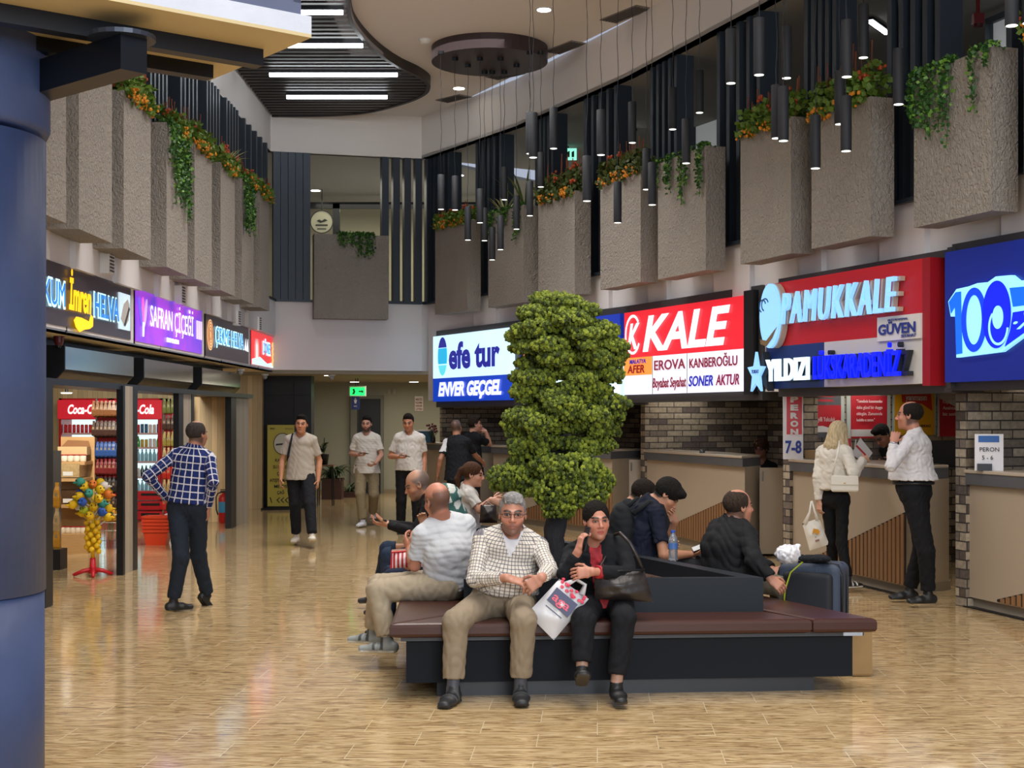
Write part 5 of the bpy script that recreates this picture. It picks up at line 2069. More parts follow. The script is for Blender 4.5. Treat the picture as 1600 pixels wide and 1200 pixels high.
PEND = {
    1: ((-.32, 20.3, .83), [(689, 270, 327), (711, 275, 328), (731, 323, 375), (750, 295, 348), (757, 325, 376), (769, 355, 406), (782, 337, 390), (788, 261, 312), (807, 306, 358), (828, 283, 337), (845, 238, 292)]),
    2: ((1.15, 15.9, 1.02), [(865, 168, 232), (833, 176, 246), (828, 175, 240), (917, 243, 314), (965, 284, 348), (939, 171, 242), (988, 160, 223), (1051, 137, 202), (1072, 186, 255), (1093, 110, 176), (1019, 254, 320), (1010, 232, 296)]),
    3: ((2.65, 12.6, .85), [(1142, 46, 130), (1186, 28, 117), (1229, 41, 122), (1224, 135, 220), (1213, 133, 216), (1274, 180, 263), (1322, 150, 236), (1323, 31, 120), (1312, 111, 194), (1349, 7, 90), (1404, 76, 163)]),
    4: ((3.45, 9.9, .6), [(1581, -66, 40), (1607, -70, 36)]),
}
proto = None
M_PEND = mat('pendant_graphite', '#23262c', rough=.65)
G_PL = glow('pendant_lens', '#f2f4ea', 1.6)
for g, ((cx, cy, rr), lst) in PEND.items():
    caps = []
    zs = sorted(EYE + (HZ - q[2]) / F * max(cy - rr * .75, min(cy + rr * .75, .478 * F / (q[2] - q[1]))) for q in lst)
    for (px, y0, y1) in lst:
        Y = max(cy - rr * .75, min(cy + rr * .75, .478 * F / (y1 - y0)))
        x = (px - 800) / F * Y
        zb = EYE + (HZ - y1) / F * Y
        caps.append((x, Y))
        rk = zs.index(zb)
        hi = rk * 2 >= len(zs)
        wd = ['', 'second ', 'third ', 'fourth ', 'fifth ', 'sixth ', 'seventh '][len(zs) - 1 - rk if hi else rk]
        lab = 'slim dark cylindrical pendant lamp, %s%s of the %s cluster' % (wd, 'highest' if hi else 'lowest', {1: 'farthest', 2: 'middle', 3: 'right', 4: 'top right'}[g])
        t = thing('pendant_lamp', lab, 'pendant lamp', (x, Y, zb), 0, 'pendant lamps of the %s cluster' % {1: 'farthest', 2: 'middle', 3: 'right', 4: 'top right'}[g])
        if proto is None:
            m_ = MB()
            m_.smooth = True
            m_.lathe([(.046, 0), (.048, .004), (.048, .472), (.044, .478)], 20)
            proto = m_.build('shade', M_PEND, t)
            plens = MB().lathe([(.040, -.003), (.040, .002)], 18).build('lens', G_PL, t)
        else:
            for q_ in (proto, plens):
                c = q_.copy()
                COL.objects.link(c)
                c.parent = t
        H = ZC - .21 - zb
        n = 14
        m_ = MB()
        ph = random.uniform(0, 6)
        pts = [(.008 * math.sin(ph + k * 1.3) * min(1, k, n - k), .006 * math.sin(ph * 2 + k * 1.1), .478 + (H - .478 - .04) * k / n) for k in range(n + 1)]
        m_.tube(pts, .0035, 5).build('cord', M_DARK, t)
    drum(cx, cy, rr, 'plum-coloured round ceiling drum holding the %s cluster of pendants' % {1: 'farthest', 2: 'middle', 3: 'right', 4: 'top right'}[g], caps)

# ================================================================ central island bench
OUT = [(-.72, 8.33), (2.2, 8.56), (-.13, 13.9), (-.88, 13.9)]
INN = [(-.30, 8.84), (1.58, 8.93), (-.29, 13.22)]
bench = thing('island_bench', 'triangular brown-cushioned bench around a dark planter box in the middle of the hall', 'bench')
M_LEATHER = mat('brown_leatherette', '#40231c', rough=.33, bump=.06, bscale=150, spec=.4)
M_BASE = mat('bench_base', '#171b22', rough=.7, spec=.2)
M_BOX = mat('planter_metal', '#1b2128', rough=.55, spec=.3)
MB().bprism([OUT[0], (1.80, 8.53), (1.58, 8.88), (-.31, 8.80)], .375, .46, .022).build('seat_cushion', M_LEATHER, bench)
MB().bprism([(1.81, 8.53), OUT[1], (-.13, 13.9), (-.29, 13.24), (1.60, 8.93)], .375, .46, .022).build('seat_cushion', M_LEATHER, bench)
MB().bprism([(-.72, 8.345), (-.33, 8.81), (-.33, 13.25), (-.14, 13.9), (-.88, 13.9)], .372, .457, .022).build('seat_cushion', M_LEATHER, bench)
mb = MB()
mb.prism([(-.63, 8.46), (2.08, 8.68), (-.17, 13.8), (-.8, 13.8)], .09, .37)
mb.build('base', M_BASE, bench)
MB().prism([(-.66, 8.42), (2.14, 8.64), (-.15, 13.85), (-.84, 13.85)], .345, .372).build('upper_rail', mat('rail_grey', '#3b4047', rough=.4), bench)
MB().prism([(-.45, 8.52), (1.85, 8.70), (-.2, 13.6), (-.7, 13.6)], .0, .09).build('plinth', mat('plinth_grey', '#1f2227', rough=.4), bench)
mb = MB()
mb.box((.59, 8.545, .09), (.596, 8.56, .345))
mb.build('base_joint', mat('joint', '#0c0e11'), bench)
mb = MB()
mb.box((2.0, 8.63, .345), (2.13, 8.66, .372))
mb.build('corner_bracket', mat('aluminium', '#9fa6ad', rough=.3, metal=.8), bench)
mb = MB()
t_ = .05
I2 = [(-.30 + t_, 8.84 + t_), (1.58 - .16, 8.93 + t_ - .005), (-.29 + t_, 13.22 - .2)]
for i in range(3):
    j = (i + 1) % 3
    mb.prism([INN[i], INN[j], I2[j], I2[i]], .44, .665)
mb.prism(I2, .3, .50)
mb.build('planter_box', M_BOX, bench)
mb = MB()
mb.prism(I2, .50, .56)
for k in range(500):
    u, v = random.random(), random.random()
    if u + v > 1:
        u, v = 1 - u, 1 - v
    p = Vector(I2[0]) + (Vector(I2[1]) - Vector(I2[0])) * u * .93 + (Vector(I2[2]) - Vector(I2[0])) * v * .93
    mb.blob((p.x + .02, p.y + .02, .565), (random.uniform(.01, .025), random.uniform(.01, .02), .012), 5, 4, jit=.4)
mb.build('bark_mulch', mat('bark_mulch', '#4b3226', rough=.9, bump=.8, bscale=60, vary=.5, vscale=30), bench)

# tall shaped conifer
rnd = random.Random(3)
tree = thing('cloud_pruned_tree', 'tall green cloud-pruned conifer growing from the bench planter', 'tree', (.30, 10.3, .60))
T0 = Vector((.30, 10.3, .60))


def tl(px, py, Y=10.3):
    return at(px, py, Y) - T0


m_ = MB()
m_.smooth = True
for (ox, oy, tw) in ((0, 0, 0), (.05, .03, 2), (-.05, .02, 4), (.0, -.05, 1)):
    pts, rr_ = [], []
    for k in range(26):
        u = k / 25
        z = -.02 + u * 1.72
        s_ = 1 - u * .8
        pts.append((-.0 + ox * s_ * math.cos(tw + u * 5) + .04 * math.sin(u * 7) + oy * s_ * math.sin(tw + u * 5), oy * s_ * math.cos(tw + u * 5) + .02 * math.sin(u * 5), z))
        rr_.append((.062 if u < .3 else .045) * (1 - u * .75) + .012 * math.sin(u * 40 + tw))
    m_.tube(pts, .05, 9, rr=rr_)
for k in range(26):
    a_ = k * 2.4
    z = .45 + k * .045
    m_.tube([(0, 0, z), (.15 * math.cos(a_), .12 * math.sin(a_), z + .04), (.32 * math.cos(a_) * (1 - k / 60), .28 * math.sin(a_), z + .05)], .014, 6, rr=[.02, .013, .006])
m_.build('trunk', mat('bark_grey', '#3b3a3c', rough=.85, bump=1, bscale=16, bstretch=(3, 3, .35), vary=.3, vscale=9), tree)
prof = [(472, 868, 34), (492, 872, 60), (512, 880, 82), (534, 888, 92), (558, 893, 84), (583, 884, 88), (612, 872, 86), (640, 876, 98), (666, 876, 100), (692, 870, 90)]
pads = []
for (py, pc, hw) in prof:
    c = tl(pc, py)
    R_ = hw / F * 10.3
    n = 3 if hw < 50 else 7
    for k in range(n):
        a_ = 6.283 * k / n + rnd.uniform(-.3, .3) + py
        q = (R_ - .10 * (1 if R_ > .2 else .5)) * rnd.uniform(.82, 1.05)
        s_ = rnd.uniform(.8, 1.15)
        pads.append((c + Vector((math.cos(a_) * q, math.sin(a_) * q * .85, rnd.uniform(-.05, .04))), (.115 * s_, .115 * s_, .05 * s_)))
        pads.append((c + Vector((math.cos(a_) * q * 1.12, math.sin(a_) * q, -.045)), (.06, .06, .035)))
    pads.append((c, (R_ * .5, R_ * .45, .05)))
for (px, py, Y, rx, rz) in ((805, 745, 10.15, .17, .085), (832, 722, 10.2, .15, .08), (795, 758, 10.2, .12, .05), (852, 742, 10.4, .12, .07), (858, 728, 10.0, .12, .07), (895, 735, 9.95, .2, .1), (925, 752, 10.0, .14, .1), (870, 765, 9.95, .16, .11), (905, 775, 9.9, .17, .12), (872, 795, 9.9, .10, .07), (830, 768, 10.1, .1, .04), (880, 745, 10.3, .22, .12)):
    pads.append((tl(px, py, Y), (rx, rx * .85, rz)))


def paint(me, cols):
    at_ = me.color_attributes.new('Col', 'FLOAT_COLOR', 'POINT')
    at_.data.foreach_set('color', np.asarray(cols, dtype=np.float32).ravel())


mb = MB()
mb.smooth = False
cols_ = []
g1, g2, g3 = Vector(hexc('#4f6019')), Vector(hexc('#8f9c2b')), Vector(hexc('#2c3811'))
for c, (rx, ry, rz) in pads:
    area = rx * ry * 12.6 + rz * rx * 6
    n = int(area / .00075)
    for k in range(n):
        u, a_ = rnd.uniform(-.75, 1), rnd.uniform(0, 6.283)
        s_ = math.sqrt(max(0, 1 - u * u))
        q = rnd.uniform(.8, 1.2)
        p = c + Vector((rx * s_ * math.cos(a_) * q, ry * s_ * math.sin(a_) * q, rz * u * q))
        r0 = rnd.uniform(.008, .0175)
        nv = len(mb.v)
        random.seed(nv)
        M = Matrix.Rotation(a_, 3, 'Z')
        mb.blob(p, (r0, r0, r0 * 1.15), 6, 4, M=M, jit=.38)
        t = rnd.random()
        cc = g1.lerp(g2, t) if rnd.random() > .25 else g1.lerp(g3, t)
        cols_ += [(*cc, 1)] * (len(mb.v) - nv)
o = mb.build('foliage', mat('conifer_green', '#7d942a', rough=.75, attr='Col', bump=.6, bscale=180), tree)
paint(o.data, cols_)

# ================================================================ plants in the wall planters
M_VINE = mat('vine_leaf', '#2f5c22', rough=.5, vary=.5, vscale=30)
M_VINE2 = mat('vine_leaf_light', '#6d9c3a', rough=.5, vary=.3, vscale=30)
M_OR = mat('blossom_orange', '#d98a1c', rough=.7)
M_RD = mat('blossom_rust', '#b04a22', rough=.7)
M_LF = mat('bed_leaf', '#5c7a26', rough=.6, vary=.5, vscale=25)


def leafquad(mb, p, s, rnd_):
    a = Vector((rnd_.uniform(-1, 1), rnd_.uniform(-1, 1), rnd_.uniform(-.6, 1))).normalized() * s
    b = Vector((rnd_.uniform(-1, 1), rnd_.uniform(-1, 1), rnd_.uniform(-1, .6)))
    b = (b - a * (b.dot(a) / a.length_squared)).normalized() * s * .45
    p = Vector(p)
    mb.add([p, p + a * .5 + b, p + a, p + a * .5 - b], [(0, 1, 2, 3)])


def frame_of(tag_):
    side, i, A, d, L, z1 = tag_
    n = Vector((-d.y, d.x)) if side != 'L' else Vector((-d.y, d.x))
    return A, d, n, L, z1


def vines(tag_, spans, label, drop=.5):
    """Trailing strands over the front edge; spans = list of (u, width, drop)."""
    A, d, n, L, z1 = frame_of(tag_)
    ang = math.atan2(d.y, d.x)
    r = thing('trailing_plant', label, 'plant', (A.x, A.y, z1 + .002), ang, 'trailing plants in the wall planters')
    st, lf, l2 = MB(), MB(), MB()
    for (u, w_, dr) in spans:
        k_ = max(2, int(w_ / .035))
        for k in range(k_):
            x = u * L + (k / k_ - .5) * w_ + rnd.uniform(-.02, .02)
            dd = dr * rnd.uniform(.55, 1)
            pts = [(x, .12, -.02), (x, .03, .03), (x + rnd.uniform(-.02, .02), -.03, .0), (x + rnd.uniform(-.03, .03), -.045, -dd * .5), (x + rnd.uniform(-.04, .04), -.04, -dd)]
            st.tube(pts, .003, 4)
            m = int(dd * 150) + 20
            for q in range(m):
                t = q / m * 4
                i0 = min(3, int(t))
                p = Vector(pts[i0]).lerp(Vector(pts[i0 + 1]), t - i0)
                p += Vector((rnd.uniform(-.03, .03), rnd.uniform(-.03, .005), rnd.uniform(-.015, .015)))
                leafquad(lf if rnd.random() < .75 else l2, p, rnd.uniform(.03, .05), rnd)
    st.build('stems', M_VINE, r)
    lf.build('leaves', M_VINE, r)
    l2.build('pale_leaves', M_VINE2, r)


def flowers(tag_, u0, u1, label, dark=0, tall=.3):
    A, d, n, L, z1 = frame_of(tag_)
    ang = math.atan2(d.y, d.x)
    r = thing('flowering_plant', label, 'plant', (A.x, A.y, z1 + .002), ang, 'flowering plants in the wall planters')
    lf, o1, o2, sp = MB(), MB(), MB(), MB()
    W_ = (u1 - u0) * L
    for k in range(int(W_ * 1100)):
        x = u0 * L + rnd.random() * W_
        y = rnd.uniform(-.06, .2)
        z = rnd.uniform(-.06 if y < 0 else 0, tall * (.3 + .7 * abs(math.sin(x * 7 + 1))) * (.6 + y))
        leafquad(lf, (x, y, z), rnd.uniform(.05, .09), rnd)
    for k in range(int(W_ * 17)):
        x = u0 * L + rnd.random() * W_
        for q in range(4):
            o1.blob((x + rnd.uniform(-.03, .03), rnd.uniform(-.09, .0), rnd.uniform(-.06, .06)), rnd.uniform(.012, .02), 6, 4, jit=.2)
    for k in range(int(W_ * 9)):
        x = u0 * L + rnd.random() * W_
        z = rnd.uniform(.08, tall * .8)
        y = rnd.uniform(-.04, .15)
        for q in range(5):
            o2.blob((x + rnd.uniform(-.035, .035), y + rnd.uniform(-.03, .03), z + rnd.uniform(-.03, .03)), rnd.uniform(.014, .024), 6, 4, jit=.2)
    for k in range(int(W_ * 16)):
        x = u0 * L + rnd.random() * W_
        y = rnd.uniform(0, .2)
        h_ = rnd.uniform(.6, 1.15) * tall
        e = (x + rnd.uniform(-.06, .06), y, h_)
        sp.tube([(x, y, 0), e], .004, 4)
        sp.tube([(e[0], y, h_ * .7), (e[0] + .01, y, h_ + .03)], .012, 5, rr=[.004, .008])
    lf.build('leaves', M_LF if not dark else mat('bed_leaf_dark', '#46551f', rough=.6, vary=.5, vscale=25), r)
    o1.build('yellow_blossoms', M_OR, r)
    o2.build('rust_blossoms', M_RD, r)
    sp.build('spikes', mat('spike_bronze', '#7a3f22', rough=.7), r)


def spiky(tag_, u, label, n=16, L_=.42, c='#8fa05a'):
    A, d, nn, L, z1 = frame_of(tag_)
    p = A + d * (u * L) + nn * .15
    r = thing('spiky_plant', label, 'plant', (p.x, p.y, z1 - .06))
    m_ = MB()
    for k in range(n):
        a_ = k * 2.4
        leafset(m_, (0, 0, 0), (math.cos(a_), math.sin(a_)), L_ * rnd.uniform(.7, 1.1), .018, rnd.uniform(.1, .6), 6)
    m_.build('leaves', mat('leaf_' + c[1:], c, rough=.5, vary=.4, vscale=30), r)
    MB().lathe([(.03, -.05), (.035, .03)], 10).build('crown', mat('leaf_' + c[1:], c), r)


PD = {(p[0], p[1]): p for p in PLANT}
flowers(PD['R', 0], 0, 1, 'orange and yellow flowers in the right-hand planter next to the back corner', tall=.3)
vines(PD['R', 1], [(.1, .3, .35), (.5, .3, .3), (.9, .2, .55)], 'trailing green plant in the second right-hand planter from the corner')
spiky(PD['R', 1], .25, 'pale variegated spiky plant in the second right-hand planter', 14, .5, '#b9bf86')
spiky(PD['R', 1], .8, 'tall dark spiky plant in the second right-hand planter', 8, .9, '#55682f')
flowers(PD['R', 2], .0, 1, 'dark rust-red flowers in the third right-hand planter from the corner', 1, .5)
flowers(PD['R', 3], 0, 1, 'yellow and red flowers in the fourth right-hand planter from the corner', 1, .42)
vines(PD['R', 4], [(.05, .12, .45), (.3, .14, .5), (.62, .2, .62), (.95, .16, .6)], 'trailing green plant in the fifth right-hand planter from the corner')
flowers(PD['R', 5], 0, 1, 'orange and green flowers in the sixth right-hand planter from the corner', 0, .4)
flowers(PD['R', 6], 0, 1, 'orange-tipped tall flowers in the seventh right-hand planter from the corner', 0, .48)
vines(PD['R', 7], [(.06, .14, .5), (.25, .18, .72), (.48, .16, .75), (.85, .09, .6), (1.0, .05, .2)], 'long trailing green plant in the rightmost large planter')
flowers(PD['R', 8], 0, 1, 'yellow flowers in the planter at the right edge', 0, .3)
flowers(PD['L', 2], 0, 1, 'yellow and orange flowers in the left planter beside the black bracket', 0, .42)
vines(PD['L', 3], [(.1, .12, .5), (.5, .5, .9), (.85, .2, 1.0)], 'dense trailing green plant in the third visible left planter')
flowers(PD['L', 3], .4, 1, 'rust-tipped flowers behind the dense trailing plant on the left', 0, .35)
flowers(PD['L', 4], 0, 1, 'orange and bronze flowers in the left planter right of the dense trailing plant', 0, .38)
flowers(PD['L', 5], 0, 1, 'yellow flowers in the left planter below the variegated plant', 0, .3)
spiky(PD['L', 5], .7, 'pale striped spiky plant in the left planters', 24, .52, '#c3c98f')
vines(PD['L', 6], [(.2, .3, .8), (.6, .3, .75)], 'narrow trailing plant in the second last left planter')
flowers(PD['L', 6], .3, 1, 'reddish flowers in the second last left planter', 0, .3)
flowers(PD['L', 7], 0, 1, 'yellow flowers in the last left planter by the back wall', 0, .25)
vines(PD['B', 0], [(.45, .3, .25), (.7, .25, .6)], 'small pale trailing plant in the middle planter of the back wall')

# ================================================================ foreground: blue column, arm and overhead slab
mb = MB()
mb.smooth = True
mb.lathe([(.40, 0), (.40, .14)], 64)
mb.lathe([(.395, .14), (.395, 1.055)], 64)
mb.lathe([(.40, 1.06), (.40, 2.66)], 64)
mb.lathe([(.405, 2.68), (.415, 2.70), (.415, 5.8)], 64)
o = struct('pillar_blue', mb, mat('blue_painted_steel', '#38466a', rough=.5, bump=.35, bscale=5, vary=.3, vscale=3))
o.location = (-2.06, 5.0, 0)
mb = MB()
a_ = math.radians(-62)
for q in (a_, ):
    mb.box((-.003, -.402, 0), (.003, -.39, 1.05), M=Matrix.Rotation(math.radians(8), 4, 'Z'))
o = struct('pillar_blue_seam', mb, mat('seam', '#1f2534'))
o.location = (-2.06, 5.0, 0)
U, Vv = Vector((-.79, -.613, 0)), Vector((-.613, .79, 0))
C0 = Vector((-.70, 4.96, 0))
ks = thing('overhead_signboard', 'worn white overhead signboard slab with black rails at the top left', 'signboard', (C0.x, C0.y, 3.0), math.atan2(U.y, U.x))
# local x along U, local y = towards the camera side (-Vv)
MB().box((0, -.80, .0), (2.6, 0, .012)).build('underside', mat('slab_cream', '#cdb98c', rough=.6, vary=.12, vscale=2), ks)
MB().box((0.0, -.80, .012), (2.6, .0, .075)).build('fascia', mat('slab_white', '#c9cdd6', rough=.6, vary=.12, vscale=5, bump=.3, bscale=14), ks)
MB().box((.03, -.78, .075), (2.6, -.02, .12)).box((.03, -.05, .12), (2.6, -.02, .5)).box((.03, -.78, .12), (.06, -.02, .5)).build('upper_frame', mat('slab_frame', '#5a6078', rough=.5), ks)
MB().box((.12, -.06, .13), (2.6, -.015, .45)).build('dark_panel', M_DARK, ks)
M_RAIL = mat('rail_black', '#12151c', rough=.35, metal=.4)
MB().box((.06, -.30, -.06), (2.6, -.24, 0)).build('rail', M_RAIL, ks)
MB().box((.10, -.62, -.05), (2.6, -.56, 0)).build('rail', M_RAIL, ks)
MB().box((.9, -.45, -.012), (1.2, -.38, 0)).build('lamp_plate', mat('slab_white', '#c9cdd6'), ks)
ar = thing('support_arm', 'thick black steel arm holding the overhead signboard', 'bracket', (-1.24, 4.66, 2.81), math.atan2(5.31 - 4.66, -1.97 + 1.24))
MB().box((0, -.05, 0), (.62, .05, .115)).build('beam', M_RAIL, ar)
MB().lathe([(.11, .115), (.11, .13)], 24, c=(.07, 0, 0)).build('swivel_plate', mat('plate_grey', '#3a3f4a', rough=.4, metal=.5), ar)
# ================================================================ people: smooth-blended solids on a grid
class Grid:
    def __init__(s, lo, hi, h):
        s.lo = np.array(lo, dtype=np.float32)
        s.h = h
        s.n = np.ceil((np.array(hi) - np.array(lo)) / h).astype(int) + 1
        s.D = np.full(s.n, .2, dtype=np.float32)

    def put(s, fn, c, R, k=.02, op='u'):
        """fn(P) -> distance inside the ball-box (c, R)."""
        c = np.array(c, dtype=np.float32)
        R = R + k + 3 * s.h
        a = np.maximum(((c - R - s.lo) / s.h).astype(int), 0)
        b = np.minimum(((c + R - s.lo) / s.h).astype(int) + 2, s.n)
        if (b <= a).any():
            return
        ax = [(s.lo[i] + s.h * np.arange(a[i], b[i], dtype=np.float32)).astype(np.float32) for i in range(3)]
        X, Y, Z = np.meshgrid(*ax, indexing='ij')
        d = fn(X, Y, Z)
        sl = (slice(a[0], b[0]), slice(a[1], b[1]), slice(a[2], b[2]))
        D = s.D[sl]
        if op == 'u':
            q = np.maximum(k - np.abs(D - d), 0) if k else 0
            D[...] = np.minimum(D, d) - (q * q / (4 * k) if k else 0)
        else:
            d = -d
            q = np.maximum(k - np.abs(D - d), 0) if k else 0
            D[...] = np.maximum(D, d) + (q * q / (4 * k) if k else 0)

    def cone(s, p0, p1, r0, r1, side=None, k=.02, op='u', flat=False, flat0=False):
        """Tapered capsule; r0/r1 are radii or (side radius, front radius)."""
        p0, p1 = np.array(p0, dtype=float), np.array(p1, dtype=float)
        ax = p1 - p0
        L = np.linalg.norm(ax) + 1e-6
        ax /= L
        r0 = r0 if hasattr(r0, '__len__') else (r0, r0)
        r1 = r1 if hasattr(r1, '__len__') else (r1, r1)
        if side is None:
            side = np.array((1., 0, 0)) if abs(ax[0]) < .8 else np.array((0, 1., 0))
        side = np.array(side, dtype=float)
        side = side - ax * side.dot(ax)
        side /= np.linalg.norm(side)
        fr = np.cross(ax, side)

        def fn(X, Y, Z):
            x, y, z = X - p0[0], Y - p0[1], Z - p0[2]
            t = (x * ax[0] + y * ax[1] + z * ax[2])
            tc = np.clip(t / L, 0, 1)
            a = x * side[0] + y * side[1] + z * side[2]
            b = x * fr[0] + y * fr[1] + z * fr[2]
            ra, rb = r0[0] + (r1[0] - r0[0]) * tc, r0[1] + (r1[1] - r0[1]) * tc
            m = np.minimum(ra, rb)
            over = t - tc * L
            if flat or flat0:
                o2 = np.where(over > 0, 0 if flat else over, 0 if flat0 else over)
                d = (np.sqrt((a / ra) ** 2 + (b / rb) ** 2 + (o2 / m) ** 2) - 1) * m
                if flat:
                    d = np.maximum(d, t - L)
                if flat0:
                    d = np.maximum(d, -t)
                return d
            return (np.sqrt((a / ra) ** 2 + (b / rb) ** 2 + (over / m) ** 2) - 1) * m
        s.put(fn, (p0 + p1) / 2, L / 2 + max(*r0, *r1), k, op)

    def ell(s, c, r, B=None, k=.02, op='u'):
        """Ellipsoid, radii r along the rows of basis B."""
        c = np.array(c, dtype=float)
        r = np.array(r if hasattr(r, '__len__') else (r, r, r), dtype=float)
        B = np.eye(3) if B is None else B

        def fn(X, Y, Z):
            x, y, z = X - c[0], Y - c[1], Z - c[2]
            q = [(x * B[i][0] + y * B[i][1] + z * B[i][2]) for i in range(3)]
            k0 = np.sqrt(sum((q[i] / r[i]) ** 2 for i in range(3)))
            k1 = np.sqrt(sum((q[i] / r[i] ** 2) ** 2 for i in range(3))) + 1e-6
            return k0 * (k0 - 1) / k1
        s.put(fn, c, r.max(), k, op)

    def cut(s, p, n, c=None, R=3):
        """Remove the side of the plane that n points to (within a ball-box)."""
        p, n = np.array(p, dtype=float), np.array(n, dtype=float)
        n /= np.linalg.norm(n)
        s.put(lambda X, Y, Z: -((X - p[0]) * n[0] + (Y - p[1]) * n[1] + (Z - p[2]) * n[2]), p if c is None else c, R, 0, 's')

    def wrinkle(s, amp, f=22, seed=0):
        r = np.random.RandomState(seed)
        m = np.abs(s.D) < .03
        i = np.argwhere(m).astype(np.float32) * s.h + s.lo
        v = np.zeros(len(i), dtype=np.float32)
        wv = sum(np.sin(i @ (r.randn(3) * f * .35).astype(np.float32) + r.rand() * 6) for _ in range(3))
        for _ in range(4):
            d = r.randn(3) * np.array((1, 1, 1.5))
            v += 1 - np.abs(np.sin(i @ (d * f * .5).astype(np.float32) + wv * 1.2 + r.rand() * 6))
        s.D[m] += amp * (v / 2 - 1)

    def mesh(s):
        D = s.D
        S = (D < 0)
        c = np.zeros(np.array(D.shape) - 1, dtype=np.uint8)
        C = [(i, j, k) for i in (0, 1) for j in (0, 1) for k in (0, 1)]
        N = D.shape
        for (i, j, k) in C:
            c += S[i:N[0] - 1 + i, j:N[1] - 1 + j, k:N[2] - 1 + k]
        idx = np.argwhere((c > 0) & (c < 8))
        V = np.stack([D[idx[:, 0] + i, idx[:, 1] + j, idx[:, 2] + k] for (i, j, k) in C], 1)
        acc = np.zeros((len(idx), 3))
        cnt = np.zeros(len(idx))
        for a in range(8):
            for b in range(a + 1, 8):
                if sum(abs(C[a][q] - C[b][q]) for q in range(3)) != 1:
                    continue
                m = (V[:, a] < 0) != (V[:, b] < 0)
                t = np.where(m, V[:, a] / np.where(m, V[:, a] - V[:, b], 1), 0)
                p = np.array(C[a]) + t[:, None] * (np.array(C[b]) - np.array(C[a]))
                acc += p * m[:, None]
                cnt += m
        P = (idx + acc / cnt[:, None]) * s.h + s.lo
        ids = np.full(c.shape, -1, dtype=np.int32)
        ids[tuple(idx.T)] = np.arange(len(idx))
        Q = []
        for ax in range(3):
            u, v = (ax + 1) % 3, (ax + 2) % 3
            sa = [slice(None)] * 3
            sb = [slice(None)] * 3
            sa[ax], sb[ax] = slice(0, -1), slice(1, None)
            ch = S[tuple(sa)] != S[tuple(sb)]
            e = np.argwhere(ch)
            e = e[(e[:, u] > 0) & (e[:, v] > 0) & (e[:, u] < c.shape[u]) & (e[:, v] < c.shape[v])]
            o = np.zeros(3, dtype=int)
            du, dv = o.copy(), o.copy()
            du[u], dv[v] = 1, 1
            g = lambda q: ids[q[:, 0], q[:, 1], q[:, 2]]
            q4 = np.stack([g(e - du - dv), g(e - dv), g(e), g(e - du)], 1)
            ins = S[e[:, 0], e[:, 1], e[:, 2]]
            q4 = np.where(ins[:, None], q4, q4[:, ::-1])
            Q.append(q4)
        Q = np.concatenate(Q)
        Q = Q[(Q >= 0).all(1)]
        return P, Q


def np_mesh(name, P, Q, mats, parent, col=None, uv=None, mi=None, flat=False):
    me = bpy.data.meshes.new(name)
    me.vertices.add(len(P))
    me.vertices.foreach_set('co', P.astype(np.float32).ravel())
    me.loops.add(len(Q) * 4)
    me.loops.foreach_set('vertex_index', Q.astype(np.int32).ravel())
    me.polygons.add(len(Q))
    me.polygons.foreach_set('loop_start', np.arange(0, len(Q) * 4, 4, dtype=np.int32))
    me.polygons.foreach_set('use_smooth', np.ones(len(Q), dtype=bool))
    for m in mats:
        me.materials.append(m)
    if mi is not None:
        me.polygons.foreach_set('material_index', mi.astype(np.int32))
    me.update(calc_edges=True)
    if col is not None:
        paint(me, np.concatenate([col, np.ones((len(P), 1))], 1))
    if uv is not None:
        l = me.uv_layers.new(name='UVMap')
        l.data.foreach_set('uv', uv[Q.ravel()].astype(np.float32).ravel())
    o = bpy.data.objects.new(name, me)
    COL.objects.link(o)
    o.parent = parent
    return o


M_SKIN = mat('skin', attr='Col', rough=.5)
M_SKIN.node_tree.nodes['Principled BSDF'].inputs['Subsurface Weight'].default_value = .08
M_SKIN.node_tree.nodes['Principled BSDF'].inputs['Subsurface Radius'].default_value = (.01, .004, .002)
M_HAIRM = mat('hair', attr='Col', rough=.7, spec=.15, bump=.7, bscale=70, bstretch=(2.5, 2.5, .5))
M_SHOE = mat('shoe', attr='Col', rough=.5)


def cloth(c, rough=.85, bump=.25, scale=14):
    return mat('cloth_' + c[1:], c, rough=rough, bump=bump, bscale=scale, spec=.25)


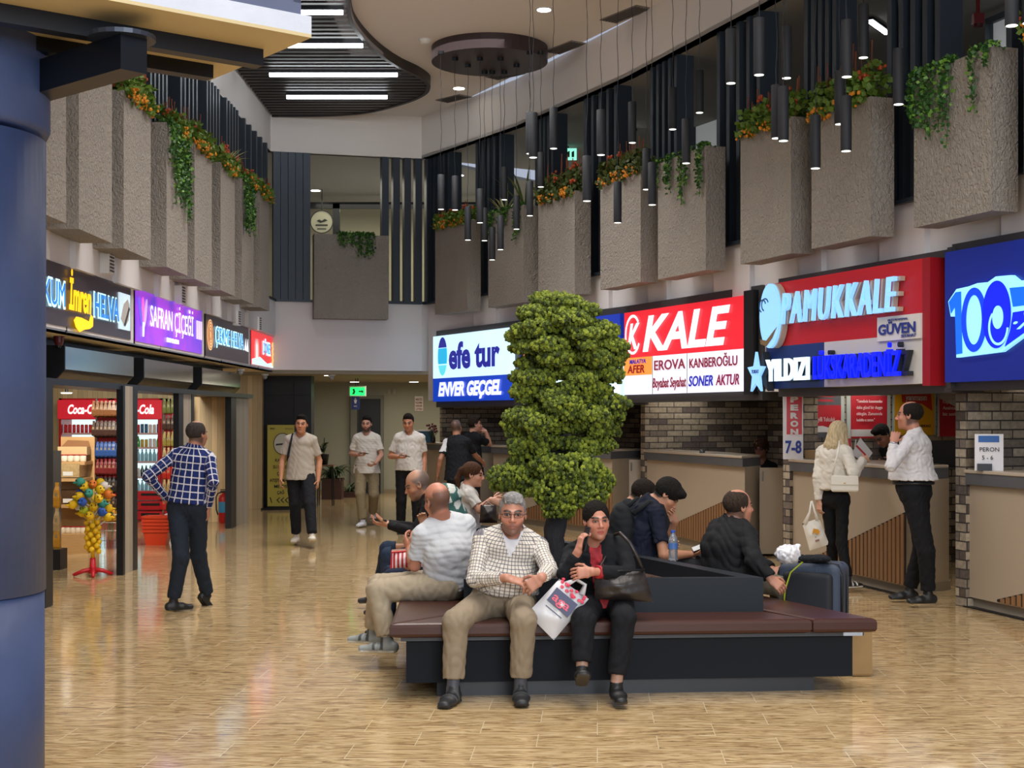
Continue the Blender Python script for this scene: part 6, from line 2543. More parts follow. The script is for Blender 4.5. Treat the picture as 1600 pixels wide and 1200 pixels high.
def plaid(name, base, line, pitch, w_, line2=None, soft=0):
    if name in MATS:
        return MATS[name]
    m = mat(name, base, rough=.85, spec=.2, bump=.2, bscale=14)
    nt = m.node_tree
    uv = nt.nodes.new('ShaderNodeUVMap')
    sp = nt.nodes.new('ShaderNodeSeparateXYZ')
    nt.links.new(uv.outputs[0], sp.inputs[0])
    col = None
    prev = (*hexc(base), 1)
    prevs = None
    for ax, lc in ((0, line), (1, line2 or line)):
        a = nt.nodes.new('ShaderNodeMath')
        a.operation = 'MULTIPLY'
        a.inputs[1].default_value = 1 / pitch
        nt.links.new(sp.outputs[ax], a.inputs[0])
        f = nt.nodes.new('ShaderNodeMath')
        f.operation = 'FRACT'
        nt.links.new(a.outputs[0], f.inputs[0])
        g = nt.nodes.new('ShaderNodeMath')
        g.operation = 'LESS_THAN'
        g.inputs[1].default_value = w_
        nt.links.new(f.outputs[0], g.inputs[0])
        k = nt.nodes.new('ShaderNodeMath')
        k.operation = 'MULTIPLY'
        k.inputs[1].default_value = .85
        nt.links.new(g.outputs[0], k.inputs[0])
        mx = nt.nodes.new('ShaderNodeMix')
        mx.data_type = 'RGBA'
        mx.inputs[7].default_value = (*hexc(lc), 1)
        if prevs is None:
            mx.inputs[6].default_value = prev
        else:
            nt.links.new(prevs, mx.inputs[6])
        nt.links.new(k.outputs[0], mx.inputs[0])
        prevs = mx.outputs[2]
    nt.links.new(prevs, nt.nodes['Principled BSDF'].inputs['Base Color'])
    return m


def nrm(v):
    v = np.array(v, dtype=float)
    return v / (np.linalg.norm(v) + 1e-9)


CAM = np.array((0, 0, EYE))


def solve(prev, px, py, L, mode):
    """Point seen at (px, py) at distance L from prev ('n' nearer the camera, 'f' farther) or at depth mode."""
    d = np.array(((px - 800) / F, 1., (HZ - py) / F))
    if not isinstance(mode, str):
        return CAM + d * mode
    q = CAM - prev
    a, b, c = d @ d, 2 * q @ d, q @ q - L * L
    disc = b * b - 4 * a * c
    if disc < 0:
        P = CAM + d * (-b / (2 * a))
        return prev + nrm(P - prev) * L
    t = (-b + (math.sqrt(disc) if mode[0] == 'f' else -math.sqrt(disc))) / (2 * a)
    return CAM + d * t


def az(deg):
    return np.array((math.sin(math.radians(deg)), math.cos(math.radians(deg)), 0.))


def hx(c):
    return np.array(hexc(c))


def person(label, h, pel, neck, head, hf, cf, hipf, armR, armL, legR, legL, top, bottom, hair='short', hairc='#1c1715', skin='#b98768', res=.008, bow=.0,
           fat=1.0, belly=0, stubble=0, brow='#1c1613', shoes=('#1d1d1f', '#1d1d1f'), top_mat=None, sleeve='short', hem=-.06, collar=False, hu=None, tpaint=None, tmat2=None, lips='#9a5a50', seam=180,
           eyes=False, ysc=1.0, coat=.0, group=None, headpaint=None, leg_w=1.0, cuff=.93, tfold=.005, neckhole=.066, bustle=0, skirt=0, leglen=.93):
    s = h / 1.75
    P = solve(None, *pel[:2], 0, pel[2])
    N = solve(P, *neck[:2], .48 * s, neck[2])
    H = solve(N, *head[:2], .175 * s, head[2])
    T = nrm(N - P)
    loc = Vector((P[0], P[1], 0))
    O = np.array(loc)
    P, N, H = P - O, N - O, H - O
    global CAM
    cam0 = CAM
    CAM = CAM - O
    cr = np.array((math.cos(math.radians(cf)), -math.sin(math.radians(cf)), 0.))
    cr = nrm(cr - T * cr.dot(T))
    cfv = np.cross(T, cr)
    hr = np.array((math.cos(math.radians(hipf)), -math.sin(math.radians(hipf)), 0.))
    hfv = np.cross((0, 0, 1.), hr)
    U0 = nrm(H - N)
    hf = nrm(hf)
    if hu is not None:
        U0 = nrm(hu)
    HU = nrm(np.array((0, 0, 1.)) * .6 + U0 * .4 if hu is None else U0)
    HU = nrm(HU - hf * HU.dot(hf))
    HR = np.cross(hf, HU)
    B = np.array([HR, hf, HU])
    root = thing('person', label, 'person', loc, 0, group)
    M0 = (P + N) / 2 - cfv * bow
    sh = {'R': N - T * .065 * s + cr * .160 * s * fat ** .5, 'L': N - T * .065 * s - cr * .160 * s * fat ** .5}
    hp = {'R': P + hr * .092 * s - np.array((0, 0, .02)), 'L': P - hr * .092 * s - np.array((0, 0, .02))}
    J = {}
    for q, arm in (('R', armR), ('L', armL)):
        e = solve(sh[q], *arm['e'][:2], .285 * s, arm['e'][2])
        w_ = solve(e, *arm['w'][:2], .25 * s, arm['w'][2])
        e = sh[q] + nrm(e - sh[q]) * min(np.linalg.norm(e - sh[q]), .33 * s)
        J['e' + q], J['w' + q] = e, w_
        dd = nrm(w_ - e)
        if 'h' in arm:
            dd = nrm(arm['h'])
        J['d' + q] = dd
        n = np.array(arm.get('p', -cr if q == 'R' else cr), dtype=float)
        n = nrm(n - dd * n.dot(dd))
        J['n' + q] = n
        J['t' + q] = np.cross(dd, n) if q == 'R' else np.cross(n, dd)
        J['c' + q] = arm.get('c', .45)
    for q, leg in (('R', legR), ('L', legL)):
        k_ = solve(hp[q], *leg['k'][:2], .42 * s, leg['k'][2])
        a_ = solve(k_, *leg['a'][:2], .40 * s, leg['a'][2])
        a_ = k_ + nrm(a_ - k_) * min(np.linalg.norm(a_ - k_), .44 * s)
        J['k' + q], J['a' + q] = k_, a_
        J['f' + q] = nrm(leg.get('f', hfv))
    CAM = cam0
    pts = np.array([P, N, H] + [J[x + q] for x in 'ewka' for q in 'RL'] + list(sh.values()))
    lo, hi = pts.min(0) - .26, pts.max(0) + .26
    lo[2] = max(lo[2], -.02)
    f = fat

    def hl(r_, f_, u_):
        return H + (HR * r_ + hf * f_ + HU * u_) * s

    def torso(g, o, k=.04):
        g.cone(P - T * .02, M0, ((.148 * f + o) * s, (.108 * f + o) * s), ((.138 * f + o) * s, (.10 * f + o) * s), cr, k)
        g.cone(M0, N - T * .10 * s, ((.138 * f + o) * s, (.102 * f + o) * s), ((.160 * f ** .6 + o) * s, (.105 * f ** .6 + o) * s), cr, k)
        g.cone(sh['L'] + cr * .03 * s - T * .02 * s, sh['R'] - cr * .03 * s - T * .02 * s, (.047 + o * .8) * s, (.047 + o * .8) * s, None, k)
        for q in 'RL':
            g.cone(N + T * .015 * s, sh[q] + T * .012, (.040 + o * .6) * s, (.036 + o * .7) * s, None, k)
        if belly:
            g.ell(P + T * .13 * s + cfv * (.05 + belly * .5) * s, np.array((.13 * f + o, .09 + belly * .6 + o, .13)) * s, np.array([cr, cfv, T]), .06)
        if bustle:
            for q in (-1, 1):
                g.ell(N - T * .20 * s + cfv * .085 * s + cr * .062 * q * s, (.058 + o) * s, None, .03)

    # ---------------- skin
    g = Grid(lo, hi, res)
    torso(g, -.008)
    ks_ = .82 if sleeve == 'long' else 1
    for q in 'RL':
        S_, E, W_, K_, A_ = sh[q], J['e' + q], J['w' + q], J['k' + q], J['a' + q]
        g.cone(S_, E, .044 * s * ks_, .038 * s * ks_, None, .01)
        g.cone(E, E + (W_ - E) * .35, .038 * s * ks_, .040 * s * ks_, None, .01)
        g.cone(E + (W_ - E) * .35, W_, .040 * s * ks_, (.026 * s, .024 * s), None, .01)
        g.cone(hp[q], K_, .068 * s * min(1, leg_w), .046 * s * min(1, leg_w), None, .01)
        g.cone(K_, A_, .046 * s * min(1, leg_w), .034 * s, None, .01)
        d, n, t, c_ = J['d' + q], J['n' + q], J['t' + q], J['c' + q]
        g.cone(W_, W_ + d * .03 * s, (.027 * s, .020 * s), (.034 * s, .016 * s), t, .012)
        g.cone(W_ + d * .03 * s, W_ + d * .082 * s, (.034 * s, .016 * s), (.040 * s, .013 * s), t, .010)
        fr = max(.0078 * s, res * 1.05)
        for off, Lf in ((.031, .070), (.0105, .079), (-.0105, .073), (-.030, .058)):
            b0 = W_ + (d * .082 + t * off - n * .002) * s
            ang = .12
            for sg, cc in ((.45, .75), (.30, 1.15), (.27, .8)):
                ang += c_ * cc
                dr = d * math.cos(ang) + n * math.sin(ang) + t * off * .8
                b1 = b0 + nrm(dr) * Lf * sg * s
                g.cone(b0, b1, fr, fr * .93, None, .003)
                b0 = b1
        b0 = W_ + (d * .022 + t * .022 + n * .004) * s
        for Lt, (x, y, z) in ((.040, (.62, .72, .30)), (.032, (.85, .35, .45 + c_ * .3)), (.026, (.9, .1, .5 + c_ * .4))):
            b1 = b0 + nrm(d * x + t * y + n * z) * Lt * s
            g.cone(b0, b1, fr * 1.25, fr * 1.1, None, .006)
            b0 = b1
    g.cone(N - T * .02 * s, hl(0, -.02, -.06), (.058 * s, .056 * s), (.053 * s, .054 * s), HR, .03)
    # head
    z = lambda a: np.array(a) * s
    g.ell(hl(0, -.014, .030), z((.075, .097, .087)), B, .03)
    g.ell(hl(0, .030, -.030), z((.060, .064, .082)), B, .03)
    g.ell(hl(0, .036, -.073), z((.046, .050, .042)), B, .03)
    g.ell(hl(0, .074, -.101), z((.022, .020, .017)), B, .02)
    for q in (-1, 1):
        g.ell(hl(.041 * q, .056, -.030), z((.024, .024, .022)), B, .02)
        g.ell(hl(.0315 * q, .099, .002), z((.019, .016, .012)), B, .010, 's')
        g.ell(hl(.076 * q, -.008, -.005), z((.009, .019, .031)), B, .006)
        g.ell(hl(.078 * q, -.006, .004), z((.007, .012, .016)), B, .003, 's')
    g.ell(hl(0, .085, .020), z((.048, .014, .009)), B, .012)
    g.cone(hl(0, .090, .008), hl(0, .110, -.028), .0075 * s, .0105 * s, None, .010)
    g.ell(hl(0, .111, -.031), z((.0125, .011, .010)), B, .006)
    for q in (-1, 1):
        g.ell(hl(.0135 * q, .098, -.036), z((.008, .010, .007)), B, .005)
        if eyes:
            g.ell(hl(.0315 * q, .0765, .002), z((.0165, .0135, .0125)), B, .003)
    g.ell(hl(0, .090, -.0625), z((.022, .010, .0058)), B, .004)
    g.ell(hl(0, .088, -.0735), z((.018, .011, .0065)), B, .004)
    g.put(lambda X, Y, Z: np.sqrt((((X - mo[0]) * B[0][0] + (Y - mo[1]) * B[0][1] + (Z - mo[2]) * B[0][2]) / 22) ** 2 * 1 + (((X - mo[0]) * B[1][0] + (Y - mo[1]) * B[1][1] + (Z - mo[2]) * B[1][2]) / 5) ** 2 + ((X - mo[0]) * B[2][0] + (Y - mo[1]) * B[2][1] + (Z - mo[2]) * B[2][2]) ** 2) - .0012, (mo := hl(0, .099, -.0678)), .02, .003, 's')
    Pt, Q = g.mesh()
    sk = hx(skin)
    L_ = ((Pt - H) / s) @ B.T
    r_, f_, u_ = np.abs(L_[:, 0]), L_[:, 1], L_[:, 2]
    col = np.tile(sk, (len(Pt), 1))
    near = (np.linalg.norm(L_, axis=1) < .19)

    def blend(mask, c, a=1.0):
        m = (np.clip(mask, 0, 1) * near * a)[:, None]
        col[:] = col * (1 - m) + hx(c) * m
    sm_ = lambda x, e: np.clip(.5 - x / e, 0, 1)
    red = sk * np.array((1.12, .80, .74))
    blend(sm_(np.sqrt(((r_ - .035) / .03) ** 2 + ((u_ + .035) / .03) ** 2) - 1, .8) * (f_ > .03), '#%02x%02x%02x' % tuple(int(min(255, 255 * (x ** (1 / 2.2)))) for x in red), .45)
    if stubble:
        blend(sm_(u_ + .045 + .012 * np.sin(r_ * 60), .02) * sm_(-(f_ - .0), .05) * sm_(-(u_ + .125), .02) * (1 - sm_(np.sqrt((r_ / .02) ** 2 + ((u_ + .068) / .010) ** 2) - 1, .6)), brow if stubble > .5 else '#6a5a50', min(1, stubble))
    blend(sm_(np.sqrt((r_ / .024) ** 2 + ((u_ + .068) / .0125) ** 2) - 1, .35) * (f_ > .075), lips, .8)
    bz = .0235 + .004 * np.sin(np.clip((r_ - .012) / .04, 0, 1) * 3.14)
    blend(sm_(np.abs(u_ - bz + .002) - .0062 + .1 * np.maximum(0, r_ - .04), .0035) * sm_(np.abs(r_ - .032) - .022, .006) * (f_ > .05), brow, 1)
    eye = np.sqrt(((r_ - .0315) / .0145) ** 2 + ((u_ - .002) / .0058) ** 2)
    blend(sm_(eye - 1.35, .35) * (f_ > .05), '#4a2f26', .8)
    blend(sm_(eye - .85, .25) * (f_ > .05), '#b5aaa3', .75)
    blend(sm_(np.sqrt(((r_ - .0315)) ** 2 + (u_ - .0025) ** 2) - .0068, .0015) * (f_ > .05), '#0f0b0a', 1)
    blend(sm_(np.abs(u_ - .0085) - .0022, .003) * sm_(np.abs(r_ - .0315) - .016, .006) * (f_ > .05), '#1d110e', .95)
    if hair != 'none':
        lim = {'bald': .035, 'thin': .07}.get(hair, .3)
        nz = .004 * np.sin(L_[:, 0] * 300) * np.sin(L_[:, 1] * 260)
        m = sm_(u_ - lim + nz - (.03 * (f_ < -.06)), .03) * sm_(f_ - (.035 if hair != 'buzz' else .07 - .4 * np.maximum(0, u_ - .05)) + .02 * (u_ < .0), .02) * sm_(-(u_ + .055 + (.35 * (f_ + .03))) - .02, .02)
        if hair not in ('bald', 'thin'):
            m = sm_(f_ + nz - np.interp(u_, (-.06, .0, .05, .075, .10, .12), (-.03, .010, .038, .060, .090, .1)), .012) * sm_(-(u_ + .06), .02)
        m = m * ~((r_ > .077) & (np.abs(u_ + .005) < .035))
        blend(m, hairc, {'bald': .75, 'thin': .75, 'buzz': .85}.get(hair, 1))
    if headpaint:
        headpaint(blend, r_, f_, u_, L_, sm_)
    np_mesh('body', Pt, Q, [M_SKIN], root, col)
    # ---------------- hair
    if hair not in ('bald', 'buzz', 'none'):
        gh = Grid(H - .26 * s, H + .24 * s, min(res, .006))
        th = .012
        if hair == 'short':
            gh.ell(hl(0, -.021, .033), z((.0785, .098, .094)), B, 0)
            gh.ell(hl(0, .018, .095), z((.052, .058, .028)), B, .03)
            gh.ell(hl(.015, .052, .104), z((.040, .024, .016)), B, .02)
            gh.ell(hl(0, .122, -.025), z((.070, .074, .108)), B, .003, 's')
            rt = random.Random(int(h * 100))
            for _ in range(16 if res < .007 else 0):
                x = rt.uniform(-.05, .05)
                gh.cone(hl(x, .045, .105), hl(x + rt.uniform(-.012, .02), .079 - abs(x) * .25, .078 + rt.uniform(-.012, .006)), .012 * s, .005 * s, None, .006)
            gh.cut(hl(0, 0, -.045), -HU + hf * .35, H, .3)
            for q in (-1, 1):
                gh.ell(hl(.09 * q, .02, -.03), z((.03, .045, .048)), B, .008, 's')
        elif hair == 'thin':
            gh.ell(hl(0, -.02, .030), z((.081, .099, .086)), B, 0)
            gh.ell(hl(0, .11, .01), z((.09, .095, .12)), B, .01, 's')
            gh.ell(hl(0, .0, .125), z((.045, .07, .035)), B, .01, 's')
            gh.cut(hl(0, 0, -.05), -HU + hf * .25, H, .3)
        elif hair == 'mop':
            gh.ell(hl(0, -.01, .038), z((.088, .106, .098)), B, 0)
            gh.cone(hl(-.05, .075, .085), hl(.05, .085, .08), .03 * s, .03 * s, None, .03)
            gh.ell(hl(0, .125, -.03), z((.075, .075, .085)), B, .008, 's')
            gh.cut(hl(0, 0, -.045), -HU + hf * .3, H, .3)
            for q in (-1, 1):
                gh.ell(hl(.09 * q, .02, -.04), z((.03, .04, .05)), B, .008, 's')
        elif hair == 'ponytail':
            gh.ell(hl(0, -.016, .032), z((.081, .103, .094)), B, 0)
            gh.ell(hl(0, .115, -.025), z((.070, .080, .098)), B, .008, 's')
            gh.cut(hl(0, 0, -.05), -HU + hf * .5, H, .3)
            gh.ell(hl(0, -.115, .03), z((.03, .03, .03)), B, .02)
            gh.cone(hl(0, -.125, .02), hl(.0, -.15, -.07), .028 * s, .030 * s, None, .015)
            gh.cone(hl(0, -.15, -.07), hl(.0, -.125, -.17), .030 * s, .014 * s, None, .015)
        elif hair == 'tied':
            gh.ell(hl(0, -.018, .034), z((.083, .102, .095)), B, 0)
            gh.ell(hl(0, .118, -.022), z((.068, .078, .112)), B, .006, 's')
            gh.cut(hl(0, 0, -.07), -HU + hf * .5, H, .3)
            gh.ell(hl(.0, -.11, -.04), z((.04, .03, .035)), B, .02)
        elif hair == 'long':
            gh.ell(hl(0, -.014, .030), z((.086, .106, .096)), B, 0)
            for a_ in range(9):
                t_ = math.radians(-150 + a_ * 37.5 - 90)
                x, y = .072 * math.cos(t_), -.02 + .082 * math.sin(t_)
                if y > .035:
                    continue
                gh.cone(hl(x, y, 0), hl(x * 1.25, y * 1.2 - .01, -.13), .026 * s, .032 * s, None, .02)
                gh.cone(hl(x * 1.25, y * 1.2 - .01, -.13), hl(x * 1.15 + .01, y - .04, -.31), .032 * s, .012 * s, None, .02)
            gh.ell(hl(0, .12, -.04), z((.060, .080, .115)), B, .01, 's')
        elif hair == 'curly':
            rn = np.random.RandomState(2)
            gh.ell(hl(0, -.014, .030), z((.085, .105, .095)), B, 0)
            for _ in range(70):
                v = nrm(rn.randn(3) + (0, -.4, .5))
                gh.ell(hl(v[0] * .095, v[1] * .105 - .01, v[2] * .10 + .03), .02 * s, None, .006)
            gh.ell(hl(0, .13, -.045), z((.058, .08, .09)), B, .01, 's')
        gh.wrinkle(.0032 if hair != 'curly' else .002, 170, 5)
        Ph, Qh = gh.mesh()
        if len(Ph):
            c0 = hx(hairc)
            rn = np.sin(Ph[:, 0] * 190 + np.sin(Ph[:, 2] * 30) * 2) * np.sin(Ph[:, 1] * 170 + 1)
            cc = np.clip(c0 * (1 + .2 * rn[:, None]), 0, 1)
            np_mesh('hair', Ph, Qh, [M_HAIRM], root, cc)
    # ---------------- top
    gt = Grid(lo, hi, max(res, .0065))
    o = .014 + coat
    torso(gt, o)
    gt.cut(P + T * max(hem, .02) * s, -T, P - T * .3, .42)
    HE = P + T * hem * s
    gt.cone(M0, HE, ((.140 * f + o) * s, (.104 * f + o) * s), ((.154 * f + o + .022 + .25 * max(0, -hem - .03)) * s, (.112 * f + belly * .5 + o + .026 + .22 * max(0, -hem - .03)) * s), cr, .03, flat=True)
    if belly:
        gt.ell(P + T * .12 * s + cfv * (.05 + belly * .5) * s, np.array((.13 * f + o, .09 + belly * .6 + o, .11)) * s, np.array([cr, cfv, T]), .06)
        gt.cut(HE, -T, P - T * .3, .42)
    se = {'short': .72, 'long': 1, 'half': .95}[sleeve]
    for q in 'RL':
        S_, E, W_ = sh[q], J['e' + q], J['w' + q]
        if sleeve == 'long':
            gt.cone(S_, E, (.052 + coat * .7) * s, (.047 + coat * .7) * s, None, .02)
            gt.cone(E, E + (W_ - E) * cuff, (.047 + coat * .7) * s, (.034 + coat * .7) * s, None, .015, flat=True)
        else:
            gt.cone(S_, S_ + (E - S_) * se, (.053 + coat) * s, (.057 + coat) * s, None, .025, flat=True)
            gt.cone(S_ + (E - S_) * (se - .06), S_ + (E - S_) * (se + .05), .047 * s, .047 * s, None, .002, 's')
    if collar:
        gt.cone(N - T * .02 * s, N + (H - N) * .34, (.078 * s, .074 * s), (.066 * s, .066 * s), cr, .012, flat=True)
    if skirt:
        for q in 'RL':
            gt.cone(hp[q], hp[q] + (J['k' + q] - hp[q]) * .3, .115 * s, .10 * s, None, .03)
    gt.wrinkle(tfold * 1.25, 46, 1 + int(h * 100) % 7)
    gt.cone(N - T * .0 * s + cfv * .01, N + (H - N) * .9, neckhole * s, neckhole * .97 * s, cr, .004, 's')
    gt.ell(N + cfv * .055 * s - T * .012, np.array((.045, .04, .045 if not collar else .06)) * s, np.array([cr, cfv, T]), .01, 's')
    Pt, Q = gt.mesh()
    bones = [(P, N, .14, seam)] + [(sh[q], J['e' + q], .055, 0) for q in 'RL'] + [(J['e' + q], J['w' + q], .045, 0) for q in 'RL']
    best = np.full(len(Pt), 9.)
    uv = np.zeros((len(Pt), 2))
    for bi, (a, b, R, sm0) in enumerate(bones):
        d = b - a
        Lb = np.linalg.norm(d)
        d = d / Lb
        sd = cr if bi == 0 else nrm(np.cross(d, (0.3, 1, .2)))
        fd = np.cross(sd, d) if bi else cfv
        x = Pt - a
        t = np.clip(x @ d, -.3 if bi == 0 else 0, Lb + .05)
        p = x - t[:, None] * d
        dist = np.linalg.norm(p, axis=1) - R * (1.15 if bi == 0 else 1)
        dist = np.where(bi == 0, dist / 1.0, dist)
        m = dist < best
        best[m] = dist[m]
        aa, bb = p @ sd, p @ fd
        if bi == 0:
            ang = np.arctan2(aa, bb) if seam == 180 else np.arctan2(-aa, -bb)
        else:
            ang = np.arctan2(aa, bb)
        uv[m, 0] = (ang * (R * s if bi == 0 else R * s))[m]
        uv[m, 1] = t[m] + (0 if bi < 3 else .3)
    mi = None
    mats_ = [top_mat or cloth(top)]
    if tpaint:
        X = (Pt - N)
        m = tpaint((X @ cr) / s, (X @ cfv) / s, (X @ T) / s)
        mi = (m[Q].mean(1) > .5).astype(int)
        mats_.append(tmat2)
    np_mesh('top', Pt, Q, mats_, root, None, uv, mi)
    # ---------------- trousers
    gb = Grid(lo, hi, max(res, .007))
    for q in 'RL':
        K_, A_ = J['k' + q], J['a' + q]
        gb.cone(hp[q], K_, .088 * s * f ** .5 * leg_w, .066 * s * leg_w, None, .03)
        gb.cone(K_, K_ + (A_ - K_) * leglen, .066 * s * leg_w, .055 * s * leg_w, None, .02, flat=True)
    gb.cone(P - hr * .06 * s, P + hr * .06 * s, (.107 * s * f), (.107 * s * f), None, .03)
    gb.cone(P, P + T * .1 * s, ((.146 * f + .006) * s, (.108 * f + .004) * s), ((.140 * f + .005) * s, (.104 * f + .003) * s), cr, .04)
    if belly:
        gb.ell(P + T * .06 * s + cfv * (.03 + belly * .3) * s, np.array((.13 * f, .09 + belly * .5, .09)) * s, np.array([cr, cfv, T]), .06)
    gb.wrinkle(.0055, 42, 3)
    gb.cut(P + T * .10 * s, T, P + T * .3, .32)
    Pt, Q = gb.mesh()
    np_mesh('trousers', Pt, Q, [cloth(bottom)], root)
    # ---------------- shoes
    for q in 'RL':
        A_, d = J['a' + q], J['f' + q]
        up = nrm(np.array((0, 0, 1.)) - d * d[2])
        sd = np.cross(d, up)
        gs = Grid(A_ - .28 * s, A_ + .28 * s, min(res, .006))
        b = A_ - up * .055 * s
        gs.cone(b - d * .045 * s, b + d * .08 * s, (.036 * s, .040 * s), (.046 * s, .030 * s), sd, .02)
        gs.cone(b + d * .08 * s - up * .008, b + d * .165 * s - up * .012, (.046 * s, .028 * s), (.036 * s, .022 * s), sd, .02)
        gs.cone(b, A_ + up * .01, .040 * s, .040 * s, None, .02, flat=True)
        gs.cone(A_, A_ + nrm(J['k' + q] - A_) * .07 * s, .037 * s, .036 * s, None, .004)
        gs.cone(b - d * .05 * s - up * .026 * s, b + d * .165 * s - up * .026 * s, (.038 * s, .012 * s), (.041 * s, .010 * s), sd, .004)
        gs.cut(b - up * .034 * s, -up, A_, .3)
        Pt, Q = gs.mesh()
        hgt = (Pt - b) @ up / s
        fw = (Pt - b) @ d / s
        cs, cu = hx(shoes[1]), hx(shoes[0])
        col = np.where((hgt < -.018)[:, None], cs, cu)
        if len(shoes) > 2:
            st = (np.abs(np.sin(fw * 60)) > .8) & (hgt > -.01) & (fw < .11) & (fw > .0)
            col = np.where(st[:, None], hx(shoes[2]), col)
        so = (hgt > .068) & (fw < .06)
        col = np.where(so[:, None], hx(shoes[3] if len(shoes) > 3 else '#26262a'), col)
        np_mesh('shoe', Pt, Q, [M_SHOE], root, col)
    info = dict(root=root, O=O, P=P, N=N, H=H, T=T, cr=cr, cf=cfv, B=B, hl=hl, s=s, sh=sh, hp=hp, J=J)
    return info


def obj_loc(I, p):
    return tuple(np.array(p) + I['O'])


def phone(I, q, label, fwd=.10):
    """Phone lying in the hand q."""
    J = I['J']
    W_, d, n, t = J['w' + q], J['d' + q], J['n' + q], J['t' + q]
    c = W_ + d * fwd + n * .028
    r = thing('phone', label, 'phone', obj_loc(I, c))
    M = Matrix((tuple(t), tuple(d), tuple(n))).transposed().to_4x4()
    MB().box((-.036, -.072, -.004), (.036, .072, .004), M=M).build('body', M_DARK, r)
    MB().box((-.033, -.068, .004), (.033, .068, .0045), M=M).build('screen', mat('phone_glass', '#16181c', rough=.1), r)
    return r
# ================================================================ the people
rest = dict(c=.35)
# --- man in the checked shirt in the middle of the bench
PM = plaid('fine_check', '#d8d2c8', '#6f6257', .021, .22, '#5b5a66')
A = person('grey-haired man with glasses in a cream checked shirt, sitting with hands clasped', 1.80, (786, 936, 8.72), (800, 832, 8.66), (801, 803, 8.58), (0, -1, -.03), 180, 180,
           dict(e=(742, 905, 8.52), w=(792, 903, 8.34), h=(.93, -.05, -.25), p=(.1, .35, -1), c=.55), dict(e=(858, 890, 8.50), w=(846, 903, 8.30), h=(-.80, -.1, -.55), p=(-.3, .8, -.5), c=.6),
           dict(k=(712, 972, 'n'), a=(708, 1074, 8.30), f=(-.28, -.95, 0)), dict(k=(818, 970, 'n'), a=(813, 1070, 8.33), f=(.05, -1, -.02)),
           '#d8d2c8', '#8b7d69', hair='short', hairc='#8d8b8a', skin='#b5806a', res=.0048, bow=.03, fat=1.12, belly=.03, stubble=.6, brow='#3a3330', shoes=('#26282b', '#17181a', '#4a4d50', '#4b4e57'),
           top_mat=PM, sleeve='long', hem=.06, collar=True, tpaint=lambda r, f, u: (np.abs(r) < .055 + u * .42) & (f > .02) & (u > -.12) & (u < .03), tmat2=cloth('#dfe0e6'), eyes=True, cuff=.86, leg_w=1.1, leglen=.86, lips='#8e564c')
hl, s, B = A['hl'], A['s'], A['B']


def glasses(I, lens=.019, color='#1c1a1a', w_=.0018):
    hl = I['hl']
    m_ = MB()
    m_.smooth = True
    for q in (-1, 1):
        pts = [hl(.033 * q + lens * 1.25 * math.copysign(abs(math.cos(a)) ** .55, math.cos(a)), .106, .001 + lens * .68 * math.copysign(abs(math.sin(a)) ** .6, math.sin(a))) for a in np.linspace(0, 2 * math.pi, 17)]
        m_.tube(pts, w_, 5)
        m_.tube([hl((.033 + lens * 1.2) * q, .105, .006), hl(.078 * q, .085, .008), hl(.083 * q, .0, .006), hl(.083 * q, -.02, -.01)], w_ * 1.1, 5)
    m_.tube([hl(-.012, .107, .006), hl(0, .112, .008), hl(.012, .107, .006)], w_, 5)
    m_.build('glasses', mat('spectacle_black', color, rough=.3), I['root'])


glasses(A)
# --- woman on the phone
Bw = person('dark-haired woman in a black jacket sitting and holding a phone to her ear', 1.66, (944, 938, 8.72), (930, 846, 8.66), (932, 813, 8.58), (.22, -1, -.02), 185, 175,
            dict(e=(884, 897, 8.46), w=(903, 862, 8.42), h=(.22, .1, .95), p=(.9, .3, -.1), c=.5), dict(e=(982, 897, 8.50), w=(925, 893, 8.34), h=(-.95, -.02, -.1), p=(0, .9, -.3), c=.45),
            dict(k=(912, 968, 'n'), a=(909, 1046, 8.25), f=(.0, -.9, .42)), dict(k=(975, 966, 'n'), a=(963, 1068, 8.28), f=(.12, -.98, -.05)),
            '#16181c', '#15161a', hair='tied', hairc='#17130f', skin='#b87f69', res=.0048, bow=.02, fat=1.04, brow='#1d1513', shoes=('#17181a', '#3a3633', '#17181a', '#b08a74'),
            sleeve='long', hem=-.02, collar=True, coat=.008, tpaint=lambda r, f, u: (np.abs(r - .0) < .04 - u * .02) & (f > .03) & (u < .03), tmat2=mat('red_blouse', '#a8232c', rough=.7, vary=.7, vscale=40), eyes=True, lips='#a8453f', leg_w=1.1, cuff=.84, bustle=1, leglen=.85)
phone(Bw, 'R', 'dark phone held to the ear by the woman in the black jacket', .085)
# --- man checking to the left: bald man in a white T-shirt seen from behind
C = person('bald man in a white T-shirt sitting with his back to us on the left end', 1.78, (706, 908, 9.55), (692, 812, 9.5), (683, 782, 9.45), (-.55, .8, -.1), -28, -68,
           dict(e=(735, 880, 'f'), w=(712, 895, 'f')), dict(e=(648, 884, 9.5), w=(640, 858, 9.75), h=(-.3, .4, .5)),
           dict(k=(592, 914, 9.78), a=(583, 985, 9.85), f=(-.93, .3, 0)), dict(k=(590, 923, 9.45), a=(604, 998, 9.4), f=(-.97, .1, 0)),
           '#c3c6ca', '#a39680', hair='bald', hairc='#4a3a32', skin='#bd8068', res=.0062, bow=.05, fat=1.12, shoes=('#8f9695', '#c3c4bd', '#3d4347', '#c3b8a8'), hem=.0, seam=0, leg_w=1.1)
